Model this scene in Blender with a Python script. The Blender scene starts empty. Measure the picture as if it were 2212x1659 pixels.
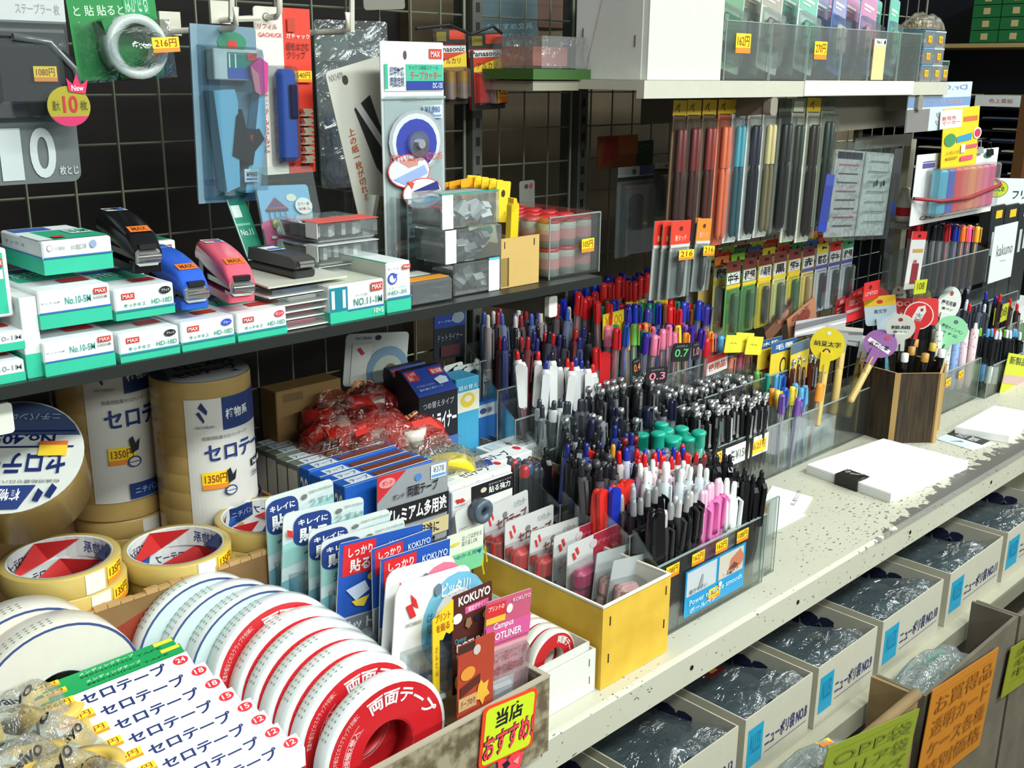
import bpy, math, random
from mathutils import Matrix, Vector
random.seed(7)
SC = bpy.context.scene
COL = SC.collection
# ------------------------------------------------------------------ camera
F_PX = 2292.76
RW = ((0.71331405, -0.18965796, 0.67469469), (-0.70078322, -0.20574962, 0.68305927), (0.00927055, -0.96005049, -0.27967322))
EYE = Vector((0.0, 0.0, 1.46))
cam_d = bpy.data.cameras.new('camera'); cam_d.sensor_width = 36.0; cam_d.lens = F_PX / 2212 * 36; cam_d.clip_start = 0.05
cam = bpy.data.objects.new('camera', cam_d); COL.objects.link(cam)
cam.matrix_world = Matrix(((RW[0][0], -RW[0][1], -RW[0][2], EYE.x), (RW[1][0], -RW[1][1], -RW[1][2], EYE.y), (RW[2][0], -RW[2][1], -RW[2][2], EYE.z), (0, 0, 0, 1)))
SC.camera = cam
# ------------------------------------------------------------------ light and exposure
SC.view_settings.view_transform = 'Standard'; SC.view_settings.look = 'None'
SC.view_settings.gamma = 1.0; SC.view_settings.use_curve_mapping = False
SC.view_settings.exposure = 0.0
SC.cycles.transparent_max_bounces = 24
SC.cycles.max_bounces = 8
SC.cycles.caustics_reflective = False; SC.cycles.caustics_refractive = False
wd = bpy.data.worlds.new('shop_air'); SC.world = wd; wd.use_nodes = True
wd.node_tree.nodes['Background'].inputs[0].default_value = (0.80, 0.90, 0.86, 1)
wd.node_tree.nodes['Background'].inputs[1].default_value = 0.26
def tube_light(name, loc, sx, sy, power, rot=(0, 0, 0)):
    d = bpy.data.lights.new(name, 'AREA'); d.shape = 'RECTANGLE'; d.size = sx; d.size_y = sy; d.energy = power; d.color = (0.93, 1.0, 0.965)
    o = bpy.data.objects.new(name, d); COL.objects.link(o); o.location = loc; o.rotation_euler = rot
tube_light('ceiling_and_fill_tube', (0.3, -0.75, 2.60), 1.25, 0.2, 42, (.25, 0, 0))
tube_light('ceiling_and_fill_tube', (2.0, -0.6, 2.60), 1.25, 0.2, 42, (.25, 0, 0))
tube_light('ceiling_and_fill_tube', (0.6, -2.7, 2.60), 2.5, 0.3, 52, (.6, 0, 0))  # added fill, low across the aisle, to brighten goods under the upper shelf
tube_light('ceiling_and_fill_tube', (3.2, -2.7, 2.60), 2.5, 0.3, 46, (.6, 0, 0))  # second added fill for the far half of the goods under the shelf
tube_light('ceiling_and_fill_tube', (3.8, 0.3, 2.60), 1.25, 0.2, 40)
# ------------------------------------------------------------------ pixel -> place
def ray(px, py):
    c = (px - 1106.0, py - 829.5, F_PX)
    return Vector([sum(RW[i][j] * c[j] for j in range(3)) for i in range(3)])
def PY(px, py, y): d = ray(px, py); return EYE + d * (y / d.y)
def PZ(px, py, z): d = ray(px, py); return EYE + d * ((z - EYE.z) / d.z)
def PX(px, py, x): d = ray(px, py); return EYE + d * (x / d.x)
# ------------------------------------------------------------------ materials
def lin(c): return tuple((x / 255 / 12.92 if x / 255 <= 0.04045 else ((x / 255 + 0.055) / 1.055) ** 2.4) for x in c) + (1,)
_mats = {}
def mat(c, rough=0.5, metal=0.0, noise=0.06, scale=60, spec=0.5, bump=0.0):
    key = ('m', tuple(c), rough, metal, noise, scale, spec, bump)
    if key in _mats: return _mats[key]
    m = bpy.data.materials.new('paint_%d_%d_%d' % tuple(c)); m.use_nodes = True
    nt = m.node_tree; b = nt.nodes['Principled BSDF']
    b.inputs['Roughness'].default_value = rough; b.inputs['Metallic'].default_value = metal; b.inputs['Specular IOR Level'].default_value = spec
    L = lin(c)
    tc = nt.nodes.new('ShaderNodeTexCoord'); nz = nt.nodes.new('ShaderNodeTexNoise'); nz.inputs['Scale'].default_value = scale; nz.inputs['Detail'].default_value = 3
    nt.links.new(tc.outputs['Object'], nz.inputs['Vector'])
    mx = nt.nodes.new('ShaderNodeMix'); mx.data_type = 'RGBA'
    mx.inputs[6].default_value = tuple(v * (1 - noise) for v in L[:3]) + (1,); mx.inputs[7].default_value = tuple(min(1, v * (1 + noise)) for v in L[:3]) + (1,)
    nt.links.new(nz.outputs['Fac'], mx.inputs[0]); nt.links.new(mx.outputs[2], b.inputs['Base Color'])
    if bump:
        bp = nt.nodes.new('ShaderNodeBump'); bp.inputs['Strength'].default_value = bump; bp.inputs['Distance'].default_value = 0.002
        nt.links.new(nz.outputs['Fac'], bp.inputs['Height']); nt.links.new(bp.outputs[0], b.inputs['Normal'])
    _mats[key] = m; return m
def clear(tint=(245, 250, 250), gloss=0.10, haze=0.05, rough=0.08, crinkle=0.0, cscale=25, hazec=(225, 232, 235), patch=None):
    key = ('c', tuple(tint), gloss, haze, rough, crinkle, cscale, tuple(hazec), patch)
    if key in _mats: return _mats[key]
    m = bpy.data.materials.new('clear_plastic'); m.use_nodes = True
    nt = m.node_tree; nt.nodes.remove(nt.nodes['Principled BSDF']); out = nt.nodes['Material Output']
    tr = nt.nodes.new('ShaderNodeBsdfTransparent'); tr.inputs[0].default_value = lin(tint)
    gl = nt.nodes.new('ShaderNodeBsdfGlossy'); gl.inputs['Roughness'].default_value = rough
    df = nt.nodes.new('ShaderNodeBsdfDiffuse'); df.inputs[0].default_value = lin(hazec)
    m1 = nt.nodes.new('ShaderNodeMixShader'); m1.inputs[0].default_value = haze
    nt.links.new(tr.outputs[0], m1.inputs[1]); nt.links.new(df.outputs[0], m1.inputs[2])
    lw = nt.nodes.new('ShaderNodeLayerWeight'); lw.inputs[0].default_value = 0.25
    ma = nt.nodes.new('ShaderNodeMath'); ma.operation = 'MULTIPLY_ADD'; ma.inputs[1].default_value = 0.5; ma.inputs[2].default_value = gloss; ma.use_clamp = True
    nt.links.new(lw.outputs['Fresnel'], ma.inputs[0])
    m2 = nt.nodes.new('ShaderNodeMixShader'); nt.links.new(ma.outputs[0], m2.inputs[0]); nt.links.new(m1.outputs[0], m2.inputs[1]); nt.links.new(gl.outputs[0], m2.inputs[2])
    nt.links.new(m2.outputs[0], out.inputs['Surface'])
    if crinkle:
        tc = nt.nodes.new('ShaderNodeTexCoord'); nz = nt.nodes.new('ShaderNodeTexNoise'); nz.inputs['Scale'].default_value = cscale; nz.inputs['Detail'].default_value = 4; nz.inputs['Distortion'].default_value = 1.5
        nt.links.new(tc.outputs['Object'], nz.inputs['Vector'])
        bp = nt.nodes.new('ShaderNodeBump'); bp.inputs['Strength'].default_value = crinkle; bp.inputs['Distance'].default_value = 0.02
        nt.links.new(nz.outputs['Fac'], bp.inputs['Height'])
        nt.links.new(bp.outputs[0], gl.inputs['Normal']); nt.links.new(bp.outputs[0], lw.inputs['Normal'])
    if patch:  # printed areas on the film
        tc = nt.nodes.new('ShaderNodeTexCoord'); nz = nt.nodes.new('ShaderNodeTexNoise'); nz.inputs['Scale'].default_value = patch[0]; nt.links.new(tc.outputs['Object'], nz.inputs['Vector'])
        mr = nt.nodes.new('ShaderNodeMapRange'); nt.links.new(nz.outputs['Fac'], mr.inputs[0]); mr.inputs[1].default_value = patch[1]; mr.inputs[2].default_value = patch[2]; mr.inputs[3].default_value = .04; mr.inputs[4].default_value = haze
        nt.links.new(mr.outputs[0], m1.inputs[0])
    _mats[key] = m; return m
def two_tone(name, c1, c2, scale, lo, hi, rough=0.6, c3=None, stretch=(1, 1, 1), coord='Object', detail=6):
    key = ('t', name)
    if key in _mats: return _mats[key]
    m = bpy.data.materials.new(name); m.use_nodes = True
    nt = m.node_tree; b = nt.nodes['Principled BSDF']; b.inputs['Roughness'].default_value = rough
    tc = nt.nodes.new('ShaderNodeTexCoord'); mp = nt.nodes.new('ShaderNodeMapping'); mp.inputs['Scale'].default_value = stretch
    nz = nt.nodes.new('ShaderNodeTexNoise'); nz.inputs['Scale'].default_value = scale; nz.inputs['Detail'].default_value = detail
    nt.links.new(tc.outputs[coord], mp.inputs[0]); nt.links.new(mp.outputs[0], nz.inputs['Vector'])
    r = nt.nodes.new('ShaderNodeValToRGB'); r.color_ramp.elements[0].position = lo; r.color_ramp.elements[1].position = hi
    r.color_ramp.elements[0].color = lin(c1); r.color_ramp.elements[1].color = lin(c2)
    if c3: e = r.color_ramp.elements.new((lo + hi) / 2); e.color = lin(c3)
    nt.links.new(nz.outputs['Fac'], r.inputs[0]); nt.links.new(r.outputs[0], b.inputs['Base Color'])
    _mats[key] = m; return m
# ------------------------------------------------------------------ text as outline triangles, unit box, y up
_txt = {}
def text_tris(s, bold=0.0):
    if (s, bold) in _txt: return _txt[(s, bold)]
    cu = bpy.data.curves.new('t', 'FONT'); cu.body = s; cu.size = 1.0; cu.resolution_u = 5 if len(s) < 4 else 2; cu.offset = bold; cu.fill_mode = 'BOTH'
    o = bpy.data.objects.new('t', cu); me = o.to_mesh()
    vs = [(v.co.x, v.co.y) for v in me.vertices]; fs = [tuple(p.vertices) for p in me.polygons]
    o.to_mesh_clear(); bpy.data.objects.remove(o); bpy.data.curves.remove(cu)
    if vs:
        x0 = min(v[0] for v in vs); x1 = max(v[0] for v in vs); y0 = min(v[1] for v in vs); y1 = max(v[1] for v in vs)
        if y1 - y0 < 0.3: c = (y0 + y1) / 2; y0, y1 = c - .35, c + .35
        vs = [((a - x0) / max(x1 - x0, 1e-6), (b - y0) / max(y1 - y0, 1e-6)) for a, b in vs]
    _txt[(s, bold)] = (vs, fs); return vs, fs
# ------------------------------------------------------------------ mesh builder
class MB:
    def __init__(self): self.V = []; self.F = []; self.MI = []; self.S = []; self.mats = []; self.X = Matrix()
    def mi(self, m):
        if isinstance(m, tuple): m = mat(m)
        if m not in self.mats: self.mats.append(m)
        return self.mats.index(m)
    def add(self, vs, fs, m, smooth=False):
        k = len(self.V); i = self.mi(m)
        self.V += [tuple(self.X @ Vector(v)) for v in vs]
        for f in fs: self.F.append(tuple(k + a for a in f)); self.MI.append(i); self.S.append(smooth)
        return self
    def box(self, a, b, m, bev=0.0):
        (x0, y0, z0), (x1, y1, z1) = a, b
        if bev <= 0:
            vs = [(x, y, z) for x in (x0, x1) for y in (y0, y1) for z in (z0, z1)]
            return self.add(vs, [(0, 1, 3, 2), (4, 6, 7, 5), (0, 4, 5, 1), (2, 3, 7, 6), (0, 2, 6, 4), (1, 5, 7, 3)], m)
        lo, hi = (x0, y0, z0), (x1, y1, z1); vs = []; idx = {}
        for sx in (0, 1):
            for sy in (0, 1):
                for sz in (0, 1):
                    s = (sx, sy, sz); c = [hi[i] if s[i] else lo[i] for i in range(3)]
                    for ax in range(3):
                        v = [c[i] if i == ax else c[i] + (-bev if s[i] else bev) for i in range(3)]
                        idx[(s, ax)] = len(vs); vs.append(tuple(v))
        fs = []
        for ax in range(3):
            o = [i for i in range(3) if i != ax]
            for sd in (0, 1):
                q = []
                for p in ((0, 0), (1, 0), (1, 1), (0, 1)):
                    s = [0] * 3; s[ax] = sd; s[o[0]] = p[0]; s[o[1]] = p[1]; q.append(idx[(tuple(s), ax)])
                fs.append(tuple(q))
            for p in ((0, 0), (0, 1), (1, 0), (1, 1)):
                s0 = [0] * 3; s0[o[0]] = p[0]; s0[o[1]] = p[1]; s1 = list(s0); s1[ax] = 1
                fs.append((idx[(tuple(s0), o[0])], idx[(tuple(s1), o[0])], idx[(tuple(s1), o[1])], idx[(tuple(s0), o[1])]))
        for sx in (0, 1):
            for sy in (0, 1):
                for sz in (0, 1): fs.append(tuple(idx[((sx, sy, sz), a)] for a in range(3)))
        return self.add(vs, fs, m)
    def lathe(self, prof, m, n=24, smooth=True, c=(0, 0, 0), close=False):
        vs = []; fs = []; k = len(prof)
        for r, z in prof:
            for i in range(n): a = 2 * math.pi * i / n; vs.append((c[0] + r * math.cos(a), c[1] + r * math.sin(a), c[2] + z))
        for j in range(k - 1 + (1 if close else 0)):
            jj = (j + 1) % k
            for i in range(n): fs.append((j * n + i, j * n + (i + 1) % n, jj * n + (i + 1) % n, jj * n + i))
        return self.add(vs, fs, m, smooth)
    def cyl(self, r, z0, z1, m, n=16, c=(0, 0, 0), r2=None, cap=True):
        r2 = r if r2 is None else r2
        self.lathe([(r, z0), (r2, z1)], m, n, True, c)
        if cap:
            for rr, z in ((r, z0), (r2, z1)): self.add([(c[0] + rr * math.cos(2 * math.pi * i / n), c[1] + rr * math.sin(2 * math.pi * i / n), c[2] + z) for i in range(n)], [tuple(range(n))], m)
        return self
    def tube(self, pts, r, m, n=6):
        pts = [Vector(p) for p in pts]; vs = []; fs = []; k = len(pts)
        for j, p in enumerate(pts):
            t = (pts[min(j + 1, k - 1)] - pts[max(j - 1, 0)]).normalized()
            u = t.cross(Vector((0, 0, 1)) if abs(t.z) < 0.9 else Vector((1, 0, 0))).normalized(); w = t.cross(u)
            for i in range(n): a = 2 * math.pi * i / n; vs.append(tuple(p + r * (math.cos(a) * u + math.sin(a) * w)))
        for j in range(k - 1):
            for i in range(n): fs.append((j * n + i, j * n + (i + 1) % n, (j + 1) * n + (i + 1) % n, (j + 1) * n + i))
        fs += [tuple(range(n)), tuple(range((k - 1) * n, k * n))]
        return self.add(vs, fs, m, n > 6)
    def prism(self, poly, h0, h1, m, axis='z', smooth=False):
        n = len(poly)
        def p3(p, h): return (p[0], p[1], h) if axis == 'z' else ((p[0], h, p[1]) if axis == 'y' else (h, p[0], p[1]))
        vs = [p3(p, h0) for p in poly] + [p3(p, h1) for p in poly]
        fs = [(i, (i + 1) % n, n + (i + 1) % n, n + i) for i in range(n)]
        self.add(vs, fs, m, smooth); self.add(vs, [tuple(range(n)), tuple(range(n, 2 * n))], m); return self
    def quad(self, a, b, c, d, m): return self.add([a, b, c, d], [(0, 1, 2, 3)], m)
    def grid(self, fn, nu, nv, m, smooth=True):
        vs = [fn(i / nu, j / nv) for j in range(nv + 1) for i in range(nu + 1)]
        fs = [(j * (nu + 1) + i, j * (nu + 1) + i + 1, (j + 1) * (nu + 1) + i + 1, (j + 1) * (nu + 1) + i) for j in range(nv) for i in range(nu)]
        return self.add(vs, fs, m, smooth)
    def ops(self, ops, fn, off=0.00025, su=1):
        """printed graphics in unit panel space (u from 0 at the near edge of reading, v down) laid on the surface fn(u, v, lift)"""
        for k, o in enumerate(ops):
            l = off * (k + 1); c = o[-1] if not (o[0] == 't' and len(o) > 7) else o[6]
            if o[0] == 'r':
                _, a, b, c2, d, col = o; n = max(1, int(su * abs(c2 - a) + .999)) if su > 1 else 1
                vs = [fn(a + (c2 - a) * i / n, y, l) for i in range(n + 1) for y in (b, d)]
                self.add(vs, [(2 * i, 2 * i + 1, 2 * i + 3, 2 * i + 2) for i in range(n)], col)
            elif o[0] == 'e':
                _, x, y, rx, ry, col = o; n = 20
                self.add([fn(x + rx * math.cos(2 * math.pi * i / n), y + ry * math.sin(2 * math.pi * i / n), l) for i in range(n)], [tuple(range(n))], col)
            elif o[0] == 'p': self.add([fn(x, y, l) for x, y in o[1]], [tuple(range(len(o[1])))], o[2])
            elif o[0] == 't':
                _, a, b, c2, d, s, col = o[:7]; bold = o[7] if len(o) > 7 else 0.012; rot = o[8] if len(o) > 8 else 0
                vs, fs = text_tris(s, bold)
                cx, cy = (a + c2) / 2, (b + d) / 2; w, h = c2 - a, d - b; q = []
                for x, y in vs:
                    u, v = (x - .5), (.5 - y)
                    if rot == 90: u, v = -v, u
                    elif rot == -90: u, v = v, -u
                    elif rot == 180: u, v = -u, -v
                    q.append(fn(cx + u * w, cy + v * h, l))
                self.add(q, fs, col)
        return self
    def panel(self, ops, O, U, D, N, off=0.00025):
        O, U, D, N = Vector(O), Vector(U), Vector(D), Vector(N)
        return self.ops(ops, lambda u, v, l: tuple(O + U * u + D * v + N * l), off)
    def build(self, name, parent=None, xf=None):
        me = bpy.data.meshes.new(name); me.from_pydata(self.V, [], self.F)
        for m in self.mats: me.materials.append(m)
        me.polygons.foreach_set('material_index', self.MI); me.polygons.foreach_set('use_smooth', self.S); me.update()
        o = bpy.data.objects.new(name, me); COL.objects.link(o)
        if parent is not None: o.parent = parent
        if xf is not None: o.matrix_world = xf
        return o
def tag(o, label=None, cat=None, group=None, kind=None):
    for k, v in (('label', label), ('category', cat), ('group', group), ('kind', kind)):
        if v: o[k] = v
    return o
def thing(name, label, cat, xf=None, group=None):
    o = bpy.data.objects.new(name, None); COL.objects.link(o); o.empty_display_size = 0.02
    if xf is not None: o.matrix_world = xf
    return tag(o, label, cat, group)
def copy_thing(src, xf, label=None, group=None):
    def cp(o, parent):
        c = o.copy(); COL.objects.link(c)
        if parent is not None: c.parent = parent
        for ch in o.children: cp(ch, c)
        return c
    r = cp(src, None); r.matrix_world = xf
    if label: r['label'] = label
    if group: r['group'] = group
    return r
def T(x, y, z, rz=0, rx=0, ry=0): return Matrix.Translation((x, y, z)) @ Matrix.Rotation(rz, 4, 'Z') @ Matrix.Rotation(ry, 4, 'Y') @ Matrix.Rotation(rx, 4, 'X')
def frame(O, ex, ez):
    ex = Vector(ex).normalized(); ez = Vector(ez); ez = (ez - ex * ez.dot(ex)).normalized(); ey = ez.cross(ex)
    return Matrix(((ex.x, ey.x, ez.x, O[0]), (ex.y, ey.y, ez.y, O[1]), (ex.z, ey.z, ez.z, O[2]), (0, 0, 0, 1)))
R90 = math.pi / 2
# palette
WHITE = (238, 240, 238); PAPER = (246, 246, 244); TEAL = (52, 194, 158); TEALD = (22, 128, 110); RED = (205, 40, 42); BLUE = (32, 70, 165); NAVY = (24, 40, 100); INK = (28, 30, 40)
YEL = (240, 205, 40); ORG = (238, 120, 30); GREY = (130, 132, 130); STEEL = (170, 172, 170); BLACK = (18, 18, 20); GREEN = (22, 135, 62); PINK = (230, 90, 110); SKY = (110, 180, 215); PKTXT = (215, 150, 160)
def price_ops(s='105円', c=(150, 60, 10)): return [('r', 0, 0, 1, 1, (248, 214, 36)), ('r', 0, .72, 1, 1, (240, 140, 40)), ('t', .1, .12, .9, .66, s, c)]
def sticker(parent, O, U, D, N, s='105円', name='price_sticker'):
    b = MB(); O, U, D, N = Vector(O), Vector(U), Vector(D), Vector(N)
    b.quad(O + N * .0002, O + U + N * .0002, O + U + D + N * .0002, O + D + N * .0002, (248, 214, 36)); b.panel(price_ops(s), O + N * .0003, U, D, N, .0001)
    return b.build(name, parent)
def rrect(x0, y0, x1, y1, r, n=4):
    out = []
    for cx, cy, a in ((x1 - r, y1 - r, 0), (x0 + r, y1 - r, 1), (x0 + r, y0 + r, 2), (x1 - r, y0 + r, 3)):
        for i in range(n + 1): t = (a + i / n) * R90; out.append((cx + r * math.cos(t), cy + r * math.sin(t)))
    return out
def carton(name, label, cat, BL, BR, TL, y, depth, cols, front=(), top=(), left=(), group=None, z0=None, bev=0.0012, extra=None, swing=0.0, part='box_body'):
    """closed carton: its front face from three picture points on the plane at y, its depth going back"""
    a, b, c = PY(*BL, y), PY(*BR, y), PY(*TL, y)
    hv = c.z - a.z
    if z0 is not None:
        if a.z - z0 < .012: c.z += z0 - a.z; hv = None
        a.z = z0
    else: hv = None
    W = (Vector((b.x, b.y, 0)) - Vector((a.x, a.y, 0))).length; Hh = c.z - a.z
    rt = thing(name, label, cat, T(a.x, y, a.z, swing), group)
    m = MB(); m.box((0, 0, 0), (W, depth, Hh), cols[0], bev)
    if len(cols) > 1:  # lower colour band
        f = cols[2] if len(cols) > 2 else .45
        band = [('r', 0, 1 - f, 1, 1, cols[1])]
        front = band + list(front); left = band + list(left)
    hv = hv or Hh; m.panel(front, (0, 0, Hh), (W, 0, 0), (0, 0, -hv), (0, -1, 0)); m.panel(top, (0, depth, Hh), (W, 0, 0), (0, -depth, 0), (0, 0, 1)); m.panel(left, (0, depth, Hh), (0, -depth, 0), (0, 0, -Hh), (-1, 0, 0))
    m.build(part, rt); rt['dims'] = (W, depth, Hh)
    return rt
def hang_card(name, label, cat, TL, TR, BL, y, base, ops, group=None, yb=None, ytr=None, hole=None, rad=0.004, thick=0.0012, part='backing_card'):
    """flat printed card standing or hanging; local x along its width, z down from 0; returns root, width, height"""
    a = PY(*TL, y); b = PY(*TR, y if ytr is None else ytr); c = PY(*BL, y if yb is None else yb) if isinstance(BL, tuple) else Vector((a.x, y if yb is None else yb, BL))
    ex = b - a; W = ex.length; X = frame(a, ex, a - c); H = -(X.inverted() @ c).z
    rt = thing(name, label, cat, X, group)
    m = MB(); m.prism(rrect(0, -H, W, 0, min(rad, W / 3, H / 3)), 0, thick, base, 'y')
    if hole: m.ops([('e', hole[0], hole[1], .004 / W, .004 / H, BLACK)], lambda u, v, l: (u * W, -l, -v * H))
    m.panel(ops, (0, 0, 0), (W, 0, 0), (0, 0, -H), (0, -1, 0)); m.build(part, rt)
    return rt, W, H
def blister(parent, x0, x1, z0, z1, d, m=None, inset=0.004, name='blister'):
    """clear raised bubble on a card's front, tapering towards the viewer's side"""
    b = MB(); m = m or clear(gloss=.14, haze=.07)
    vs = []
    for ins, yy in ((0, 0), (inset * .5, -d * .6), (inset * 1.5, -d)):
        vs += [(x0 + ins, yy, z0 + ins), (x1 - ins, yy, z0 + ins), (x1 - ins, yy, z1 - ins), (x0 + ins, yy, z1 - ins)]
    fs = [(8, 9, 10, 11)]
    for j in (0, 4): fs += [(j + i, j + (i + 1) % 4, j + 4 + (i + 1) % 4, j + 4 + i) for i in range(4)]
    b.add(vs, fs, m); return b.build(name, parent)
# ================================================================== the setting
def struct(mb, name, label=None):
    o = mb.build(name); tag(o, kind='structure'); return o
f = MB(); f.box((-1.5, -1.5, -.05), (6.5, 3.2, 0), two_tone('floor_boards', (46, 34, 24), (70, 52, 38), 6, .35, .7, .5, stretch=(1, 12, 1))); struct(f, 'floor')
f = MB(); f.box((-1.5, 1.32, 0), (1.06, 1.36, 2.7), two_tone('dark_backing', (16, 11, 9), (26, 18, 14), 5, .3, .7, .9)); struct(f, 'wall_back')
f = MB(); f.box((1.06, 1.30, 0), (2.45, 1.34, 2.7), two_tone('brown_board', (74, 62, 44), (92, 78, 56), 3, .3, .7, .8, stretch=(6, 1, 1))); struct(f, 'wall_back_board')
f = MB(); f.box((-1.5, 3.2, 0), (6.5, 3.25, 2.7), two_tone('far_wall', (40, 40, 46), (60, 58, 60), 2, .3, .7, .9)); struct(f, 'wall_far')
f = MB(); f.box((6.5, -1.5, 0), (6.55, 3.2, 2.7), mat((70, 66, 60))); struct(f, 'wall_end')
# wire mesh panels
WIRE = mat((118, 122, 104), .42, .35)
def wire_panel(x0, x1, label, y=1.11, z0=.81, z1=1.90, zoff=1.46 - .0742, xoff=.5085):
    m = MB(); p = .05
    i0 = math.ceil((x0 - xoff) / p); i1 = math.floor((x1 - xoff) / p)
    for i in range(i0, i1 + 1): x = xoff + i * p; m.tube([(x, y, z0), (x, y, z1)], .0013, WIRE, 5)
    k0 = math.ceil((z0 - zoff) / p); k1 = math.floor((z1 - zoff) / p)
    for k in range(k0, k1 + 1): z = zoff + k * p; m.tube([(x0, y + .0026, z), (x1, y + .0026, z)], .0013, WIRE, 5)
    m.tube([(x0, y, z0), (x0, y, z1)], .0025, WIRE, 6); m.tube([(x1, y, z0), (x1, y, z1)], .0025, WIRE, 6)
    o = m.build('wire_mesh_panel'); tag(o, label, 'display mesh', 'wire mesh panels behind the shelves')
wire_panel(-.35, 1.0, 'wide grey wire mesh panel over dark backing behind the stapler shelf')
wire_panel(1.03, 1.215, 'narrow grey wire mesh panel over brown board beside the battery packs', xoff=1.066)
wire_panel(1.25, 2.35, 'grey wire mesh panel behind the pen cases and hanging refills', xoff=1.26)
POST = mat((96, 98, 90), .45, .5)
for x, l in ((1.016, 'slotted steel upright just beyond the battery packs'), (1.233, 'slotted steel upright under the upper shelf end')):
    m = MB(); m.box((x - .009, 1.10, 0), (x + .009, 1.14, 2.3), POST, .001)
    for k in range(60): z = .84 + k * .025; m.box((x - .003, 1.0992, z), (x + .003, 1.1, z + .012), BLACK)
    tag(m.build('shelf_upright'), l, 'shelf post')
# display counter
def worn_paint():
    m = bpy.data.materials.new('worn_cream_paint'); m.use_nodes = True; nt = m.node_tree; b = nt.nodes['Principled BSDF']; b.inputs['Roughness'].default_value = .42
    geo = nt.nodes.new('ShaderNodeNewGeometry'); sp = nt.nodes.new('ShaderNodeSeparateXYZ'); nt.links.new(geo.outputs['Position'], sp.inputs[0])
    def N(scale, detail, st=(1, 1, 1)):
        mp = nt.nodes.new('ShaderNodeMapping'); mp.inputs['Scale'].default_value = st; nt.links.new(geo.outputs['Position'], mp.inputs[0])
        n = nt.nodes.new('ShaderNodeTexNoise'); n.inputs['Scale'].default_value = scale; n.inputs['Detail'].default_value = detail; nt.links.new(mp.outputs[0], n.inputs['Vector']); return n.outputs['Fac']
    def MA(op, a, b_, c=None):
        n = nt.nodes.new('ShaderNodeMath'); n.operation = op
        for i, v in enumerate((a, b_, c)):
            if v is None: continue
            if isinstance(v, (int, float)): n.inputs[i].default_value = v
            else: nt.links.new(v, n.inputs[i])
        return n.outputs[0]
    def MR(v, a, b_, c=0, d=1):
        n = nt.nodes.new('ShaderNodeMapRange'); nt.links.new(v, n.inputs[0]); n.inputs[1].default_value = a; n.inputs[2].default_value = b_; n.inputs[3].default_value = c; n.inputs[4].default_value = d; return n.outputs[0]
    # chips: fine specks, denser towards the front edge and the far end, and a bare worn band on the front edge past x = 1.5
    dens = MA('MULTIPLY', MA('MULTIPLY', MR(sp.outputs['Y'], .86, .66), MR(sp.outputs['X'], 1.1, 1.6)), MR(sp.outputs['Z'], .79, .7995))
    speck = MA('ADD', N(190, 4, (.6, 1, 1)), MA('MULTIPLY', dens, .10))
    speck = MA('ADD', speck, MA('MULTIPLY', N(9, 2), .16))
    chip1 = MR(speck, .755, .775)
    yb = MA('ADD', MR(sp.outputs['X'], 1.15, 1.75, -.028, .034), MA('MULTIPLY', MA('SUBTRACT', N(34, 5, (1.5, 1, 1)), .5), .085))
    edge = MA('SUBTRACT', MA('ADD', yb, .652), sp.outputs['Y'])
    chip2 = MA('MULTIPLY', MR(edge, -.001, .001), MR(sp.outputs['Z'], .79, .7995))
    fac = MA('MAXIMUM', chip1, chip2)
    mx = nt.nodes.new('ShaderNodeMix'); mx.data_type = 'RGBA'; nt.links.new(fac, mx.inputs[0])
    cr = nt.nodes.new('ShaderNodeMix'); cr.data_type = 'RGBA'; nt.links.new(N(5, 4), cr.inputs[0]); cr.inputs[6].default_value = lin((186, 184, 164)); cr.inputs[7].default_value = lin((206, 204, 188))
    nt.links.new(cr.outputs[2], mx.inputs[6]); mx.inputs[7].default_value = lin((98, 96, 90)); nt.links.new(mx.outputs[2], b.inputs['Base Color'])
    return m
CREAM = worn_paint()
rt = thing('display_counter', 'long cream steel display counter with chipped worn front edge carrying pens and tape', 'counter')
m = MB(); prof = [(.652, .7985), (.656, .8), (1.095, .8), (1.095, .775), (.66, .775), (.66, .757), (.65, .757), (.65, .7965)]
m.prism(prof, -.6, 3.3, CREAM, 'x'); m.build('counter_top', rt)
for x, z in ((1.19, .778), (1.52, .779), (1.83, .779), (.95, .778)):
    m = MB(); m.X = T(x, .6502, z, 0, R90); m.cyl(.0032, 0, .001, BLACK, 12); m.build('screw_hole', rt)
m = MB(); m.tube([(.56, .6498, .792), (.561, .6496, .776), (.563, .6498, .76)], .0007, INK, 4); m.build('price_rail_slit', rt)
m = MB(); m.box((-.6, .70, 0), (3.3, 1.095, .06), mat((70, 66, 56))); m.build('plinth', rt)
# stapler shelf (dark steel)
DKS = mat((44, 46, 44), .4, .3)
SZ = 1.232
rt = thing('metal_shelf', 'dark steel shelf on brackets carrying staplers and staple boxes', 'shelf')
m = MB(); m.prism([(.81, SZ), (1.105, SZ), (1.105, SZ - .006), (.818, SZ - .006), (.818, SZ - .010), (.81, SZ - .010)], -.35, .948, DKS, 'x'); m.build('shelf_board', rt)
BRK = mat((110, 110, 98), .45, .3)
for x in (.268, .885):
    m = MB(); m.prism([(.835, SZ - .019), (1.10, SZ - .019), (1.10, SZ - .075), (.99, SZ - .05), (.835, SZ - .04)], x - .004, x + .004, BRK, 'x'); b = m.build('bracket', rt)
    m = MB(); m.prism(rrect(x - .007, SZ - .043, x + .007, SZ - .0185, .003), .829, .836, mat((225, 225, 215)), 'y'); m.build('end_cap', b)
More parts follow.
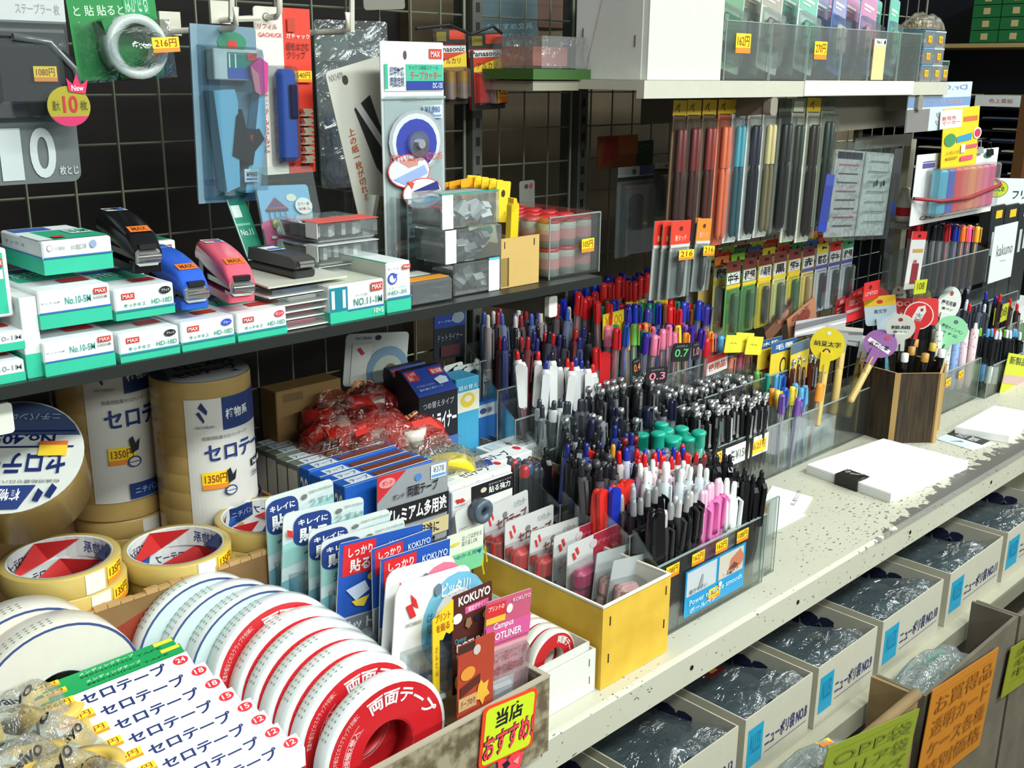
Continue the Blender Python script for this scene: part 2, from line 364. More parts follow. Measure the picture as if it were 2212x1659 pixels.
# upper shelf
UZ = 1.455
rt = thing('upper_shelf', 'pale steel upper shelf carrying clear tape bins and white file box', 'shelf')
UPC = mat((196, 194, 178), .45)
m = MB(); m.prism([(.86, UZ), (1.105, UZ), (1.105, UZ - .012), (.872, UZ - .012), (.872, UZ - .022), (.86, UZ - .022)], 1.075, 1.94, UPC, 'x'); m.build('shelf_board', rt)
for x in (1.375, 1.84):
    m = MB(); m.prism([(.872, UZ - .023), (1.10, UZ - .023), (1.10, UZ - .07), (.99, UZ - .058), (.872, UZ - .046)], x - .006, x + .006, mat((120, 116, 104)), 'x'); b = m.build('bracket', rt)
    m = MB(); m.prism(rrect(x - .009, UZ - .048, x + .009, UZ - .0225, .006), .861, .873, mat((140, 136, 122)), 'y'); m.build('end_cap', b)
m = MB(); m.prism([(.858, UZ + .001), (.86, UZ + .001), (.86, UZ - .021), (.858, UZ - .021)], 1.45, 1.80, mat((228, 228, 214)), 'x'); m.build('price_rail', rt)
# lower shelf
LZ = .588
rt = thing('lower_shelf', 'cream steel lower shelf holding the open boxes of plastic bags', 'shelf')
m = MB(); m.prism([(.597, LZ), (1.10, LZ), (1.10, LZ - .01), (.605, LZ - .01), (.605, LZ - .034), (.597, LZ - .034)], -.2, 3.3, mat((170, 166, 146), .45), 'x'); m.build('shelf_board', rt)
for x in (.3, 1.4, 2.5):
    m = MB(); m.prism([(.62, LZ - .035), (1.1, LZ - .035), (1.1, LZ - .1)], x - .004, x + .004, BRK, 'x'); m.build('bracket', rt)
f = MB(); f.box((-.6, 1.10, .06), (3.3, 1.12, .775), mat((74, 66, 52))); struct(f, 'wall_counter_back')
# ================================================================== staplers shelf
REDT = (205, 60, 48); TXG = (150, 155, 158)
def max_logo(x0, y0, x1, y1): return [('r', x0, y0, x1, y1, REDT), ('t', x0 + (x1 - x0) * .1, y0 + (y1 - y0) * .2, x1 - (x1 - x0) * .1, y1 - (y1 - y0) * .2, 'MAX', WHITE)]
def hd_front(col, word): return max_logo(.11, .16, .33, .36) + [('t', .14, .48, .5, .62, 'ホッチキス', (40, 150, 130)), ('t', .6, .44, .95, .6, 'HD-10D', (40, 150, 130)), ('e', .84, .2, .1, .12, col), ('t', .77, .15, .91, .25, word, WHITE), ('r', 0, .68, 1, .72, (60, 120, 170))]
WB = ((236, 242, 242), TEAL, .32)
TOPP = [('r', .06, .06, .94, .6, TEAL), ('r', .06, .06, .94, .2, (40, 90, 160)), ('r', .5, .66, .9, .8, REDT), ('t', .1, .25, .6, .5, 'ホッチキス', WHITE)]
GB = 'boxed staplers on the stapler shelf'
hd_lo = carton('stapler_box', 'lower white and teal stapler box with black oval, under another box', 'box', (262, 793), (390, 769), (255, 732), .815, .095, WB, hd_front(INK, 'ブラック'), TOPP, group=GB, z0=SZ)
hd_up = carton('stapler_box', 'upper white and teal stapler box with black oval carrying the black stapler', 'box', (255, 729), (381, 703), (246, 662), .817, .095, WB, hd_front(INK, 'ブラック'), TOPP, group=GB, z0=SZ + .0345)
hd_bl = carton('stapler_box', 'white and teal stapler box with blue oval under the blue stapler', 'box', (395, 769), (509, 749), (390, 707), .815, .095, WB, hd_front((50, 80, 190), 'ブルー'), TOPP, group=GB, z0=SZ)
hd_pk = carton('stapler_box', 'white and teal stapler box with pink oval under the pink stapler', 'box', (515, 744), (621, 727), (511, 685), .815, .095, WB, hd_front((220, 70, 90), 'ピンク'), TOPP, group=GB, z0=SZ)
def no10(): return [('t', .03, .3, .3, .36, 'マックス針', TXG), ('t', .36, .22, .72, .42, 'No.10-5M', (70, 160, 150)), ('t', .75, .28, .96, .38, '5000本', TXG), ('r', 0, .56, 1, .6, (60, 110, 190))] + max_logo(.76, .08, .95, .24)
W10 = ((236, 242, 244), TEAL, .42)
carton('staple_box', 'white and teal staple refill box at the bottom of the stack beside the open tray', 'box', (100, 818), (251, 789), (93, 744), .815, .11, W10, no10(), TOPP, group='staple refill boxes', z0=SZ)
carton('staple_box', 'white and teal staple refill box in the middle of the stack', 'box', (92, 742), (246, 718), (85, 660), .818, .11, W10, no10(), TOPP, group='staple refill boxes', z0=SZ + .0365)
carton('staple_box', 'large white and teal staple box on top of the stack with blue striped lid', 'box', (105, 663), (252, 643), (98, 592), .828, .085, ((238, 242, 246), TEAL, .5),
       [('e', .1, .2, .04, .1, TXG), ('e', .1, .2, .032, .08, WHITE), ('t', .15, .16, .32, .28, 'マックス株式会社', TXG), ('t', .4, .14, .62, .3, 'ISO 認証工場', TXG), ('e', .72, .18, .05, .12, (150, 170, 200)), ('r', 0, .46, 1, .5, (60, 110, 190))],
       [('r', .05, .05, .6, .28, (60, 100, 170)), ('r', .2, .35, 1, .95, (40, 170, 130)), ('p', [(0, .5), (.2, .35), (.2, .95), (0, .95)], (225, 240, 235)), ('r', .62, .42, .95, .7, (200, 230, 225)), ('t', .66, .48, .92, .64, '10-5M', TEALD), ('r', .25, .78, .42, .9, REDT)], [('t', .1, .2, .6, .3, 'マックス', TXG), ('r', 0, .46, 1, .5, (60, 110, 190))], group='staple refill boxes', z0=SZ + .076)
carton('staple_tray', 'open white and teal staple tray with sloping side beside the refill stack', 'box', (62, 828), (98, 818), (80, 650), .82, .1, ((228, 232, 228), TEAL, .3), z0=SZ, part='tray_wall', bev=.0005)
carton('staple_box', 'small white and teal box marked 10 at the very bottom by the shelf end', 'box', (-60, 848), (58, 830), (-60, 800), .818, .09, W10, [('t', .52, .2, .95, .45, '10-1M', TXG)], TOPP, group='small staple boxes', z0=SZ)
carton('staple_box', 'small white and teal box marked 10 resting on its twin under the upright box', 'box', (-60, 800), (60, 790), (-60, 758), .82, .09, W10, [('t', .52, .2, .95, .45, '10-1M', TXG)], TOPP, group='small staple boxes', z0=SZ + .024)
carton('staple_carton', 'teal fronted upright carton with white border at the shelf end', 'box', (-60, 745), (36, 728), (-75, 596), .828, .07, ((236, 240, 240),), [('r', .05, .06, .9, .95, TEAL), ('r', .1, .2, .84, .4, (30, 140, 190)), ('r', .66, .3, .86, .44, WHITE)] + max_logo(.7, .14, .88, .26), TOPP, z0=SZ + .0485)
carton('stapler_carton', 'white stapler carton with green lid standing behind the black stapler', 'box', (275, 600), (384, 590), (285, 528), .96, .08, ((232, 236, 232),), max_logo(.62, .12, .92, .36), [('r', .02, .1, .98, .9, (40, 130, 100)), ('r', .1, .2, .5, .5, (60, 100, 160))], z0=SZ, )
carton('flat_carton', 'flat grey green carton lying behind the top staple box', 'box', (80, 610), (215, 590), (85, 550), .97, .09, ((120, 130, 115),), [], [('r', .1, .1, .9, .9, (100, 116, 100))], z0=SZ)
# staplers
def stapler(label, x, y, z, col, rz):
    rt = thing('stapler', label, 'stapler', T(x, y, z) @ Matrix.Rotation(rz, 4, 'Z') @ Matrix.Diagonal((1.08, .98, 1, 1)))
    c = mat(col, .22, 0, .02); dk = mat((30, 30, 32), .4); ch = mat((225, 225, 222), .15, .9)
    w = .0125
    m = MB(); m.prism(rrect(-w * .9, .0, w * .9, .092, .004), 0, .007, c); m.box((-.008, .004, .007), (.008, .02, .0085), ch); m.build('base', rt)
    m = MB(); m.box((-.007, .006, .010), (.007, .085, .015), mat((150, 152, 150), .3, .8)); m.box((-.009, .076, .006), (.009, .09, .03), dk, .001); m.tube([(0, .04, .008), (0, .06, .017)], .0015, ch); m.build('staple_magazine', rt)
    # handle: rounded bar swelling towards the back
    def hd(u, v):
        y_ = -.002 + .094 * v; t = v; zb = .011 + .014 * t; zt = .029 + .016 * t + .004 * math.sin(t * 3.1)
        if t < .12: zt -= (.12 - t) * .07
        if t > .93: zt -= (t - .93) * .12
        ww = w * (.86 + .2 * math.sin(t * 3.0))
        a = 2 * math.pi * u; cx, sz = math.cos(a), math.sin(a); cx = math.copysign(abs(cx) ** .45, cx); sz = math.copysign(abs(sz) ** .55, sz)
        return (ww * cx, y_, (zb + zt) / 2 + (zt - zb) / 2 * sz)
    m = MB(); m.grid(hd, 20, 16, c)
    for v in (0, 1): m.add([hd(i / 20, v) for i in range(20)], [tuple(range(20))], c)
    m.build('handle', rt)
    m = MB(); m.box((-.0095, -.0045, .006), (.0095, .003, .020), ch, .0025); m.box((-.0065, -.005, .020), (.0065, .001, .024), dk); m.tube([(-.0085, -.005, .013), (.0085, -.005, .013)], .0035, ch, 10); m.build('chrome_nose', rt)
    m = MB()
    def top(v): q = hd(.25, v); return Vector((0, q[1], q[2] + .0004))
    a, b = top(.12), top(.24); m.quad((-.008, a.y, a.z), (.008, a.y, a.z), (.008, b.y, b.z), (-.008, b.y, b.z), (236, 120, 40)); m.panel([('t', .15, .2, .85, .8, 'MAX', (120, 60, 20))], (-.008, b.y, b.z), (.016, 0, 0), a - b, (0, -.2, 1), .0002); m.build('orange_label', rt)
    m = MB(); a, b = top(.72), top(.94); m.quad((-.008, a.y, a.z), (.008, a.y, a.z), (.008, b.y, b.z), (-.008, b.y, b.z), WHITE); m.panel([('r', .5, .1, .9, .95, (60, 110, 190)), ('t', .1, .2, .45, .8, '¥400', TXG, .012, 90)], (-.008, b.y, b.z), (.016, 0, 0), a - b, (0, -.2, 1), .0002); m.build('white_label', rt)
    return rt
zt = SZ + .0345
stapler('black stapler standing on the upper box of the black pair', .392, .822, SZ + .0695, (16, 16, 20), -.12)
stapler('bright blue stapler standing on the box with blue oval', .430, .818, zt, (50, 98, 210), -.08)
stapler('pink stapler standing on the box with pink oval', .473, .816, zt, (232, 100, 120), -.2)
# blister packed staplers lying in a stack with a loose demonstrator on top
GS = 'packed mini staplers stacked by the pink stapler'
names = ['bottom', 'second lowest', 'third', 'fourth', 'topmost']
for k in range(5):
    z = SZ + .001 + k * .0075
    rt = thing('packed_stapler', 'white carded mini stapler pack lying in the low stack, %s from the shelf' % names[k], 'stapler pack', T(.506 + .002 * (k % 2), .82 + .003 * ((k * 2) % 3), z), GS)
    m = MB(); m.box((0, 0, 0), (.066 + .01 * (k == 4), .09, .0012), mat((226, 226, 218))); m.build('backing_card', rt)
    m = MB(); m.box((.018, .006, .0013), (.05, .075, .006), mat(((205, 40, 70), (200, 50, 80), (200, 40, 70), (205, 200, 195), (60, 90, 150))[k], .3), .002); m.build('stapler_body', rt)
    m = MB(); m.box((.004, .001, .0012), (.062, .084, .0068), clear(gloss=.16, haze=.10)); m.build('blister', rt)
zp = SZ + .041
rt = thing('mini_stapler', 'dark grey mini stapler lying on the grey card over the packed staplers', 'stapler', T(.555, .84, zp + .0015))
m = MB(); m.box((-.012, 0, 0), (.012, .08, .008), mat((44, 46, 46), .4), .002); m.build('base', rt)
m = MB(); m.prism([(0, .009), (0, .017), (.01, .02), (.08, .021), (.083, .009)], -.0115, .0115, mat((52, 54, 54), .35), 'x'); m.build('handle', rt)
m = MB(); m.tube([(-.008, -.001, .013), (.008, -.001, .013)], .0035, mat((225, 225, 220), .15, .9), 10); m.build('chrome_nose', rt)
m = MB(); m.quad((-.009, .045, .0212), (.009, .045, .0212), (.009, .068, .0214), (-.009, .068, .0214), WHITE); m.panel([('r', .1, .6, .9, .9, (70, 120, 200))], (-.009, .068, .0216), (.018, 0, 0), (0, -.023, 0), (0, 0, 1)); m.build('price_label', rt)
m = MB(); m.prism([(.505, .825), (.592, .825), (.60, .93), (.515, .93)], zp - .0005, zp + .0012, mat((206, 206, 192)))
tag(m.build('grey_card'), 'pale grey card lying on the low stack under the mini stapler', 'card')
for k in range(4):
    z = SZ + .001 + k * .022
    top = k == 3
    rt = thing('staple_case', ('clear staple case with red and white lid strip on top of its stack', 'clear flat case of staples second in the stack behind the mini stapler', 'clear flat case of staples third in the stack behind the mini stapler', 'clear flat case of staples lowest behind the mini stapler')[(3 - k) if True else 0], 'case', T(.592 + .003 * (k % 2), .872 + .004 * (k % 2), z), 'clear staple cases behind the mini stapler')
    m = MB(); m.box((0, 0, 0), (.075, .075, .019), clear(gloss=.16, haze=.10), .002); m.build('clear_case', rt)
    m = MB(); rn = random.Random(k)
    for i in range(10):
        m.X = T(.008 + .006 * i, .01 + rn.random() * .02, .003) @ Matrix.Rotation(rn.uniform(-.2, .2), 4, 'Z'); m.box((0, 0, 0), (.005, .045, .010 + rn.random() * .003), mat((205, 206, 204), .35, .2))
    m.X = Matrix(); m.build('staple_strips', rt)['kind'] = 'stuff'
    m = MB(); m.box((.0, .0, .0192), (.075, .03 if top else .02, .0198), mat((225, 90, 80) if top else (215, 218, 216))); m.box((-.0006, 0, .004), (-.0001, .02, .0192), mat(WHITE)); m.build('lid_label', rt)
# leaning cards behind
rt, W, H = hang_card('teal_card', 'teal refill card leaning behind the packed staplers', 'card', (488, 432), (528, 428), (530, 565), 1.0, (34, 140, 110), [('r', .1, .1, .55, .3, (220, 236, 230)), ('r', .08, .4, .8, .44, (120, 190, 170)), ('t', .15, .5, .8, .6, 'No.11', WHITE), ('r', 0, .0, .06, 1, (190, 200, 196))], yb=.965)
ops = [('r', 0, .55, 1, 1, (225, 60, 130)), ('e', .4, .62, .45, .12, (225, 60, 130)), ('e', .62, .2, .1, .06, (235, 230, 215)), ('p', [(.08, .38), (.3, .18), (.52, .36)], (190, 60, 60)), ('p', [(.14, .34), (.3, .2), (.46, .33)], (90, 60, 110)), ('r', .1, .36, .52, .4, (60, 60, 90))] + [('r', .14 + .1 * i, .38, .155 + .1 * i, .56, (60, 60, 90)) for i in range(4)] + \
    [('e', .82, .34, .17, .13, (245, 240, 238)), ('t', .7, .28, .94, .34, 'カラー針', (200, 90, 100)), ('t', .7, .36, .94, .41, '50本入', (200, 90, 100)), ('e', .22, .6, .07, .08, (190, 210, 60)), ('e', .85, .6, .09, .1, (190, 210, 60)), ('r', .21, .62, .23, .7, (110, 90, 40)), ('r', .84, .64, .86, .72, (110, 90, 40)), ('r', .08, .78, .18, .82, WHITE)]
rt, W, H = hang_card('picture_card_pack', 'sky blue and pink pack with a drawn pavilion and trees, standing behind staple cases', 'pack', (553, 402), (664, 398), (562, 545), .975, (120, 180, 220), ops, yb=.955)
m = MB(); m.prism(rrect(-.006, -H * 1.04, W + .006, .018, .004), -.006, -.005, clear(gloss=.05, haze=.04), 'y'); m.build('clear_sleeve', rt)
# No.11 staple carton: low front tray with tall end carton
rt = carton('staple_carton', 'low white and teal display carton marked eleven with a blue panel', 'box', (714, 705), (831, 683), (708, 624), .817, .10, ((236, 240, 240), TEAL, .3), [('r', 0, .06, .32, .7, (22, 130, 150)), ('t', .03, .14, .28, .62, '11', WHITE, .02), ('t', .46, .3, .68, .38, 'マックス針', TXG), ('t', .42, .42, .95, .62, 'NO.11-1M', (60, 130, 120)), ('r', .32, .68, 1, .72, (60, 120, 180)), ('t', .78, .76, .96, .9, '10×5', WHITE)] + max_logo(.73, .06, .95, .28), [('r', .03, .03, .97, .97, (205, 208, 190))], z0=SZ)
rt = carton('staple_carton', 'tall white and teal carton with a round arrow mark beside the low one', 'box', (836, 682), (888, 668), (834, 575), .82, .12, ((236, 240, 240), TEAL, .27), [('t', .06, .1, .5, .15, 'マックス', TXG), ('e', .24, .32, .19, .12, (60, 90, 180)), ('e', .24, .32, .13, .08, WHITE), ('p', [(.2, .2), (.45, .24), (.3, .34)], (60, 90, 180)), ('t', .05, .48, .9, .53, 'ステープラー', (140, 190, 180)), ('t', .05, .56, .8, .64, 'HD-35', (60, 150, 130)), ('r', 0, .69, 1, .73, (60, 120, 180))] + max_logo(.62, .06, .95, .15), [('r', .05, .05, .95, .6, (225, 232, 230)), ('r', 0, .0, .08, 1, TEAL)], [('r', 0, 0, 1, .75, (206, 208, 196))], z0=SZ)
rt = thing('staple_case', 'flat clear case of dark clips with orange label, against the tall carton', 'case', T(.668, .822, SZ + .001))
m = MB(); m.box((0, 0, 0), (.056, .06, .024), clear(gloss=.18, haze=.14), .002); m.build('clear_case', rt)
m = MB(); rn = random.Random(4)
for i in range(16): m.X = T(.008 + rn.random() * .038, .008 + rn.random() * .042, .002 + rn.random() * .008) @ Matrix.Rotation(rn.uniform(0, 3), 4, 'Z'); m.box((-.006, -.002, 0), (.006, .002, .006), mat((50, 50, 48), .3, .5))
m.X = Matrix(); m.build('clips', rt)['kind'] = 'stuff'
m = MB(); m.box((.0, .006, .0241), (.056, .022, .0246), mat((228, 150, 40))); m.box((.004, .03, .0241), (.05, .05, .0245), mat((214, 216, 208))); m.build('lid_label', rt)
# big clear acrylic bin
ACR = clear((250, 253, 252), .05, .018)
def bin_box(name, label, x0, x1, y0, y1, z0, hf, hb, t=.0025, m_=None, group=None, divs=0):
    rt = thing(name, label, 'clear bin', T(x0, y0, z0), group); m_ = m_ or ACR; W, D = x1 - x0, y1 - y0
    m = MB(); m.box((0, 0, 0), (W, D, t), m_); m.build('bottom', rt)
    m = MB(); m.box((0, 0, t), (W, t, hf), m_); e = mat((150, 166, 162), .2); m.box((0, -.0002, hf - .0008), (W, t + .0002, hf + .0004), e); m.box((-.0003, -.0003, 0), (.0008, .0008, hf), e); m.box((W - .0008, -.0003, 0), (W + .0003, .0008, hf), e); m.build('front_panel', rt)  # pale edge strips: painted highlight for light caught along the acrylic edges
    m = MB(); m.box((0, D - t, t), (W, D, hb), m_); m.build('back_panel', rt)
    for x in [0, W - t]: m = MB(); m.prism([(t, t), (D - t, t), (D - t, hb), (t, hf)], x, x + t, m_, 'x'); m.build('side_panel', rt)
    for k in range(divs): x = W * (k + 1) / (divs + 1); m = MB(); m.prism([(t, t), (D - t, t), (D - t, hb), (t, hf)], x, x + t * .7, m_, 'x'); m.build('divider', rt)
    return rt
bin_box('clear_bin', 'clear acrylic bin holding the long white cutter cards', .728, .86, .90, 1.085, SZ, .098, .098)
# clear staple tower
for k in range(3):
    z = SZ + .0005 + k * .0365
    rt = thing('staple_tub', ('clear tub of staples at the bottom of the tower beside tan box', 'clear tub of dark staples in the middle of the tower', 'clear tub of bright staples topping the tower, teal edged lid')[k], 'case', T(.722 + .012 * (k == 0) - .004 * (k == 2), .832, z), 'clear staple tubs in the tower')
    m = MB(); m.box((0, 0, 0), (.083, .05, .035), clear(gloss=.2, haze=.10), .0015); m.build('clear_case', rt)
    m = MB(); rn = random.Random(20 + k)
    for i in range(22 if k else 8): m.X = T(.022 + rn.random() * .05, .008 + rn.random() * .03, .006 + rn.random() * .012) @ Matrix.Rotation(rn.uniform(-1, 1), 4, 'X') @ Matrix.Rotation(rn.uniform(-.6, .6), 4, 'Y'); m.box((-.006, -.004, -.004), (.006, .004, .011), mat(((196, 198, 196), (150, 152, 152), (236, 238, 238))[k], .3, .1))
    m.X = Matrix(); m.build('staple_strips', rt)['kind'] = 'stuff'
    m = MB()
    if k: m.box((0, -.0008, .0), (.015, -.0003, .035), mat((228, 234, 232)))
    else: m.box((.05, -.0008, .0), (.066, -.0003, .036), mat((228, 234, 232))); m.box((.05, -.001, .034), (.066, -.0004, .0365), mat((90, 190, 220)))
    m.build('white_strip', rt)
    if k == 2: m = MB(); m.box((0, 0, .0352), (.083, .006, .036), mat((60, 170, 150))); m.box((.01, .012, .0352), (.07, .03, .0356), mat((170, 175, 170))); m.build('lid_label', rt)
# yellow hang tags standing in a row behind the tower, yellow slim cutter
for k in range(5):
    x0 = 1010 + 16 * k
    hang_card('yellow_tag_card', 'bright yellow card with punched hole standing behind staple tower, %s of its row' % ('first', 'second', 'third', 'fourth', 'front one')[k], 'card', (x0, 378 + k * 3), (x0 + 30, 380 + k * 3), (x0 + 2, 480), .955 - .012 * k, (245, 208, 40), [('e', .5, .3, .14, .09, (60, 50, 20))] if k in (2, 4) else [('r', .0, .0, .12, .1, (225, 180, 30))], group='yellow tag cards', yb=.955 - .012 * k, rad=.002)
for k in range(3):
    x0 = 945 + 25 * k
    hang_card('orange_tag_card', 'amber notched card standing behind the staple tower, %s of three' % ('first', 'second', 'third')[k], 'card', (x0, 398 - k * 5), (x0 + 30, 392 - k * 5), (x0 + 2, 470), .97 - .012 * k, (240, 170, 25), [('p', [(.2, .35), (.8, .15), (.8, .5)], (200, 120, 20))], group='amber tag cards', rad=.002)
rt = thing('yellow_cutter', 'slim yellow cutter standing up between the staple tower and tan box', 'cutter', frame(PY(1104, 540, .87), (1, 0, 0), (0.0, -.05, 1)))
m = MB(); m.prism(rrect(-.006, 0, .006, .055, .004), -.004, .004, mat((245, 205, 35), .3), 'y'); m.build('cutter_body', rt)
m = MB(); m.prism([(-.004, .045), (.004, .05), (.001, .06), (-.004, .06)], -.0045, .0045, mat((235, 190, 30)), 'y'); m.build('slider', rt)
# tan open box and clear box of red topped rolls
def open_box(name, label, x0, y0, z0, W, D, Hs, col, t=.002, ops_f=(), group=None, cat='box', rim=None, rz=0, ops_l=(), bottom=True, inner=None):
    """open tray; Hs = heights of front, back, left, right walls"""
    rt = thing(name, label, cat, T(x0, y0, z0, rz), group); hf, hb, hl, hr = Hs; c = col if not isinstance(col, tuple) else mat(col, .75)
    m = MB(); m.box((0, 0, 0), (W, t, hf), c)
    m.panel(ops_f, (0, 0, hf), (W, 0, 0), (0, 0, -hf), (0, -1, 0)); m.build('front_wall', rt)
    m = MB(); m.box((0, D - t, 0), (W, D, hb), c); m.build('back_wall', rt)
    m = MB(); m.box((0, t, 0), (t, D - t, hl), c); m.panel(ops_l, (0, D, hl), (0, -D, 0), (0, 0, -hl), (-1, 0, 0)); m.build('side_wall', rt)
    m = MB(); m.box((W - t, t, 0), (W, D - t, hr), c); m.build('side_wall', rt)
    m = MB(); m.box((t, t, 0), (W - t, D - t, t), inner or c); m.build('bottom', rt)
    return rt
open_box('tan_box', 'small tan card box with stapled front holding carded cutters', .803, .832, SZ + .0005, .06, .09, (.055, .05, .05, .048), (205, 170, 100), ops_f=[('r', .08, .06, .1, .2, INK), ('r', .85, .06, .87, .2, INK)])
m = MB(); a = PY(1120, 512, .9); m.X = T(.812, .88, SZ + .003) @ Matrix.Rotation(-.25, 4, 'X'); m.box((0, 0, 0), (.042, .0015, .062), mat((206, 200, 170))); m.panel([('r', .3, .05, .7, .3, (60, 130, 90)), ('e', .75, .12, .12, .08, TEALD)], (0, 0, .062), (.042, 0, 0), (0, 0, -.062), (0, -1, 0))
tag(m.build('cutter_card'), 'cream carded cutter standing inside the tan card box', 'card')
bin_box('clear_bin', 'clear bin of red capped rolls with yellow price sticker on its face', .880, .968, .832, 1.0, SZ + .0005, .072, .072)
CB = bpy.data.objects[COL.objects[-1].parent.name]
sticker(CB, (.055, 0, .042), (.022, 0, 0), (0, 0, -.016), (0, -1, 0))
def roll_mb():
    m = MB(); m.lathe([(0, 0), (.013, 0), (.013, .026), (.0125, .0275)], mat((196, 196, 186), .35), 16); return m
RM = roll_mb().build('paper_roll'); RC = MB().lathe([(.0126, .0275), (.0128, .031), (.011, .0325), (0, .0325)], mat((200, 46, 50), .3), 16).build('red_cap')
m = MB(); m.lathe([(.0132, .008), (.0132, .02)], mat((215, 150, 150), .4), 16); RB = m.build('pink_band')
roll0 = thing('capped_roll', 'grey roll with red cap in the clear bin', 'roll', T(0, 0, 0), 'red capped rolls in the clear bin')
for o in (RM, RC, RB): o.parent = roll0
first = True
for lay in range(2):
    for j in range(6):
        for i in range(3):
            xf = T(.897 + i * .0275, .850 + j * .0268, SZ + .003 + lay * .033)
            if first: roll0.matrix_world = xf; first = False
            else: copy_thing(roll0, xf)
            
# ================================================================== packs hanging on the mesh
HOOK = mat((215, 212, 196), .35)
def hook(label, x, z, y1, up=.02):
    m = MB(); m.tube([(x, 1.108, z), (x, y1 + .01, z), (x, y1 + .002, z + .004), (x, y1, z + up)], .0032, HOOK, 8)
    m.box((x - .012, 1.104, z - .004), (x + .012, 1.108, z + .02), HOOK); tag(m.build('display_hook'), label, 'hook')
p = PY(404, 66, 1.0); hook('white display hook running out to the light blue stapler pack', .575, PY(475, 60, .97).z, .97, .02)
hook('white display hook running out to the red and white stapler pack', PY(606, 20, .985).x, PY(606, 36, .985).z, .985, .035)
hook('white display hook behind the tall white cutter card', PY(752, 60, 1.0).x, PY(752, 68, 1.0).z, 1.0, .02)
# big grey blister of heavy duty stapler
rt, W, H = hang_card('stapler_blister', 'large smoky stapler pack with gold and pink seal and pale zero, at the picture edge', 'pack', (-120, -78), (131, -60), (-110, 408), .93,
    (96, 104, 104), [('r', 0, 0, 1, .23, (196, 200, 200)), ('t', .55, .15, .95, .2, 'ステープラー 枚', TXG), ('r', 0, .24, 1, .70, (40, 44, 46)), ('t', .26, .73, .46, .98, '1', (190, 198, 198), .02), ('t', .53, .73, .77, .975, '0', (190, 198, 198), .02), ('t', .79, .92, .97, .965, '枚とじ', (190, 198, 198))], part='backing_card', rad=.008)
m = MB(); m.prism([(.0, -H * .30), (W * .7, -H * .31), (W * .93, -H * .40), (W * .98, -H * .50), (W * .95, -H * .6), (.0, -H * .62)], -.022, -.004, mat((22, 23, 25), .25), 'y'); m.build('stapler_body', rt)
m = MB(); m.tube([(W * .40, -.024, -H * .31), (W * .72, -.024, -H * .33), (W * .93, -.022, -H * .45), (W * .97, -.022, -H * .56)], .003, mat((120, 124, 126), .25, .5), 8); m.build('stapler_lever', rt)
blister(rt, .004, W - .003, -H + .05, -H * .25, .028, clear(gloss=.10, haze=.05), .012)
sticker(rt, (W * .54, -.0255, -H * .44), (W * .21, 0, 0), (0, 0, -H * .07), (0, -1, 0), '1080円')
m = MB(); m.X = T(W * .81, -.030, -H * .625); kx = W * .4; kz = H * .19; m.prism([(kx * .5 * math.cos(i * math.pi / 14), kz * .5 * math.sin(i * math.pi / 14)) for i in range(28)], 0, .001, mat((196, 182, 70), .3, .5), 'y')
m.ops([('p', [(.5 + .5 * math.cos(a), .5 + .5 * math.sin(a)) for a in [i * math.pi / 12 for i in range(2, 11)]], (205, 40, 100)), ('t', .36, .24, .70, .66, '10', (190, 40, 50), .02), ('t', .12, .36, .28, .6, '最大', (90, 90, 40)), ('t', .76, .36, .92, .6, '枚', (90, 90, 40)), ('p', [(.52, .14), (.48, -.2), (.62, -.04), (.72, -.3), (.8, -.02), (.98, -.16), (.9, .2)], (214, 40, 92)), ('t', .58, -.02, .86, .12, 'New', WHITE)], lambda u, v, l: ((u - .5) * kx, -l, (.5 - v) * kz)); m.build('gold_seal', rt)
# green tape pack
rt, W, H = hang_card('tape_blister', 'green carded clear tape pack hanging under the top edge beside smoky pack', 'pack', (132, -60), (326, -60), (146, 178), .97, GREEN, [('t', .06, .3, .62, .4, 'と 貼 貼ると', (200, 225, 200)), ('r', .62, .12, .92, .4, (40, 150, 90)), ('t', .64, .14, .9, .38, 'はがせる', (180, 220, 190)), ('r', .66, .42, .96, .58, (30, 120, 50)), ('t', .68, .43, .82, .57, '18', (240, 214, 40)), ('t', .84, .44, .95, .56, '巻入', (240, 214, 40)), ('r', .5, .94, .76, .98, (240, 214, 40))])
m = MB(); m.X = T(W * .58, -.022, -H * .70) @ Matrix.Rotation(R90, 4, 'X'); m.lathe([(.020, -.016), (.028, -.016), (.028, .004), (.020, .004)], mat((190, 200, 196), .3), 28, close=True); m.lathe([(.019, -.016), (.019, .004)], mat((215, 220, 212), .4), 28); m.build('tape_roll', rt)
m = MB(); m.prism([(.02, -H * .45), (W * .35, -H * .42), (W * .45, -H), (.03, -H * .98)], -.02, -.002, mat((26, 120, 58), .4), 'y'); m.build('tape_cutter', rt)
m = MB(); m.grid(lambda u, v: (.003 + (W + .008) * u, -.002 - .042 * math.sin(math.pi * min(1, max(0, u))) * (math.sin(math.pi * (.1 + .85 * v))), -H * .45 - H * .57 * v), 10, 8, clear(gloss=.14, haze=.03, crinkle=.3, cscale=30)); m.build('blister', rt)
sticker(rt, (W * .64, -.042, -H * .62), (.026, 0, 0), (0, 0, -.013), (0, -1, 0), '216円')
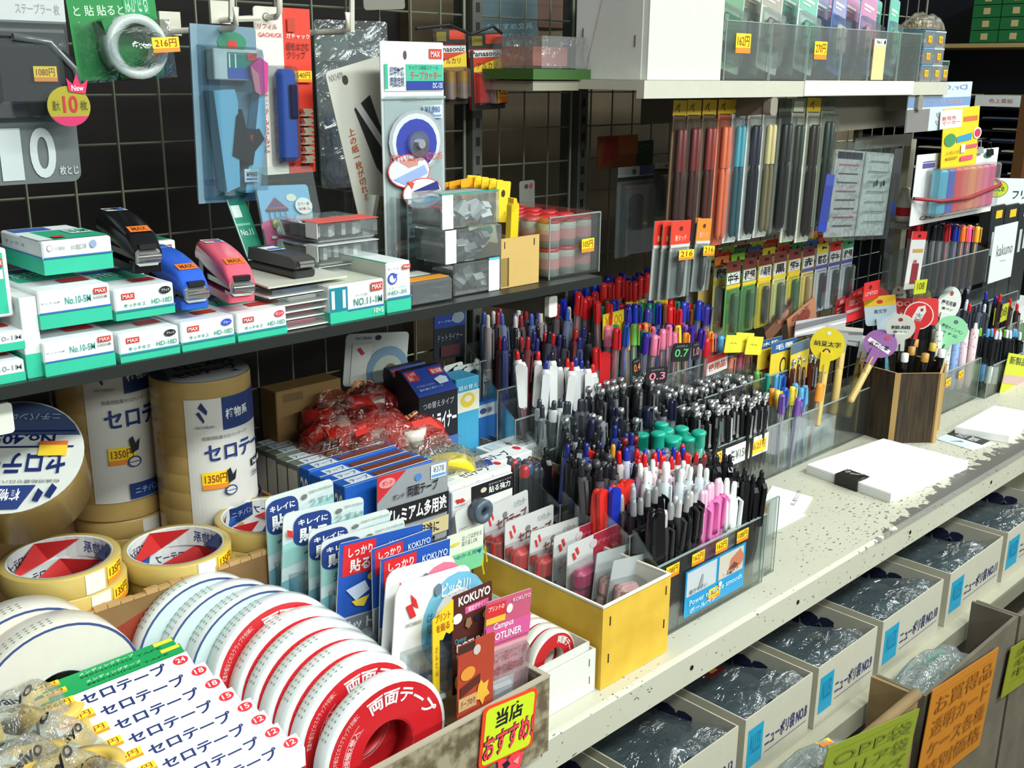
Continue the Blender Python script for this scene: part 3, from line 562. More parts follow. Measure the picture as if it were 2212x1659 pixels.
# light blue stapler pack
rt, W, H = hang_card('stapler_blister', 'pale blue carded stapler pack hanging on a hook, staple box on top', 'pack', (408, 50), (552, 60), (396, 442), 1.0, (112, 142, 158), [('r', 0, .88, 1, 1, (100, 134, 156)), ('t', .04, .86, .3, .9, '限定', (90, 90, 140)), ('e', .62, .09, .22, .06, (50, 130, 100)), ('e', .62, .1, .08, .022, REDT), ('r', 0, 0, .1, 1, (126, 156, 172))])
m = MB(); m.box((W * .2, -.018, -H * .3), (W * .86, -.002, -H * .13), mat((206, 212, 206)), .001); m.panel([('r', .3, .1, .98, .85, TEALD), ('r', .3, .6, .98, .95, (60, 90, 170)), ('t', .33, .15, .5, .6, '11', WHITE), ('r', .75, .1, .98, .35, REDT)], (W * .2, -.018, -H * .13), (W * .66, 0, 0), (0, 0, -H * .17), (0, -1, 0)); m.build('staple_box', rt)
m = MB(); m.prism([(W * .16, -H * .36), (W * .48, -H * .35), (W * .52, -H * .42), (W * .5, -H * .9), (W * .3, -H * .93)], -.020, -.002, mat((130, 190, 215), .3), 'y'); m.prism([(W * .98, -H * .4), (W * .88, -H * .36), (W * .78, -H * .62), (W * .66, -H * .8), (W * .6, -H * .94), (W * .82, -H * .94), (W * .92, -H * .7)], -.018, -.002, mat((140, 196, 220), .3), 'y'); m.build('stapler_body', rt)
m = MB(); m.prism([(W * .48, -H * .5), (W * .56, -H * .46), (W * .64, -H * .6), (W * .82, -H * .57), (W * .9, -H * .63), (W * .74, -H * .7), (W * .7, -H * .78), (W * .4, -H * .72)], -.022, -.001, mat((26, 24, 28), .35), 'y'); m.prism([(W * .66, -H * .61), (W * .72, -H * .6), (W * .7, -H * .65)], -.0225, -.02, mat((170, 40, 40)), 'y'); m.build('black_spring_clip', rt)
m = MB(); m.prism([(W * .7, -H * .22), (W * .86, -H * .17), (W * .98, -H * .2), (W * .96, -H * .36), (W * .82, -H * .38)], -.024, -.02, mat((205, 50, 140)), 'y'); m.prism([(W * .7, -H * .22), (W * .82, -H * .26), (W * .84, -H * .38), (W * .76, -H * .36)], -.0245, -.02, mat((220, 130, 140)), 'y'); m.build('pink_tag', rt)
m = MB(); m.box((W * .56, -.0225, -H * .875), (W * .78, -.021, -H * .80), mat(WHITE)); m.panel([('r', .1, .7, .9, .85, (60, 110, 190)), ('t', .1, .2, .9, .6, '¥980', INK)], (W * .56, -.0226, -H * .80), (W * .22, 0, 0), (0, 0, -H * .075), (0, -1, 0)); m.build('price_label', rt)
blister(rt, W * .08, W * 1.0, -H * .97, -H * .11, .028, clear((225, 240, 248), .10, .05), .006)
# white and red pack with blue clip driver
ops = [('r', .5, 0, 1, 1, (222, 62, 42)), ('e', .22, .06, .07, .025, GREY), ('e', .22, .06, .05, .018, WHITE), ('t', .06, .10, .4, .13, 'リフィル', (200, 90, 80)), ('t', .06, .15, .48, .175, 'GACHUCK', (215, 60, 50)), ('t', .54, .15, .97, .18, 'ガチャック', WHITE), ('t', .54, .2, .96, .30, '紙をはさむ\nクリップ', (110, 30, 20)), ('t', .54, .93, .96, .96, 'クリップ中玉', (90, 30, 20)), ('t', .06, .47, .16, .86, '紙\nを\nか\nん\nた\nん\nに', (180, 60, 60)), ('r', .56, .06, .7, .14, (190, 60, 40))]
rt, W, H = hang_card('clip_driver_pack', 'half white half red pack with blue clip driver and six silver clips', 'pack', (546, 12), (668, 20), (553, 380), 1.01, (232, 226, 214), ops, ytr=1.015)
m = MB(); m.box((W * .24, -.016, -H * .92), (W * .58, -.002, -H * .36), mat((34, 78, 170), .3), .005); m.build('clip_driver', rt)
m = MB(); m.box((W * .38, -.019, -H * .66), (W * .54, -.015, -H * .45), mat((20, 24, 60), .3), .002); m.build('slider', rt)
for k in range(6):
    z = -H * (.60 + .058 * k); m = MB(); m.prism([(W * .70, z), (W * .86, z), (W * .90, z - .003), (W * .84, z - .005), (W * .90, z - .008), (W * .70, z - .008), (W * .74, z - .005)], -.010, -.003, mat((214, 206, 180), .3, .6), 'y'); m.build('clip', rt)
blister(rt, W * .2, W * .62, -H * .94, -H * .34, .018, clear(gloss=.08, haze=.02), .003)
sticker(rt, (W * .64, -.0035, -H * .37), (W * .32, 0, 0), (0, 0, -.012), (0, -1, 0), '540円')
# bag card behind, cartridge box, wire basket corner
rt, W, H = hang_card('bagged_refill', 'clear bag of grey refill hanging behind the tall white cutter card', 'pack', (676, 62), (822, 66), (684, 402), 1.07, (84, 92, 92), [('r', .0, .0, .5, .2, (120, 128, 124)), ('r', .1, .55, .9, 1, (60, 80, 120)), ('r', .2, .62, .6, .95, (90, 110, 140))])
m = MB(); m.prism(rrect(-.004, -H - .004, W + .004, .01, .004), -.008, -.007, clear(gloss=.12, haze=.05, crinkle=.3), 'y'); m.build('clear_sleeve', rt)
carton('cartridge_box', 'dark box with red cartridge label high behind the white cutter cards', 'box', (700, 124), (822, 132), (698, 60), 1.085, .02, ((96, 94, 84),), [('r', .1, .3, .98, .78, (150, 30, 34)), ('t', .2, .38, .95, .7, 'カートリッジ', (205, 120, 90)), ('t', .05, .04, .95, .2, '40-4015 カートリッジ用', (60, 60, 60))])
# tall white cutter cards standing in the clear bin
ops = [('t', .04, .02, .28, .05, 'NX1470', GREY), ('e', .3, .06, .05, .022, (70, 60, 60)), ('p', [(.34, .2), (.66, .16), (.72, .3), (.9, .55), (.86, .72), (.5, .5)], (40, 44, 46)), ('p', [(.36, .19), (.46, .18), (.78, .42), (.72, .46)], (200, 202, 200)), ('t', .14, .28, .26, .64, '上\nの\n紙\n一\n枚\nが\n切\nれ\nる', (190, 100, 60)), ('p', [(.34, .68), (.46, .66), (.52, .82), (.4, .84)], (240, 205, 40)), ('p', [(.42, .70), (.46, .7), (.5, .8), (.46, .8)], (60, 50, 30))]
rt, W, H = hang_card('cutter_card', 'long cream cutter card leaning in the clear bin behind the circle cutter pack', 'card', (702, 156), (822, 120), (800, 592), .975, (206, 206, 194), ops, rad=.005)
ops = [('e', .38, .06, .028, .02, (90, 60, 70)), ('r', .76, .03, .97, .075, REDT), ('t', .79, .04, .94, .066, 'MAX', WHITE), ('r', .05, .10, .98, .22, (228, 236, 234)), ('r', .05, .1, .1, .21, (50, 180, 140)), ('r', .38, .10, .98, .18, (70, 184, 150)), ('t', .42, .105, .9, .125, 'マックス両面スケール', TEALD), ('t', .45, .13, .95, .17, 'テープカッター', (210, 80, 90)), ('r', .38, .175, .98, .215, (34, 60, 150)), ('t', .8, .183, .96, .208, 'DC-135', WHITE), ('t', .12, .11, .34, .2, '印字対応\n両面定規', NAVY),
    ('r', 0, .245, 1, .255, (200, 204, 202)), ('t', .3, .252, .72, .262, '両面印刷タイプ', GREY), ('r', .62, .285, .94, .345, (236, 242, 246)), ('t', .65, .29, .9, .325, '¥1,980', (40, 80, 160)), ('r', .64, .33, .92, .338, (90, 150, 220)),
    ('e', .5, .45, .44, .145, (165, 170, 176)), ('e', .5, .45, .39, .13, (205, 210, 214)), ('e', .5, .46, .33, .115, (50, 62, 160)), ('e', .52, .46, .18, .06, (130, 140, 180)), ('e', .56, .48, .13, .04, (60, 66, 110)), ('e', .36, .585, .34, .08, (214, 80, 70)), ('e', .36, .585, .325, .075, (214, 222, 234)), ('p', [(.2, .54), (.5, .52), (.5, .56), (.35, .57)], (200, 140, 130)), ('p', [(.1, .62), (.6, .56), (.66, .6), (.3, .65)], (150, 170, 215)), ('p', [(.5, .5), (.56, .46), (.6, .51)], (220, 60, 50)), ('t', .06, .5, .9, .54, 'きれいに円が切れる', (200, 90, 80)),
    ('e', .56, .695, .33, .075, (214, 80, 70)), ('e', .56, .695, .315, .07, (226, 228, 232)), ('p', [(.4, .68), (.8, .64), (.84, .68), (.5, .71)], (40, 50, 120)), ('p', [(.3, .74), (.8, .70), (.8, .73), (.5, .755)], (150, 180, 220)), ('p', [(.3, .63), (.42, .64), (.38, .67)], (214, 80, 50)), ('t', .25, .78, .75, .795, '円切り 両面印刷付き', NAVY), ('r', .3, .84, .6, .9, (200, 220, 230)), ('t', .32, .85, .58, .89, '切り抜き\n簡単操作', (80, 130, 160)), ('e', .2, .94, .13, .04, (214, 120, 110)), ('e', .2, .94, .12, .036, (214, 216, 214)), ('r', .3, .93, .56, .95, (150, 190, 210))]
rt, W, H = hang_card('circle_cutter_pack', 'tall white pack with dark blue dial and red ringed pictures standing in the clear bin', 'pack', (820, 88), (957, 92), (814, 566), .93, (216, 220, 220), ops, rad=.002)
m = MB(); m.X = T(W * .5, -.004, -H * .46) @ Matrix.Rotation(R90, 4, 'X'); m.cyl(.014, 0, .006, clear((200, 205, 230), .2, .1), 20); m.cyl(.005, .006, .01, mat((180, 182, 190), .3, .5), 16); m.build('cutter_dial', rt)
m = MB(); m.prism(rrect(.001, -H, W - .001, -H * .24, .003), -.0035, -.003, clear(gloss=.06, haze=.03), 'y'); m.build('clear_sleeve', rt)
# battery packs
def battery_pack(label, TL, TR, BL, y, n, second):
    ops = [('r', 0, 0, 1, .2, (40, 34, 30)), ('r', .5, .02, .98, .14, (190, 60, 30)), ('r', .1, .04, .4, .16, (120, 110, 30)), ('r', .0, .22, 1, .31, (214, 216, 214)), ('t', .06, .23, .96, .30, 'Panasonic', INK, .02), ('r', 0, .31, 1, .5, (190, 60, 34)), ('p', [(0, .46), (1, .31), (1, .5), (0, .5)], (220, 190, 50)), ('t', .2, .38, .8, .46, 'アルカリ', (120, 40, 30)), ('r', 0, .5, 1, .9, (196, 44, 38) if second else (150, 120, 60)), ('r', 0, .9, 1, 1, (40, 34, 30)), ('r', .0, .22, .1, 1, (40, 34, 30))]
    rt, W, H = hang_card('battery_pack', label, 'battery pack', TL, TR, BL, y, (150, 40, 36), ops, group='battery packs on the mesh')
    bm_ = mat((190, 165, 60), .3, .6); sv = mat((170, 170, 168), .3, .7)
    for k in range(n):
        m = MB(); x = W * ((.35 + .4 * k) if n > 1 else .62); m.X = T(x, -.008, -H * .92); m.cyl(.0068, 0, H * .22, sv, 14); m.cyl(.0069, H * .22, H * .36, bm_, 14); m.cyl(.0025, H * .36, H * .375, sv, 10); m.build('battery_cell', rt)
    blister(rt, W * .12, W * .96, -H * .95, -H * .5, .016, clear((255, 236, 230), .10, .03), .003)
    if second: sticker(rt, (W * .55, -.0164, -H * .62), (W * .3, 0, 0), (0, 0, -.028), (0, -1, 0), '432')
battery_pack('battery pack with two slim cells, partly hidden behind the circle cutter pack', (934, 62), (1004, 62), (938, 228), 1.06, 2, False)
battery_pack('battery pack with red panel and single yellow stickered cell', (1010, 72), (1084, 70), (1016, 240), 1.06, 1, True)
m = MB(); y = 1.04; a = PY(940, 64, y); b = PY(1084, 72, y); m.tube([(a.x - .03, y, a.z), (a.x + .02, y - .004, a.z + .006), ((a.x + b.x) / 2, y - .002, a.z - .004), (b.x - .02, y - .004, b.z + .008), (b.x, y, b.z)], .002, BLACK, 6)
tag(m.build('black_cord'), 'black cord draped across the tops of the battery packs', 'cord')
hang_card('small_grey_card', 'small grey card with round mark hanging low on the narrow mesh', 'card', (1122, 392), (1155, 388), (1122, 455), 1.10, (128, 130, 122), [('e', .45, .2, .14, .08, (80, 50, 50)), ('e', .75, .2, .1, .1, (150, 60, 60))])
# beyond the mesh: posters and boxes in the gap
hang_card('poster', 'blue grey printed poster hanging beyond the mesh above the batteries', 'poster', (1034, -40), (1160, -40), (1036, 112), 1.2, (70, 90, 96), [('t', .1, .6, .9, .7, 'おすすめ文具', (120, 150, 160)), ('t', .1, .75, .9, .82, '便利なカッター', (120, 150, 160)), ('t', .1, .87, .9, .94, '各種そろえました', (120, 150, 160))])
carton('brown_carton', 'dark brown carton stacked beyond the mesh above the upper shelf', 'box', (1160, 60), (1260, 62), (1160, -60), 1.2, .08, ((84, 54, 34),))
m = MB(); y = 1.0
for (x0, y0, x1, y1) in ((495, -20, 690, -10), (495, 42, 560, 40), (500, -20, 500, 44), (760, -20, 760, 70), (690, -12, 830, -30)):
    a = PY(x0, y0, y); b = PY(x1, y1, y); m.tube([a, b], .003, HOOK, 6)
tag(m.build('wire_rack_frame'), 'pale wire rack frame hung high over the stapler packs', 'rack')
hang_card('card_box', 'grey card box hanging high behind the wire rack frame', 'box', (780, -60), (870, -60), (790, 22), 1.08, (120, 118, 106), [])
# ================================================================== tape corner on the counter
def PD(px, py, depth): return EYE + ray(px, py) * (depth / F_PX)
KRAFT = two_tone('kraft_board', (120, 90, 54), (142, 108, 66), 14, .3, .7, .85)
STAIN = two_tone('stained_board', (98, 84, 62), (158, 148, 122), 55, .40, .58, .8, c3=(130, 118, 92), detail=3)
ROLL = .0518; RH = .02; FL = .958
# brown box of tape rolls
EDGE = PY(300, 1287, .85).z
rt = open_box('cardboard_box', 'brown cardboard box with torn front edge full of clear tape rolls', .06, .85, .8, .535, .245, (EDGE - .8, .2, .2, .2), KRAFT, t=.004,
    ops_f=[('p', [(.42, .2), (.62, .05), (.66, .5), (.5, .8), (.40, .6)], (150, 60, 40)), ('e', .93, .34, .045, .16, (30, 50, 70)), ('e', .93, .34, .03, .1, (150, 112, 66)), ('t', .45, .25, .6, .6, '壱', (110, 50, 30))])
m = MB(); rn = random.Random(3)
for i in range(44): x = .004 + i * .012; m.box((x, -.0006, EDGE - .8 - .002), (x + .0125, .0046, EDGE - .8 + rn.random() * .0035), mat((186, 148, 96), .9))
m.build('torn_rim', rt)
m = MB(); m.box((.004, .004, .004), (.531, .241, FL - .8 - .0005), KRAFT); m.build('inner_floor', rt)
FILM = mat((206, 180, 104), .22, 0, .05); FILM_SHADED = mat((176, 146, 88), .25, 0, .05)  # second film is the same tape with the shelf's shade in its colour
def core_ops(seed):
    return [('r', 0, 0, 1, 1, (222, 224, 222)), ('p', [(.0, .2), (.12, .1), (.3, 1), (.05, 1)], (206, 44, 44)), ('p', [(.28, 0), (.42, 0), (.5, .9), (.36, 1)], (30, 80, 160)), ('p', [(.55, .1), (.7, 0), (.86, .9), (.66, 1)], (206, 44, 44)), ('t', .43, .2, .54, .8, '植物系', (50, 70, 130)), ('p', [(.88, 0), (.96, .1), (1, 1), (.9, .9)], (30, 80, 160)), ('t', .72, .3, .86, .75, 'セロテープ', NAVY), ('e', .6, .4, .015, .16, (235, 200, 195)), ('e', .64, .5, .015, .16, (235, 200, 195)), ('t', .14, .3, .27, .7, '20巻', (50, 70, 130))]
def roll_parts(parent, film, seed=0, sticker_a=None, rot=0):
    m = MB(); m.lathe([(ROLL - .0065, .0), (ROLL - .0006, 0), (ROLL, .0008), (ROLL, RH - .0008), (ROLL - .0006, RH), (ROLL - .0065, RH)], film, 48, True); m.build('tape', parent)
    m = MB(); m.lathe([(ROLL - .0065, RH + .0003), (ROLL - .0082, RH + .0003), (ROLL - .0082, 0), (ROLL - .0065, 0)], mat((226, 228, 224)), 48)
    m.ops(core_ops(seed), lambda u, v, l: ((ROLL - .0083 - l * .5) * math.cos(rot + 2 * math.pi * u), (ROLL - .0083 - l * .5) * math.sin(rot + 2 * math.pi * u), RH * (1 - v)), su=30); m.build('printed_core', parent)
def wall_label(parent, ops, a0, a1, z0, z1, name, r=ROLL):
    m = MB(); m.ops(ops, lambda u, v, l: ((r + .0003 + l) * math.cos(a0 + (a1 - a0) * u), (r + .0003 + l) * math.sin(a0 + (a1 - a0) * u), z1 + (z0 - z1) * v), su=30); m.build(name, parent)
GR = 'loose clear tape rolls in the brown box'
def loose_roll(label, x, y, z, tilt=0.0, rot=0, price=False, white=True):
    rt = thing('tape_roll', label, 'tape roll', T(x, y, z, 0, tilt), GR); roll_parts(rt, FILM, 0, rot=rot)
    av = math.atan2(-y, -x)
    if white: wall_label(rt, [('r', 0, 0, 1, 1, (226, 222, 212))], av + .35, av + .72, .0005, RH - .0005, 'paper_tab')
    if price: wall_label(rt, price_ops('135円'), av + .78, av + 1.25, .002, RH - .001, 'price_sticker')
pa = PD(130, 1195, .955); zA = FL
for k in range(4): loose_roll('yellowish tape roll %s in the stack at the box end' % ('at the bottom', 'second from bottom', 'third up with sticker', 'on top with printed core')[k], pa.x + .003 * (k == 2), pa.y + .002 * (k % 2), zA + k * (RH + .0004), 0, 2.4 + k * .4, k >= 2)
pb = PD(380, 1175, 1.03)
for k in range(3): loose_roll('yellowish tape roll %s in the middle front stack' % ('at the bottom', 'second up', 'on top with price sticker')[k], pb.x + .004 * (k == 1), pb.y, zA + k * (RH + .0004), 0, 1.6 + k, k == 2)
pc = PD(578, 1125, 1.103)
for k in range(3): loose_roll('yellowish tape roll %s in the stack beside hanging tape cards' % ('at the bottom', 'second up', 'on top showing white core')[k], pc.x, pc.y + .003, zA + k * (RH + .0004), 0, .2 + k)
# wrapped towers of ten
LBL = [('r', 0, 0, 1, 1, (214, 212, 206)), ('r', .33, 0, 1, .25, (24, 52, 110)), ('t', .36, .09, .62, .17, '植物系', WHITE, .02), ('p', [(.12, .06), (.15, .02), (.2, .09), (.19, .12)], NAVY), ('p', [(.10, .1), (.13, .09), (.17, .16), (.16, .18)], NAVY), ('t', .09, .2, .25, .22, 'NICHIBAN', GREY), ('t', .14, .28, .58, .31, '包装用粘着セロハンテープ', GREY), ('t', .15, .34, .95, .48, 'セロテープ', (26, 46, 110), .025), ('r', .62, .54, .86, .6, INK), ('t', .64, .55, .84, .59, 'No.405', WHITE), ('t', .62, .63, .86, .68, '15mm×35m', NAVY), ('e', .36, .72, .06, .04, (50, 70, 120)), ('e', .36, .72, .045, .03, (214, 212, 206)), ('r', .31, .717, .41, .723, (50, 70, 120)), ('p', [(.33, .56), (.36, .54), (.38, .6), (.42, .56), (.4, .64), (.34, .66)], INK), ('r', .3, .87, 1, .98, (24, 52, 110)), ('t', .34, .9, .8, .95, 'ニチバン株式会社', (150, 170, 210))]
def tower(label, x, y, z, n, lab, sticker_at, gap=0):
    rt = thing('tape_tower', label, 'tape stack', T(x, y, z), 'wrapped towers of clear tape')
    h = n * RH
    m = MB(); prof = [(0, 0)]
    for k in range(n): prof += [(ROLL - .0004, k * RH + .0004), (ROLL, k * RH + .002), (ROLL, (k + 1) * RH - .002), (ROLL - .0004, (k + 1) * RH - .0004)]
    prof += [(ROLL - .0005, h)]; m.lathe(prof, FILM_SHADED, 48); m.build('tape', rt)
    m = MB(); n_ = 40; m.add([((ROLL - .001) * math.cos(2 * math.pi * i / n_), (ROLL - .001) * math.sin(2 * math.pi * i / n_), h + .0003) for i in range(n_)], [tuple(range(n_))], (226, 229, 230))
    m.ops([('p', [(.5 + .48 * math.cos(a), .5 + .48 * math.sin(a)) for a in [math.pi * (.85 + i / 16) for i in range(0, 9)]], (110, 126, 160)), ('t', .3, .3, .95, .45, 'No.405', NAVY), ('t', .16, .5, .86, .72, 'セロテープ', NAVY, .02), ('r', .3, .2, .6, .27, (120, 130, 150)), ('r', .62, .2, .8, .3, (240, 200, 40)), ('p', [(.7, .8), (.74, .76), (.78, .86)], NAVY)], lambda u, v, l: ((u - .5) * ROLL * 2, (.5 - v) * ROLL * 2, h + .0004 + l)); m.build('top_label', rt)
    if lab: wall_label(rt, LBL, lab[0], lab[1], lab[2], lab[3], 'wrap_label'); 
    if sticker_at: wall_label(rt, price_ops('1350円'), *sticker_at, 'price_sticker', ROLL + .0018)
    return rt
R_ = math.radians
p1 = PD(243, 950, 1.062 * 1.088); p2 = PD(440, 920, 1.045 * 1.088)
for (p, l1, n0) in ((p1, 'first', 0), (p2, 'second', 1)):
    av = math.degrees(math.atan2(-p.y, -p.x)); zt = FL
    for k in range(1 if n0 else 2):
        rt = thing('tape_roll', 'shade darkened tape roll under the %s wrapped tower%s' % (l1, '' if n0 else (', lower', ', upper')[k]), 'tape roll', T(p.x + (.006 if n0 else .004 * k), p.y - .001, zt), 'tape rolls under the towers'); roll_parts(rt, FILM_SHADED); wall_label(rt, [('r', 0, 0, 1, 1, (200, 196, 186))], R_(av + 20), R_(av + 42), .001, RH - .001, 'paper_tab'); zt += RH + .0004  # film and paper tab both coloured darker to stand for shade
    ht = (PY(430, 790, p2.y).z - zt) if n0 else .222
    n = 9 if n0 else 9
    tower('wrapped tape tower with white and navy label, %s' % ('nearer the picture edge' if not n0 else 'its printed top showing'), p.x, p.y, zt, n, (R_(av - (26 if not n0 else 20)), R_(av + 105), .022, n * RH - (.0 if not n0 else .018)), (R_(av - 6), R_(av + 24), n * RH * .36, n * RH * .36 + .019))
# third tower lying tilted with its round label to the viewer
pt = PY(28, 985, .90)
nrm = Vector((-.30, -.52, .80)).normalized(); up = Vector((.25, .3, 1)); ez = nrm; ex = up.cross(ez).normalized(); ey = ez.cross(ex)
X = Matrix(((ex.x, ey.x, ez.x, pt.x), (ex.y, ey.y, ez.y, pt.y), (ex.z, ey.z, ez.z, pt.z), (0, 0, 0, 1))) @ Matrix.Translation((0, 0, -.055))
rt = thing('tape_tower', 'tilted tape stack showing its round white and navy end label upside down', 'tape stack', X, 'wrapped towers of clear tape')
m = MB(); m.lathe([(0, 0), (ROLL * 1.06, 0), (ROLL * 1.06, .05), (ROLL * 1.08, .054), (0, .054)], FILM_SHADED, 48); m.build('tape', rt)
m = MB(); rr = ROLL * 1.1; m.add([(rr * math.cos(i * math.pi / 24), rr * math.sin(i * math.pi / 24), .0555) for i in range(48)], [tuple(range(48))], (216, 218, 212))
m.ops([('p', [(.5 + .49 * math.cos(a), .5 + .49 * math.sin(a)) for a in [math.pi * (.12 + i * .76 / 10) for i in range(11)]], (70, 86, 124)), ('t', .22, .60, .66, .69, 'No.405', NAVY, .02), ('r', .08, .71, .8, .725, NAVY), ('r', .08, .565, .7, .58, NAVY), ('t', .12, .32, .86, .52, 'セロテープ', NAVY, .03), ('t', .14, .25, .74, .28, '包装用粘着セロハンテープ', GREY, .01), ('p', [(.3, .23), (.7, .23), (.62, .03), (.4, .03)], (40, 60, 120)), ('t', .4, .1, .62, .2, '植物系', WHITE, .02), ('p', [(.15, .2), (.19, .24), (.23, .14), (.19, .11)], NAVY), ('p', [(.24, .16), (.28, .2), (.31, .1), (.27, .08)], NAVY), ('r', .12, .48, .32, .60, (240, 205, 50)), ('r', .12, .575, .32, .61, (225, 110, 50)), ('t', .2, .80, .8, .87, 'ニチバンの産業用', (170, 180, 200), .01)], lambda u, v, l: (-(u - .5) * 2 * rr, -(.5 - v) * 2 * rr, .0556 + l)); m.build('end_label', rt)
# front tray of stained board
FT = .886
TY = .635; TX1 = .684
rt = open_box('stained_tray', 'brown mottled card tray overhanging the counter edge, full of double sided tape and carded tape', .10, TY, .8005, TX1 - .10, .212, (FT - .8, .12, .12, FT - .8), STAIN, t=.0045)
m = MB(); m.box((0, -.0008, FT - .801), (TX1 - .10, .0052, FT - .8 + .0012), mat((176, 168, 148), .8)); m.box((TX1 - .1052, 0, FT - .801), (TX1 - .0992, .2, FT - .8 + .001), mat((176, 168, 148), .8)); m.build('pale_rim', rt)
# recommendation sign on the tray
a = PY(1043, 1530, TY - .002); b = PY(1160, 1482, TY - .002); c = PY(1040, 1659, TY - .002)
X = frame(a, b - a, a - c); W = (b - a).length; Hs = (c - a).length
rt = thing('shop_sign', 'yellow green handwritten sign with orange border taped to the mottled tray', 'sign', X)
m = MB(); m.prism(rrect(0, -Hs, W, 0, .006), -.0012, 0, mat((235, 70, 40)), 'y'); m.ops([('p', [(.05 + .9 * (x), .04 + .92 * y) for x, y in rrect(0, 0, 1, 1, .08)], (206, 226, 40))], lambda u, v, l: (u * W, -.0013 - l, -v * Hs))
m.ops([('t', .24, .10, .74, .40, '当店', INK, .03), ('t', .045, .44, .97, .86, 'おすすめ!', INK, .055), ('t', .06, .45, .96, .85, 'おすすめ!', (240, 70, 84), .02)], lambda u, v, l: (u * W, -.0015 - l, -(v - .10 * u + .05) * Hs)); m.build('sign_board', rt)
m = MB(); m.prism([(W * .36, -Hs * 1.02), (W * .48, -Hs * .99), (W * .54, -Hs * 1.08), (W * .66, -Hs * .98), (W * .84, -Hs * 1.05), (W * .80, -Hs * 1.28), (W * .4, -Hs * 1.3)], -.0012, 0, mat((240, 70, 84)), 'y'); m.ops([('p', [(.44, 1.08), (.54, 1.05), (.6, 1.14), (.5, 1.2)], INK), ('p', [(.64, 1.12), (.76, 1.06), (.74, 1.2)], (250, 150, 150))], lambda u, v, l: (u * W, -.0013 - l, -v * Hs)); m.build('pink_hand', rt)
# double sided tape discs in a row
RD = .0695
def arc(a0, a1, r0, r1): return lambda u, v, l: ((r1 - (r1 - r0) * v) * math.cos(R_(a0 + (a1 - a0) * u)), -l, (r1 - (r1 - r0) * v) * math.sin(R_(a0 + (a1 - a0) * u)))
RDISC = mat((206, 36, 44), .3, 0, .03); WDISC = mat((232, 236, 236), .25, 0, .03)
def disc_proto(red, th, pl=(206, 222, 222), wd=None):
    hs = {}
    m = MB(); m.X = Matrix.Rotation(R90, 4, 'X')  # axis to -y
    m.lathe([(.030, -th), (RD - .002, -th), (RD, -th + .002), (RD, -.002), (RD - .002, 0), (.030, 0)], wd or WDISC, 56, True, close=True)
    body = m.build('wrapped_roll')
    m = MB(); n = 48
    if red:
        vs = [(r * math.cos(2 * math.pi * i / n), -.0004, r * math.sin(2 * math.pi * i / n)) for r in (.030, .0645) for i in range(n)]
        m.add(vs, [(i, (i + 1) % n, n + (i + 1) % n, n + i) for i in range(n)], RDISC)
        m.ops([('t', 0, .0, 1, 1, '両面テープ', WHITE, .025)], lambda u, v, l: arc(112, 18, .045, .0605)(u, v, l + .0006))
        m.ops([('t', 0, 0, 1, 1, '写真や紙などのスクラップや封緘に', (235, 180, 180), .01)], lambda u, v, l: arc(176, 122, .056, .0615)(u, v, l + .0006))
        for r in (.0425, .0495):
            k = 14; q = [(arc(180, 128, r, r + .0006)(i / k, vv, .0008)) for i in range(k + 1) for vv in (0, 1)]; m.add(q, [(2 * i, 2 * i + 1, 2 * i + 3, 2 * i + 2) for i in range(k)], (240, 180, 180))
        m.ops([('t', 0, 0, 1, 1, '細幅2巻入', (245, 200, 200), .02)], lambda u, v, l: arc(176, 132, .0435, .049)(u, v, l + .0006))
        lab = m.build('red_label')
    else:
        vs = [(r * math.cos(2 * math.pi * i / n), -.0004, r * math.sin(2 * math.pi * i / n)) for r in (.0668, .069) for i in range(n)]
        m.add(vs, [(i, (i + 1) % n, n + (i + 1) % n, n + i) for i in range(n)], (60, 78, 130))
        vs = [(r * math.cos(2 * math.pi * i / n), -.0003, r * math.sin(2 * math.pi * i / n)) for r in (.030, .0668) for i in range(n)]
        m.add(vs, [(i, (i + 1) % n, n + (i + 1) % n, n + i) for i in range(n)], pl); lab = m.build('pale_label')
    m = MB(); m.X = Matrix.Rotation(R90, 4, 'X'); m.lathe([(.0300, -th), (.0300, 0), (.028, 0), (.028, -th)], mat((190, 34, 40) if red else (214, 220, 220), .4), 40, close=True); core = m.build('core')
    m = MB()
    for k in range(10):
        a = R_(150 - k * 5); 
        for j in range(3): m.add([((RD + .0004) * math.cos(a + R_(q[0])), .006 + .004 * j + q[1], (RD + .0004) * math.sin(a + R_(q[0]))) for q in ((0, 0), (1.6, 0), (1.6, .0014), (0, .0014))], [(0, 1, 2, 3)], (120, 160, 130))
    dots = m.build('green_print')
    return [body, lab, core, dots]
def disc(label, P_, parts, first, grp, tilt=0.0, roll=0.0):
    rt = thing('double_sided_tape', label, 'tape roll', Matrix.Translation(P_) @ Matrix.Rotation(roll, 4, 'Y'), grp)
    for o in parts:
        c = o if first else o.copy()
        if not first: COL.objects.link(c)
        c.parent = rt
    return rt
RP = disc_proto(True, .0172); WP = disc_proto(False, .0166)
def dpos(y): t = (y - .668) / (.83 - .668); return Vector((.500 + (.462 - .500) * t, y, .879 + (.936 - .879) * t))
ords = ('nearest the tray front', 'second', 'third', 'fourth', 'fifth', 'sixth', 'last before the plain rolls')
for k in range(7):
    y = .662 + k * .0177 + (.010 if k else 0)
    P_ = dpos(y)
    if k == 6: P_ += Vector((-.008, 0, .006))
    disc('red and white double sided tape roll, %s%s' % (ords[k], ' in the row' if k else ', whole red ring showing'), P_, RP, k == 0, 'red ringed double sided tape rolls', 0, .05 * (k % 4))
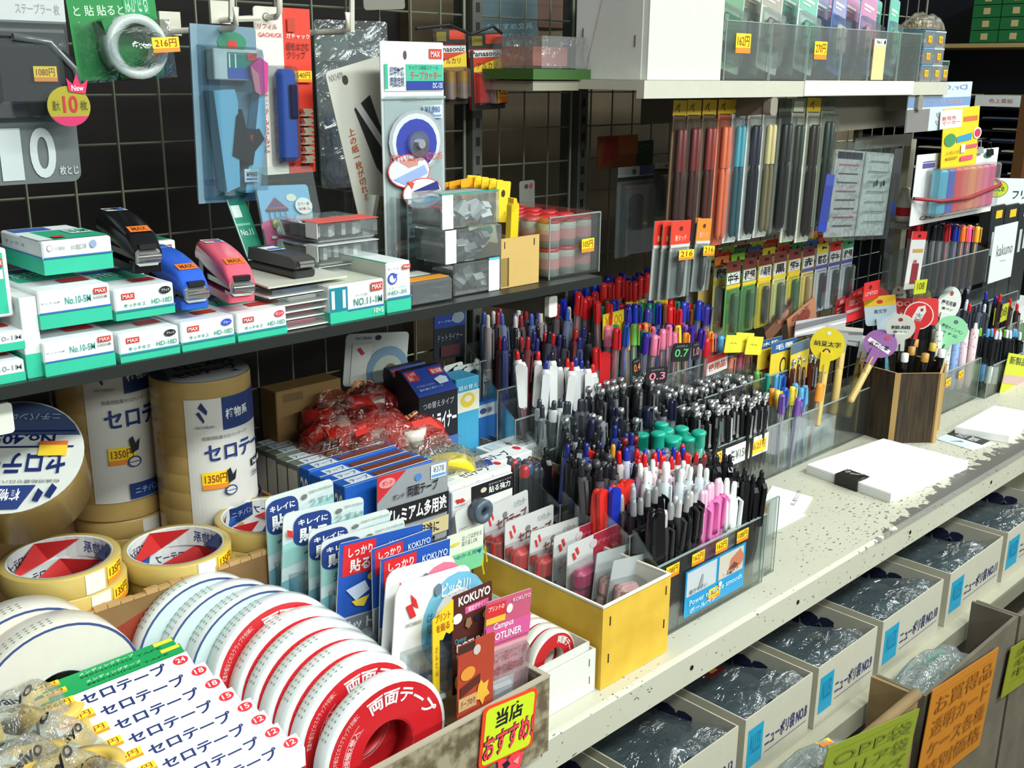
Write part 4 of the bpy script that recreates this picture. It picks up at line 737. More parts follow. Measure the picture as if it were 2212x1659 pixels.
for k in range(3):
    P_ = dpos(.797 + k * .0172) + Vector((-.016 - .012 * k, 0, .004))
    disc('pale blue white double sided tape roll behind the red ones, %s' % ('with navy rim', 'middle one', 'closest to the brown box')[k], P_, WP, k == 0, 'pale double sided tape rolls', -.05, .1)
PW = disc_proto(False, .030, (222, 218, 206), mat((228, 222, 210), .3, 0, .03))
for k in range(2):
    disc('plain cream white tape roll beside bagged tape, %s' % ('front one', 'one behind')[k], Vector((.272 - .012 * k, .792 + .0305 * k, .966 + .006 * k)), PW, k == 0, 'cream rolls by the bags', -.1, .3)
# boxes of small clear tape standing in a row, titles up
def cello(k, z, x0, x1, y0, dep, col, num, green=False, label='', sx=0.0, slope=0.0, zt=0.0):
    rt = thing('tape_box', label, 'box', T(x0 + sx, y0, zt - .112), 'green tape boxes in the row' if green else 'white clear tape boxes in the row')
    W = x1 - x0; m = MB(); m.prism([(0, 0), (dep, 0), (dep, .112 + slope), (0, .112)], 0, W, mat(col, .35, 0, .02), 'x')
    if green: ops = [('t', .36, .2, .72, .48, 'メンディングテープ', (210, 240, 210)), ('t', .36, .6, .9, .8, 'MENDING TAPE', (20, 80, 40)), ('r', .86, .12, .99, .5, (220, 214, 60)), ('r', .0, .05, .1, .5, (20, 70, 40)), ('p', [(0, .5), (.12, .4), (.12, 1), (0, 1)], (230, 200, 40))]
    else: ops = [('t', .27, .18, .83, .80, 'セロテープ', NAVY, .03), ('e', .935, .42, .052, .26, (222, 36, 50)), ('t', .905, .28, .965, .56, num, WHITE)]
    m.panel(ops, (0, dep, .112 + slope), (W, 0, 0), (0, -dep, -slope), (0, .4, .9)); m.panel([('r', 0, .15, 1, 1, (200, 40, 46))] + [('t', .1, .2, .5, .5, 'セロテープ', WHITE), ('t', .6, .3, .95, .5, '小巻', (250, 220, 220))] if not green else [], (0, 0, .112), (W, 0, 0), (0, 0, -.112), (0, -1, 0))
    if not green: m.panel([('r', .1, .2, .9, .5, (40, 50, 140)), ('r', .1, .5, .9, .9, (206, 40, 80))], (0, dep, .112), (0, -dep, 0), (0, 0, -.112), (-1, 0, 0))
    m.build('carton', rt)
    sticker(rt, (W * .02 + .0, dep * .98, .1122 + slope), (W * .22, 0, 0), (0, -dep * .55, -slope * .55), (0, .4, .9), ('756円', '594円', '520円', '432円')[k % 4])
    return rt
wd_ = ('first', 'second', 'third', 'fourth', 'fifth', 'sixth', 'seventh', 'front one')
for k in range(8):
    t0 = k / 8; t1 = (k + 1) / 8
    ra = PZ(405 + 263 * t0, 1405 + 205 * t0, .985 - .06 * t0); rb = PZ(405 + 263 * t1, 1405 + 205 * t1, .985 - .06 * t1)
    rt_ = cello(k, 0, ra.x - .129, ra.x, rb.y, (ra.y - rb.y) * .97, (242, 244, 244), ('24', '18', '18', '15', '15', '12', '12', '12')[k], False, 'white tape box with navy title, red dot, %s from green boxes' % wd_[k], .0015 * ((k * 5) % 3 - 1), slope=(ra.z - rb.z), zt=rb.z)
for k in range(2):
    ra = PZ(388 - 16 * k, 1390 - 13 * k, .9885 + .003 * k)
    cello(k, 0, ra.x - .129, ra.x, ra.y - .008 + .0005, .0085, (30, 150, 84), '', True, 'slim green tape box with yellow sticker, %s' % ('next to the white boxes', 'outermost of the row')[k], slope=.004, zt=ra.z - .004)
# bagged clear tape
def bag(name, label, cat, P0, size, tint=(245, 248, 248), seed=0, inner=None, group=None, ops=None, crk=.8, haze=.07, rz=0, fill=None, hz=(225, 232, 235), patch=None):
    rt = thing(name, label, cat, T(P0[0], P0[1], P0[2], rz), group); rn = random.Random(seed); sx, sy, sz = size
    ph = [rn.uniform(0, 6) for _ in range(6)]
    def bump(u, v): return .75 + .13 * math.sin(7 * u + ph[0] + 3 * v) + .10 * math.sin(11 * v + ph[1] + 4 * u) + .06 * math.sin(19 * u + ph[2]) * math.sin(17 * v + ph[3])
    def top(u, v): e = (max(0, math.sin(math.pi * u)) * max(0, math.sin(math.pi * v))) ** .35; return (sx * (u - .5), sy * (v - .5), .0008 + sz * e * bump(u, v))
    m = MB(); m.grid(top, 18, 14, clear(tint, .12, haze, .06, crk, 45, hz, patch)); m.add([(-sx / 2, -sy / 2, 0), (sx / 2, -sy / 2, 0), (sx / 2, sy / 2, 0), (-sx / 2, sy / 2, 0)], [(0, 1, 2, 3)], clear(tint, .12, haze, .06, crk, 45, hz, patch)); m.build('clear_bag', rt)
    if fill: fill(rt, rn)
    if ops:
        m = MB(); m.ops(ops, lambda u, v, l: tuple(Vector(top(.1 + .8 * u, .9 - .8 * v)) + Vector((0, 0, .0006 + l)))); m.build('bag_print', rt)
    return rt
def rolls_fill(cols, r=.02, h=.012):
    def f(rt, rn):
        for k, c in enumerate(cols):
            m = MB(); m.X = T(-.03 + .03 * k, rn.uniform(-.012, .012), .006) @ Matrix.Rotation(rn.uniform(-.5, .5), 4, 'X') @ Matrix.Rotation(rn.uniform(-.4, .4), 4, 'Y'); m.lathe([(r * .55, 0), (r, 0), (r, h), (r * .55, h)], mat(c, .3), 24, close=True); m.build('tape_roll', rt)
    return f
for k, (px, py, y, s) in enumerate(((15, 1500, .765, 1.0), (85, 1585, .722, .9), (-20, 1625, .695, 1.0), (135, 1650, .662, .85))):
    p = PY(px, py, y)
    bag('bagged_tape', 'crinkled clear bag of small tape rolls %s' % ('against the cream rolls', 'beside the white tape boxes', 'in the tray corner at the picture edge', 'in front of the white tape boxes')[k], 'bag', (p.x, p.y, p.z - .045), (.10 * s, .062, .055), (246, 248, 244), k, None, 'bagged tape rolls', [('t', .2, .3, .7, .5, 'Daiyo', INK, .02), ('t', .5, .65, .9, .8, 'Daiyo', INK, .02), ('r', .05, .6, .3, .7, (232, 206, 90))] if k != 0 else [('t', .3, .4, .8, .55, 'Daiyo', INK, .02)], 1.0, .22, .4, rolls_fill(((226, 204, 120), (232, 232, 222), (226, 190, 90)), .024, .018), (240, 242, 236), (22, .4, .62))
# risers hidden in the tray
for (x_, y_, sx_, sy_, z_) in ((.115, .645, .16, .19, .85), (.585, .672, .092, .168, .855)):
    m = MB(); m.box((x_, y_, .806), (x_ + sx_, y_ + sy_, z_), KRAFT); tag(m.build('inner_carton'), 'plain brown carton in the tray under the %s' % ('bagged tape' if x_ < .2 else 'carded tape'), 'box')
# ================================================================== carded tape in the front tray
GH = 'navy badge tape cards'
hp = (((572, 1077), (719, 1033), .845, 0.0), ((612, 1111), (786, 1072), .824, .12), ((667, 1148), (842, 1098), .803, .0), ((694, 1170), (874, 1118), .784, .0))
hw = ('at the back beside the brown box', 'second, showing a red mark at its corner', 'third, with silvery lower half', 'in front, against the blue cards')
for k, (tl, tr, y, u0) in enumerate(hp):
    ops = [('p', [(0, .22), (1, .05), (1, 1), (0, 1)], (196, 214, 216)), ('p', [(0, .25), (1, .12), (1, .34), (0, .44)], (150, 200, 196)), ('p', [(0, .55), (1, .42), (1, .62), (0, .78)], (110, 170, 184)), ('p', [(0, .85), (1, .7), (1, .9), (0, 1)], (60, 110, 160)),
        ('p', [(u0 + .46 * x, .03 + .26 * yy) for x, yy in rrect(0, 0, 1, 1, .3)], (34, 60, 126)), ('t', u0 + .05, .07, u0 + .41, .12, 'キレイに', WHITE, .03), ('t', u0 + .06, .14, u0 + .42, .26, '貼る', WHITE, .04), ('e', u0 + .55, .07, .04, .02, (110, 120, 110)), ('t', u0 + .62, .03, .98, .06, 'tape tombow', (140, 160, 150)), ('t', .62, .1, .98, .15, 'つけてはがせる' if k > 1 else 'うすい', (130, 160, 150)),
        ('t', u0 + .12, .32, u0 + .34, .42, 'つ' if k < 2 else '炭', (60, 110, 120), .02), ('r', u0 + .14, .46, .52, .66, (222, 226, 206)), ('p', [(u0 + .2, .5), (.48, .5), (.44, .62), (u0 + .24, .64)], (120, 190, 210)), ('t', .1, .8, .5, .86, '強粘着', (40, 70, 130))]
    if k == 1: ops += [('p', [(.02, .12), (.09, .14), (.1, .2), (.04, .18)], (206, 50, 50))]
    rt, W, H = hang_card('tape_card', 'pale teal tape card with navy badge, %s' % hw[k], 'card', tl, tr, .925, y, (214, 220, 218), ops, GH, rad=.006)
    blister(rt, W * .08, W * .9, -H * .98, -H * .5, .011, clear((236, 246, 250), .14, .06), .003)
GK = 'blue tape cards with red badge'
for k, (tl, tr, y, zb) in enumerate((((734, 1175), (913, 1131), .765, .90), ((803, 1187), (933, 1141), .748, .92), ((823, 1209), (972, 1163), .732, .90))):
    sp_ = .42 if k == 0 else .5
    ops = [('r', 0, 0, 1, .58, (34, 84, 176)), ('r', .04, .02, sp_, .26, (214, 40, 46)), ('t', .1, .05, sp_ - .04, .12, 'しっかり', WHITE, .02), ('t', .12, .14, sp_ - .06, .24, '貼る', WHITE, .03), ('t', .58, .07, .96, .13, 'KOKUYO', (210, 225, 240), .02), ('t', .62, .15, .95, .18, 'PINE DOT LINER', (150, 180, 220)),
        ('e', .5, .3, .17, .05, (238, 200, 40)), ('t', .4, .28, .6, .32, 'ほぞんし', INK), ('p', [(.08, .36), (.3, .32), (.36, .4), (.2, .46)], (200, 215, 235)), ('p', [(.15, .46), (.36, .44), (.3, .52), (.2, .5)], (236, 206, 60)), ('r', .45, .4, .9, .56, (226, 230, 232)), ('t', .5, .43, .86, .53, 'WEB限定', (90, 120, 180)), ('r', 0, .58, 1, 1, (120, 126, 132)), ('t', .06, .6, .94, .69, 'ドットライナー', (230, 234, 236), .03), ('r', .6, .17, .98, .21, (200, 50, 50)) if k else ('e', .7, .2, .05, .03, (60, 80, 40))]
    rt, W, H = hang_card('glue_tape_card', 'blue glue tape card with red badge, %s' % ('back one with silver dispenser', 'middle one mostly hidden', 'front one behind the white cards')[k], 'card', tl, tr, zb, y, (206, 210, 212), ops, GK, rad=.003)
    m = MB(); c = mat((205, 208, 210), .22, .3); m.prism([(W * .1, -H * .98), (W * .12, -H * .74), (W * .3, -H * .70), (W * .68, -H * .70), (W * .8, -H * .78), (W * .76, -H * .98)], -.018, -.002, c, 'y'); m.box((W * .3, -.022, -H * .94), (W * .62, -.018, -H * .76), mat((236, 238, 240), .2), .002); m.build('dispenser', rt)
    blister(rt, W * .05, W * .9, -H * .99, -H * .66, .026, clear(gloss=.16, haze=.05), .004)
GP = 'white tape cards with ring picture'
for k, (tl, tr, y, zb) in enumerate((((836, 1235), (985, 1196), .715, .885), ((856, 1264), (1018, 1216), .698, .885))):
    rc = (232, 120, 150) if k == 0 else (120, 190, 222)
    ops = [('e', .82, .44, .46, .40, rc), ('e', .82, .44, .31, .27, (240, 240, 238) if k else (246, 226, 226)), ('e', .86, .5, .22, .2, (70, 120, 190) if k else (230, 200, 205)), ('t', .60, .1, 1.0, .22, 'ピッタリ!', WHITE if k else (214, 70, 80), .03, -14), ('p', [(.18, .1), (.26, .16), (.3, .24), (.22, .2)], (214, 44, 50)), ('p', [(.13, .19), (.2, .18), (.27, .29), (.2, .3)], (214, 44, 50)), ('t', .14, .33, .34, .36, 'NICHIBAN', GREY), ('t', .42, .3, .5, .56, 'は\nじ\nめ', (60, 140, 190) if k else (214, 70, 90)), ('e', .54, .13, .05, .05, (110, 130, 150)), ('r', .1, .78, .62, .92, (56, 90, 160)), ('t', .14, .81, .58, .89, '強粘着', WHITE)]
    rt, W, H = hang_card('tape_card', 'white tape card with red leaf mark, %s, %s' % (('pink ring', 'peeping out behind its twin'), ('pale blue ring', 'in front of the blue cards'))[k], 'card', tl, tr, zb, y, (236, 236, 234), ops, GP, rad=.012)
    m = MB(); m.box((W * .25, -.02, -H * .99), (W * .6, -.003, -H * .93), mat((206, 222, 218), .3), .003); m.build('tape_dispenser', rt)
    blister(rt, W * .1, W * .95, -H * .995, -H * .55, .018, clear(gloss=.14, haze=.04), .006)
rt, W, H = hang_card('tape_card', 'cream and green tape card standing between the blue cards and the yellow box', 'card', (966, 1160), (1045, 1133), .93, .80, (222, 226, 206), [('t', .4, .1, .94, .36, 'はってはがせる\n貼り直しOK', (120, 140, 120)), ('r', 0, .5, 1, 1, (120, 200, 150)), ('t', .1, .54, .8, .64, 'つめかえ用', (60, 120, 110)), ('e', .2, .24, .14, .04, (220, 206, 80)), ('p', [(.8, .56), (.94, .54), (.9, .66)], (40, 90, 150))], rad=.002)
# dark brown dot liner card with yellow flap
rt, W, H = hang_card('glue_tape_card', 'dark brown glue tape card with yellow scalloped flap at its edge', 'card', (978, 1290), (1063, 1254), .885, .676, (84, 40, 34),
    [('t', .14, .03, .95, .12, 'KOKUYO', WHITE, .03), ('r', .3, .15, .9, .22, (226, 80, 150)), ('t', .38, .16, .84, .21, '限定デザイン', WHITE), ('e', .1, .23, .12, .05, (240, 240, 236)), ('e', .85, .3, .11, .045, (236, 220, 110)), ('e', .6, .3, .07, .03, (40, 40, 70)), ('p', [(.28, .33), (.32, .26), (.42, .26), (.46, .33), (.37, .37)], (150, 110, 80)), ('t', .02, .42, .3, .49, 'Campus', (60, 170, 180)), ('t', .06, .48, .96, .56, 'DOTLINER', WHITE, .03), ('t', .06, .58, .96, .63, 'ドットライナースタンプ', (230, 220, 200)), ('e', .5, .86, .5, .17, (240, 214, 80)), ('e', .5, .88, .36, .11, (232, 160, 170))], rad=.002)
m = MB(); m.prism([(-W * .5, -H * .14), (0, -H * .02), (0, -H * .32), (-W * .1, -H * .34), (-W * .18, -H * .31), (-W * .26, -H * .37), (-W * .34, -H * .36), (-W * .34, -H * .98), (-W * .5, -H * .78)], -.001, .0004, mat((240, 206, 40)), 'y'); m.ops([('t', -.44, .1, -.08, .18, 'プリント', (180, 90, 30), .02), ('t', -.42, .2, -.1, .28, 'を貼る', (180, 90, 30), .02), ('t', -.45, .4, -.38, .7, 'か\nん\nた\nん', (200, 120, 40))], lambda u, v, l: (u * W, -.0011 - l, -v * H)); m.build('yellow_flap', rt)
m = MB(); m.box((W * .05, -.016, -H * .99), (W * .8, -.002, -H * .74), mat((240, 214, 120), .3), .004); m.box((W * .1, -.019, -H * .95), (W * .5, -.016, -H * .8), mat((190, 220, 220), .3), .002); m.build('dispenser', rt)
rt, W, H = hang_card('glue_tape_card', 'rosy pink glue tape card leaning at the tray corner', 'card', (1052, 1302), (1149, 1270), .868, .664, (220, 160, 168),
    [('r', 0, 0, 1, .46, (196, 90, 120)), ('r', .0, .03, .42, .16, (214, 50, 50)), ('t', .04, .05, .38, .1, 'プリントの', WHITE), ('r', 0, .16, .42, .22, (236, 190, 60)), ('e', .5, .12, .07, .045, (240, 225, 220)), ('t', .56, .03, .96, .07, 'KOKUYO', (240, 210, 215)), ('r', .0, .24, 1, .42, (214, 90, 150)), ('t', .16, .22, .6, .3, 'Campus', WHITE, .01), ('t', .1, .32, .8, .39, 'DOTLINER', WHITE, .02), ('t', .06, .52, .96, .62, 'プリント貼りに便利', (190, 50, 60), .02), ('t', .06, .64, .9, .74, 'しっかり貼れる', (190, 50, 60), .02), ('r', .1, .78, .7, 1, (230, 226, 232))], rad=.002)
blister(rt, W * .08, W * .96, -H * .99, -H * .5, .013, clear(gloss=.14, haze=.06), .004)
m = MB(); m.box((W * .12, -.010, -H * .98), (W * .6, -.002, -H * .8), mat((232, 228, 236), .3), .003); m.build('dispenser', rt)
rt, W, H = hang_card('glue_tape_card', 'small brick red glue tape card with gold star at the very front of the tray', 'card', (991, 1398), (1069, 1364), .868, .650, (176, 66, 44),
    [('r', 0, 0, .45, .1, (70, 40, 36)), ('e', .5, .12, .1, .06, (205, 190, 180)), ('e', .26, .36, .2, .08, (226, 150, 60)), ('p', [(.06, .5), (.6, .42), (.6, .52), (.06, .62)], (90, 40, 30)), ('p', [(.55, .56), (.62, .5), (.7, .56), (.84, .54), (.8, .64), (.88, .72), (.74, .74), (.68, .82), (.6, .74), (.48, .72)], (226, 176, 60)), ('r', 0, .62, .5, .78, (200, 160, 110)), ('t', .06, .66, .46, .74, 'テープのり', (120, 50, 40)), ('r', 0, .84, 1, 1, (150, 46, 44)), ('t', .1, .87, .8, .96, 'しっかり貼る', (230, 170, 150))], rad=.002)
# silver grey premium card and the blue boxes behind
rt, W, H = hang_card('tape_card', 'large silver grey tape card with black banner before the blue boxes', 'card', (815, 1031), (968, 990), .945, .865, (150, 154, 158),
    [('p', [(0, 0), (.4, 0), (0, .32)], (206, 44, 50)), ('e', .13, .1, .11, .06, (226, 150, 150)), ('t', .06, .07, .2, .13, 'ボンド', (206, 44, 50)), ('e', .56, .13, .05, .045, (80, 130, 200)), ('r', .74, .03, .96, .2, (225, 232, 236)), ('t', .77, .05, .93, .13, '¥378', GREY), ('r', .75, .15, .95, .18, (90, 160, 220)), ('t', .2, .26, .36, .33, 'ボンド', (30, 30, 36)), ('t', .4, .2, .84, .34, '両面テープ', (30, 30, 36), .02), ('r', .06, .40, 1, .66, (26, 26, 30)), ('t', .08, .43, .97, .63, 'プレミアム多用途', WHITE, .03), ('p', [(.28, .72), (1, .70), (1, .90), (.28, .92)], (206, 190, 140)), ('t', .36, .73, .86, .88, 'んな用途に', (34, 34, 38), .02), ('t', .66, .92, .8, 1, '!!', INK)], rad=.003)
GBX = 'blue tape boxes lying in a row'; GGX = 'grey green tape boxes lying in a row'
for k in range(9):
    y = .885 + .0222 * k; bl = k < 4
    p0 = PY(790 - k * 30, 1062 - k * 13.5, y)
    c = (30, 92, 184) if bl else (104, 112, 98)
    rt = thing('tape_box', ('blue and white tape box lying flat, %s of its row' % ('front one', 'second', 'third', 'fourth')[k]) if bl else ('grey green tape box lying flat, %s behind the blue ones' % ('first', 'second', 'third', 'fourth', 'fifth')[k - 4]), 'box', T(.622, y, .90), GBX if bl else GGX)
    zt = 1.031 - .90 - .001 * (k % 3); m = MB(); m.box((0, 0, 0), (.125, .0215, zt), mat(c, .4), .001)
    m.panel([('r', .1, .1, .34, .9, (214, 224, 230)), ('t', .12, .3, .32, .7, 'テープ', (60, 90, 150)), ('r', .38, .3, .95, .9, (120, 60, 40) if bl else (96, 92, 78)), ('r', 0, .85, 1, .95, (220, 226, 230))], (0, .0215, zt), (.125, 0, 0), (0, -.0215, 0), (0, 0, 1))
    m.panel([('r', .1, .04, .9, .4, (220, 224, 226) if not bl else (40, 100, 190)), ('t', .15, .08, .85, .3, '20', WHITE if bl else GREY)] + ([('r', 0, .0, 1, .04, (120, 120, 120))] if not bl else []) + ([('r', .05, .05, .95, .95, (206, 204, 196))] if not bl else []), (0, .0215, zt), (0, -.0215, 0), (0, 0, -zt), (-1, 0, 0)); m.build('carton', rt)
# back tray of mottled board
rt = open_box('stained_tray', 'mottled card tray at the back corner against the pen case, holding bags and boxed tape', .60, .884, .8005, .378, .206, (.095, .15, .10, .162), STAIN, t=.004)
m = MB(); m.box((.26, .2, .10), (.376, .2025, .165), mat((196, 160, 92), .8)); m.build('tan_back_rim', rt)
m = MB(); m.box((.610, .893, .8055), (.882, 1.082, .899), KRAFT); tag(m.build('inner_carton'), 'plain brown carton inside the back tray carrying the bagged tape', 'box')
# brown carton with red bags
carton('brown_carton', 'dull brown carton at the back under the red bagged tape', 'box', (600, 935), (740, 905), (596, 848), 1.062, .035, ((136, 106, 62),), [('r', .1, .1, .4, .3, (110, 84, 50))], z0=.90)
def red_fill(rt, rn):
    for k in range(3):
        m = MB(); m.X = T(-.025 + .025 * k, rn.uniform(-.01, .01), .008) @ Matrix.Rotation(rn.uniform(-.8, .8), 4, 'X'); m.lathe([(.008, 0), (.02, 0), (.02, .018), (.008, .018)], mat((214, 206, 196) if k == 1 else (190, 40, 36), .35), 20, close=True); m.build('tape_roll', rt)
for k, (px, py, y, sx, sy, sz, dz) in enumerate(((725, 868, 1.035, .09, .05, .045, 0), (800, 900, 1.0, .10, .07, .05, 0), (735, 905, 1.01, .10, .06, .05, 0), (880, 915, .985, .10, .06, .045, 0), (790, 850, 1.05, .09, .05, .05, 0))):
    p = PY(px, py, y)
    bag('bagged_tape', 'crinkled red printed clear bag of tape, %s' % ('against the brown carton', 'amid the heap', 'lowest beside grey boxes', 'under the yellow tape bag', 'behind, under the blue boxes')[k], 'bag', (p.x, p.y, p.z - .03), (sx, sy, sz), (252, 226, 216), 40 + k, None, 'red printed bags at the back', [('p', [(0, .1), (.9, 0), (1, .4), (.1, .5)], (196, 36, 30)), ('p', [(.1, .6), (.9, .55), (1, .85), (0, .95)], (206, 52, 40)), ('t', .2, .15, .8, .4, '特価', (235, 170, 120), .02)], .9, .5, .2 * (k % 3 - 1), red_fill, (176, 40, 28), (30, .46, .6))
def yel_fill(rt, rn):
    for k in range(2):
        m = MB(); m.X = T(-.02 + .045 * k, -.005, .012) @ Matrix.Rotation(-.9, 4, 'X') @ Matrix.Rotation(.3, 4, 'Y'); m.lathe([(.020, -.009), (.036, -.009), (.036, .009), (.020, .009)], mat((240, 216, 40), .35), 28, close=True); m.build('yellow_tape', rt)
    m = MB(); m.X = T(.06, -.015, .01) @ Matrix.Rotation(R90, 4, 'Y'); m.lathe([(.008, -.02), (.014, -.02), (.014, .02), (.008, .02)], mat((40, 60, 140), .3), 20, close=True); m.build('blue_tape', rt)
p = PY(925, 962, .955); bag('bagged_tape', 'shiny clear bag of yellow and blue tape rolls over the white boxes', 'bag', (p.x, p.y, .965), (.16, .07, .07), (250, 250, 236), 9, None, None, None, 1.0, .06, -.2, yel_fill)
p = PY(920, 925, 1.0)
m = MB(); m.grid(lambda u, v: (.13 * (u - .5), .05 * (v - .5), .012 * math.sin(3 * u * 2 + 2 * v) + .01 * math.sin(9 * v + u * 4) + .02 * u), 18, 10, clear((250, 250, 250), .25, .12, .08, 1.0, 40)); o = m.build('plastic_wrap', None, T(p.x, p.y, .985, .5)); tag(o, 'loose crinkled plastic wrap lying over the yellow tape bag', 'wrap')
for k, (bl, br, tl, y, d, l) in enumerate((((970, 1085), (1105, 1040), (968, 1052), .897, .03, 'nearest the black fronted box'), ((1010, 1050), (1150, 1000), (1008, 1020), .935, .035, 'middle one'), ((1075, 1015), (1215, 965), (1070, 985), .98, .045, 'at the back under clear wrap'))):
    rt = carton('tape_box', 'long white tape box with red dot, %s' % l, 'box', bl, br, tl, y, d, ((238, 240, 238),), [('t', .2, .2, .7, .8, 'セロテープ', (120, 140, 170))], [('t', .3, .25, .75, .75, 'セロテープ', NAVY, .02), ('e', .92, .4, .04, .2, (214, 40, 50)), ('r', .05, .2, .2, .6, (200, 215, 225))], z0=.9 + .002 * k, group='white tape boxes in the back tray')
p = PY(1190, 968, 1.0); bag('bagged_tape', 'empty looking clear bag crumpled in the back tray corner beside pens', 'bag', (.925, 1.03, .805), (.08, .09, .10), (250, 250, 250), 11, None, None, None, 1.0, .12)
# glue tape boxes at the back
def tilted_box(label, TL, TR, BLt, y, yb, front_h, cols, tops, fronts, group=None):
    """display box whose printed lid slopes towards the viewer, with an upright face under it"""
    a = PY(*TL, y); b = PY(*TR, y); c = PY(*BLt, yb)
    rt = thing('glue_tape_box', label, 'box', T(a.x, 0, 0), group); W = (b - a).length
    m = MB(); q = [(yb, c.z), (y, a.z), (y + .012, a.z), (y + .012, c.z - front_h), (yb, c.z - front_h)]; m.prism(q, c.x - a.x, W + (c.x - a.x), cols[0], 'x')
    o = c.x - a.x; m.panel(fronts, (o, yb, c.z), (W, 0, 0), (0, 0, -front_h), (0, -1, 0)); m.panel(tops, (o, y, a.z), (W, 0, 0), (0, yb - y, c.z - a.z), (0, -.5, .8)); m.build('carton', rt); return rt
BT = [('r', .03, .06, .3, .42, (206, 46, 50)), ('t', .06, .1, .27, .38, 'しっかり\n貼る', WHITE), ('r', .62, .1, .95, .34, (206, 46, 50)), ('t', .66, .14, .92, .3, '強力粘着', WHITE), ('p', [(.6, .5), (.8, .42), (.92, .5), (.9, .7), (.66, .72)], (200, 216, 230)), ('t', .1, .62, .55, .7, 'テープのりドットライナー', (170, 195, 230)), ('t', .1, .76, .7, .84, '詰め替え用テープ', (170, 195, 230))]
FT_ = [('t', .1, .12, .9, .24, 'つめ替えタイプ', (160, 160, 160)), ('t', .06, .34, .96, .66, 'ドットライナー', WHITE, .03), ('r', 0, .82, 1, 1, (70, 110, 180))]
tilted_box('blue lidded glue tape box with red badges leaning forward over the red bags', (875, 803), (958, 790), (905, 860), 1.02, .985, .075, ((26, 30, 40),), [('r', 0, 0, 1, 1, (26, 60, 150))] + BT, FT_, 'blue lidded glue tape boxes')
tilted_box('blue lidded glue tape box standing just behind its twin', (835, 800), (912, 786), (868, 858), 1.055, 1.03, .07, ((26, 30, 40),), [('r', 0, 0, 1, 1, (26, 60, 150))] + BT, FT_, 'blue lidded glue tape boxes')
carton('glue_tape_box', 'sky blue glue tape box with yellow dispenser picture at the back', 'box', (985, 895), (1035, 880), (985, 822), 1.035, .04, ((66, 160, 200),), [('r', 0, .4, 1, 1, (226, 226, 206)), ('e', .5, .66, .3, .22, (226, 196, 60)), ('e', .5, .62, .16, .1, (230, 226, 206)), ('t', .1, .2, .9, .34, '詰め替え', (210, 235, 245))], z0=.9)
for k in range(3): hang_card('tape_card', 'white and navy speckled glue card leaning behind sky blue box, %s of three' % ('first', 'second', 'third')[k], 'card', (958 + 22 * k, 792 + 2 * k), (1000 + 20 * k, 780 + 4 * k), .955, 1.085 - .005 * k, (214, 220, 212), [('p', [(0, .1), (.7, .02), (.9, .4), (.2, .6)], (24, 34, 70)), ('t', .1, .12, .7, .3, '強粘着', WHITE), ('t', .2, .32, .7, .48, '貼る', WHITE), ('r', 0, .66, 1, .8, (90, 170, 200))], group='speckled glue cards')
rt, W, H = hang_card('glue_tape_card', 'narrow blue glue card with dark hole standing beside the pen case', 'card', (1048, 800), (1080, 790), (1033, 880), 1.07, (30, 90, 180), [('e', .55, .22, .2, .08, (20, 40, 80)), ('r', .1, .45, .9, .52, (220, 226, 230)), ('t', .1, .58, .9, .74, 'のり', (200, 220, 240))])
carton('glue_tape_box', 'small blue and white box with cartoon dots below the narrow blue card', 'box', (1028, 905), (1078, 893), (1030, 873), 1.05, .03, ((40, 110, 190),), [('r', .05, .15, .95, 1, (200, 210, 215)), ('e', .3, .6, .14, .2, (60, 80, 130)), ('e', .7, .6, .14, .2, (230, 170, 80))], [], z0=.9)
# cards hanging low on the mesh
rt, W, H = hang_card('tape_card', 'grey white tape card with blue ring and red leaf mark hung on the mesh', 'card', (748, 722), (884, 716), (752, 835), 1.102, (196, 198, 194), [('t', .15, .06, .4, .12, 'NICHIBAN', (70, 90, 140)), ('e', .5, .09, .05, .05, INK), ('p', [(.17, .26), (.22, .26), (.28, .4), (.22, .38)], (190, 60, 60)), ('r', .1, .2, .4, .95, (214, 214, 208)), ('p', [(.17, .3), (.22, .26), (.3, .38), (.25, .42)], (190, 60, 60)), ('e', .68, .72, .34, .46, (120, 150, 176)), ('e', .68, .76, .24, .32, (180, 190, 180)), ('e', .72, .8, .12, .2, (110, 100, 80))], rad=.006)
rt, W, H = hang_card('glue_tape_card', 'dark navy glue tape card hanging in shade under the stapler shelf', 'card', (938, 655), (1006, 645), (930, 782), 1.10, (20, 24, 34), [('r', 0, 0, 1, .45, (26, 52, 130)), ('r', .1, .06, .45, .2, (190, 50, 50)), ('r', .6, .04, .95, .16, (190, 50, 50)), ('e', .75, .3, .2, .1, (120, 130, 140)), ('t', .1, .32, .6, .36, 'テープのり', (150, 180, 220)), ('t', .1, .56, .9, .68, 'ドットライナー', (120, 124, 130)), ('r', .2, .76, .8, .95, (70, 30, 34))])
# black fronted box and grey dispenser before the pens
rt = carton('dispenser_box', 'white box with black panel and red leaf mark in front of grey markers', 'box', (977, 1120), (1108, 1075), (975, 1066), .886, .008, ((226, 226, 222),), [('r', .3, .02, 1, .62, (22, 22, 26)), ('e', .5, .3, .05, .1, (214, 200, 170)), ('t', .58, .12, .96, .2, 'ガラスにもくっつく', (200, 200, 200)), ('t', .58, .24, .94, .5, '貼る強力', WHITE, .02), ('p', [(.1, .36), (.15, .3), (.2, .46), (.14, .5)], (206, 44, 50)), ('p', [(.04, .3), (.1, .3), (.13, .46), (.08, .48)], (206, 44, 50)), ('t', .03, .54, .2, .6, 'NICHIBAN', GREY)], z0=.905)
rt, W, H = hang_card('tape_card', 'pale card with round blue grey dispenser before the black fronted box', 'card', (982, 1108), (1042, 1078), .925, .872, (214, 218, 214), [('t', .1, .62, .4, .7, '15mm', GREY)])
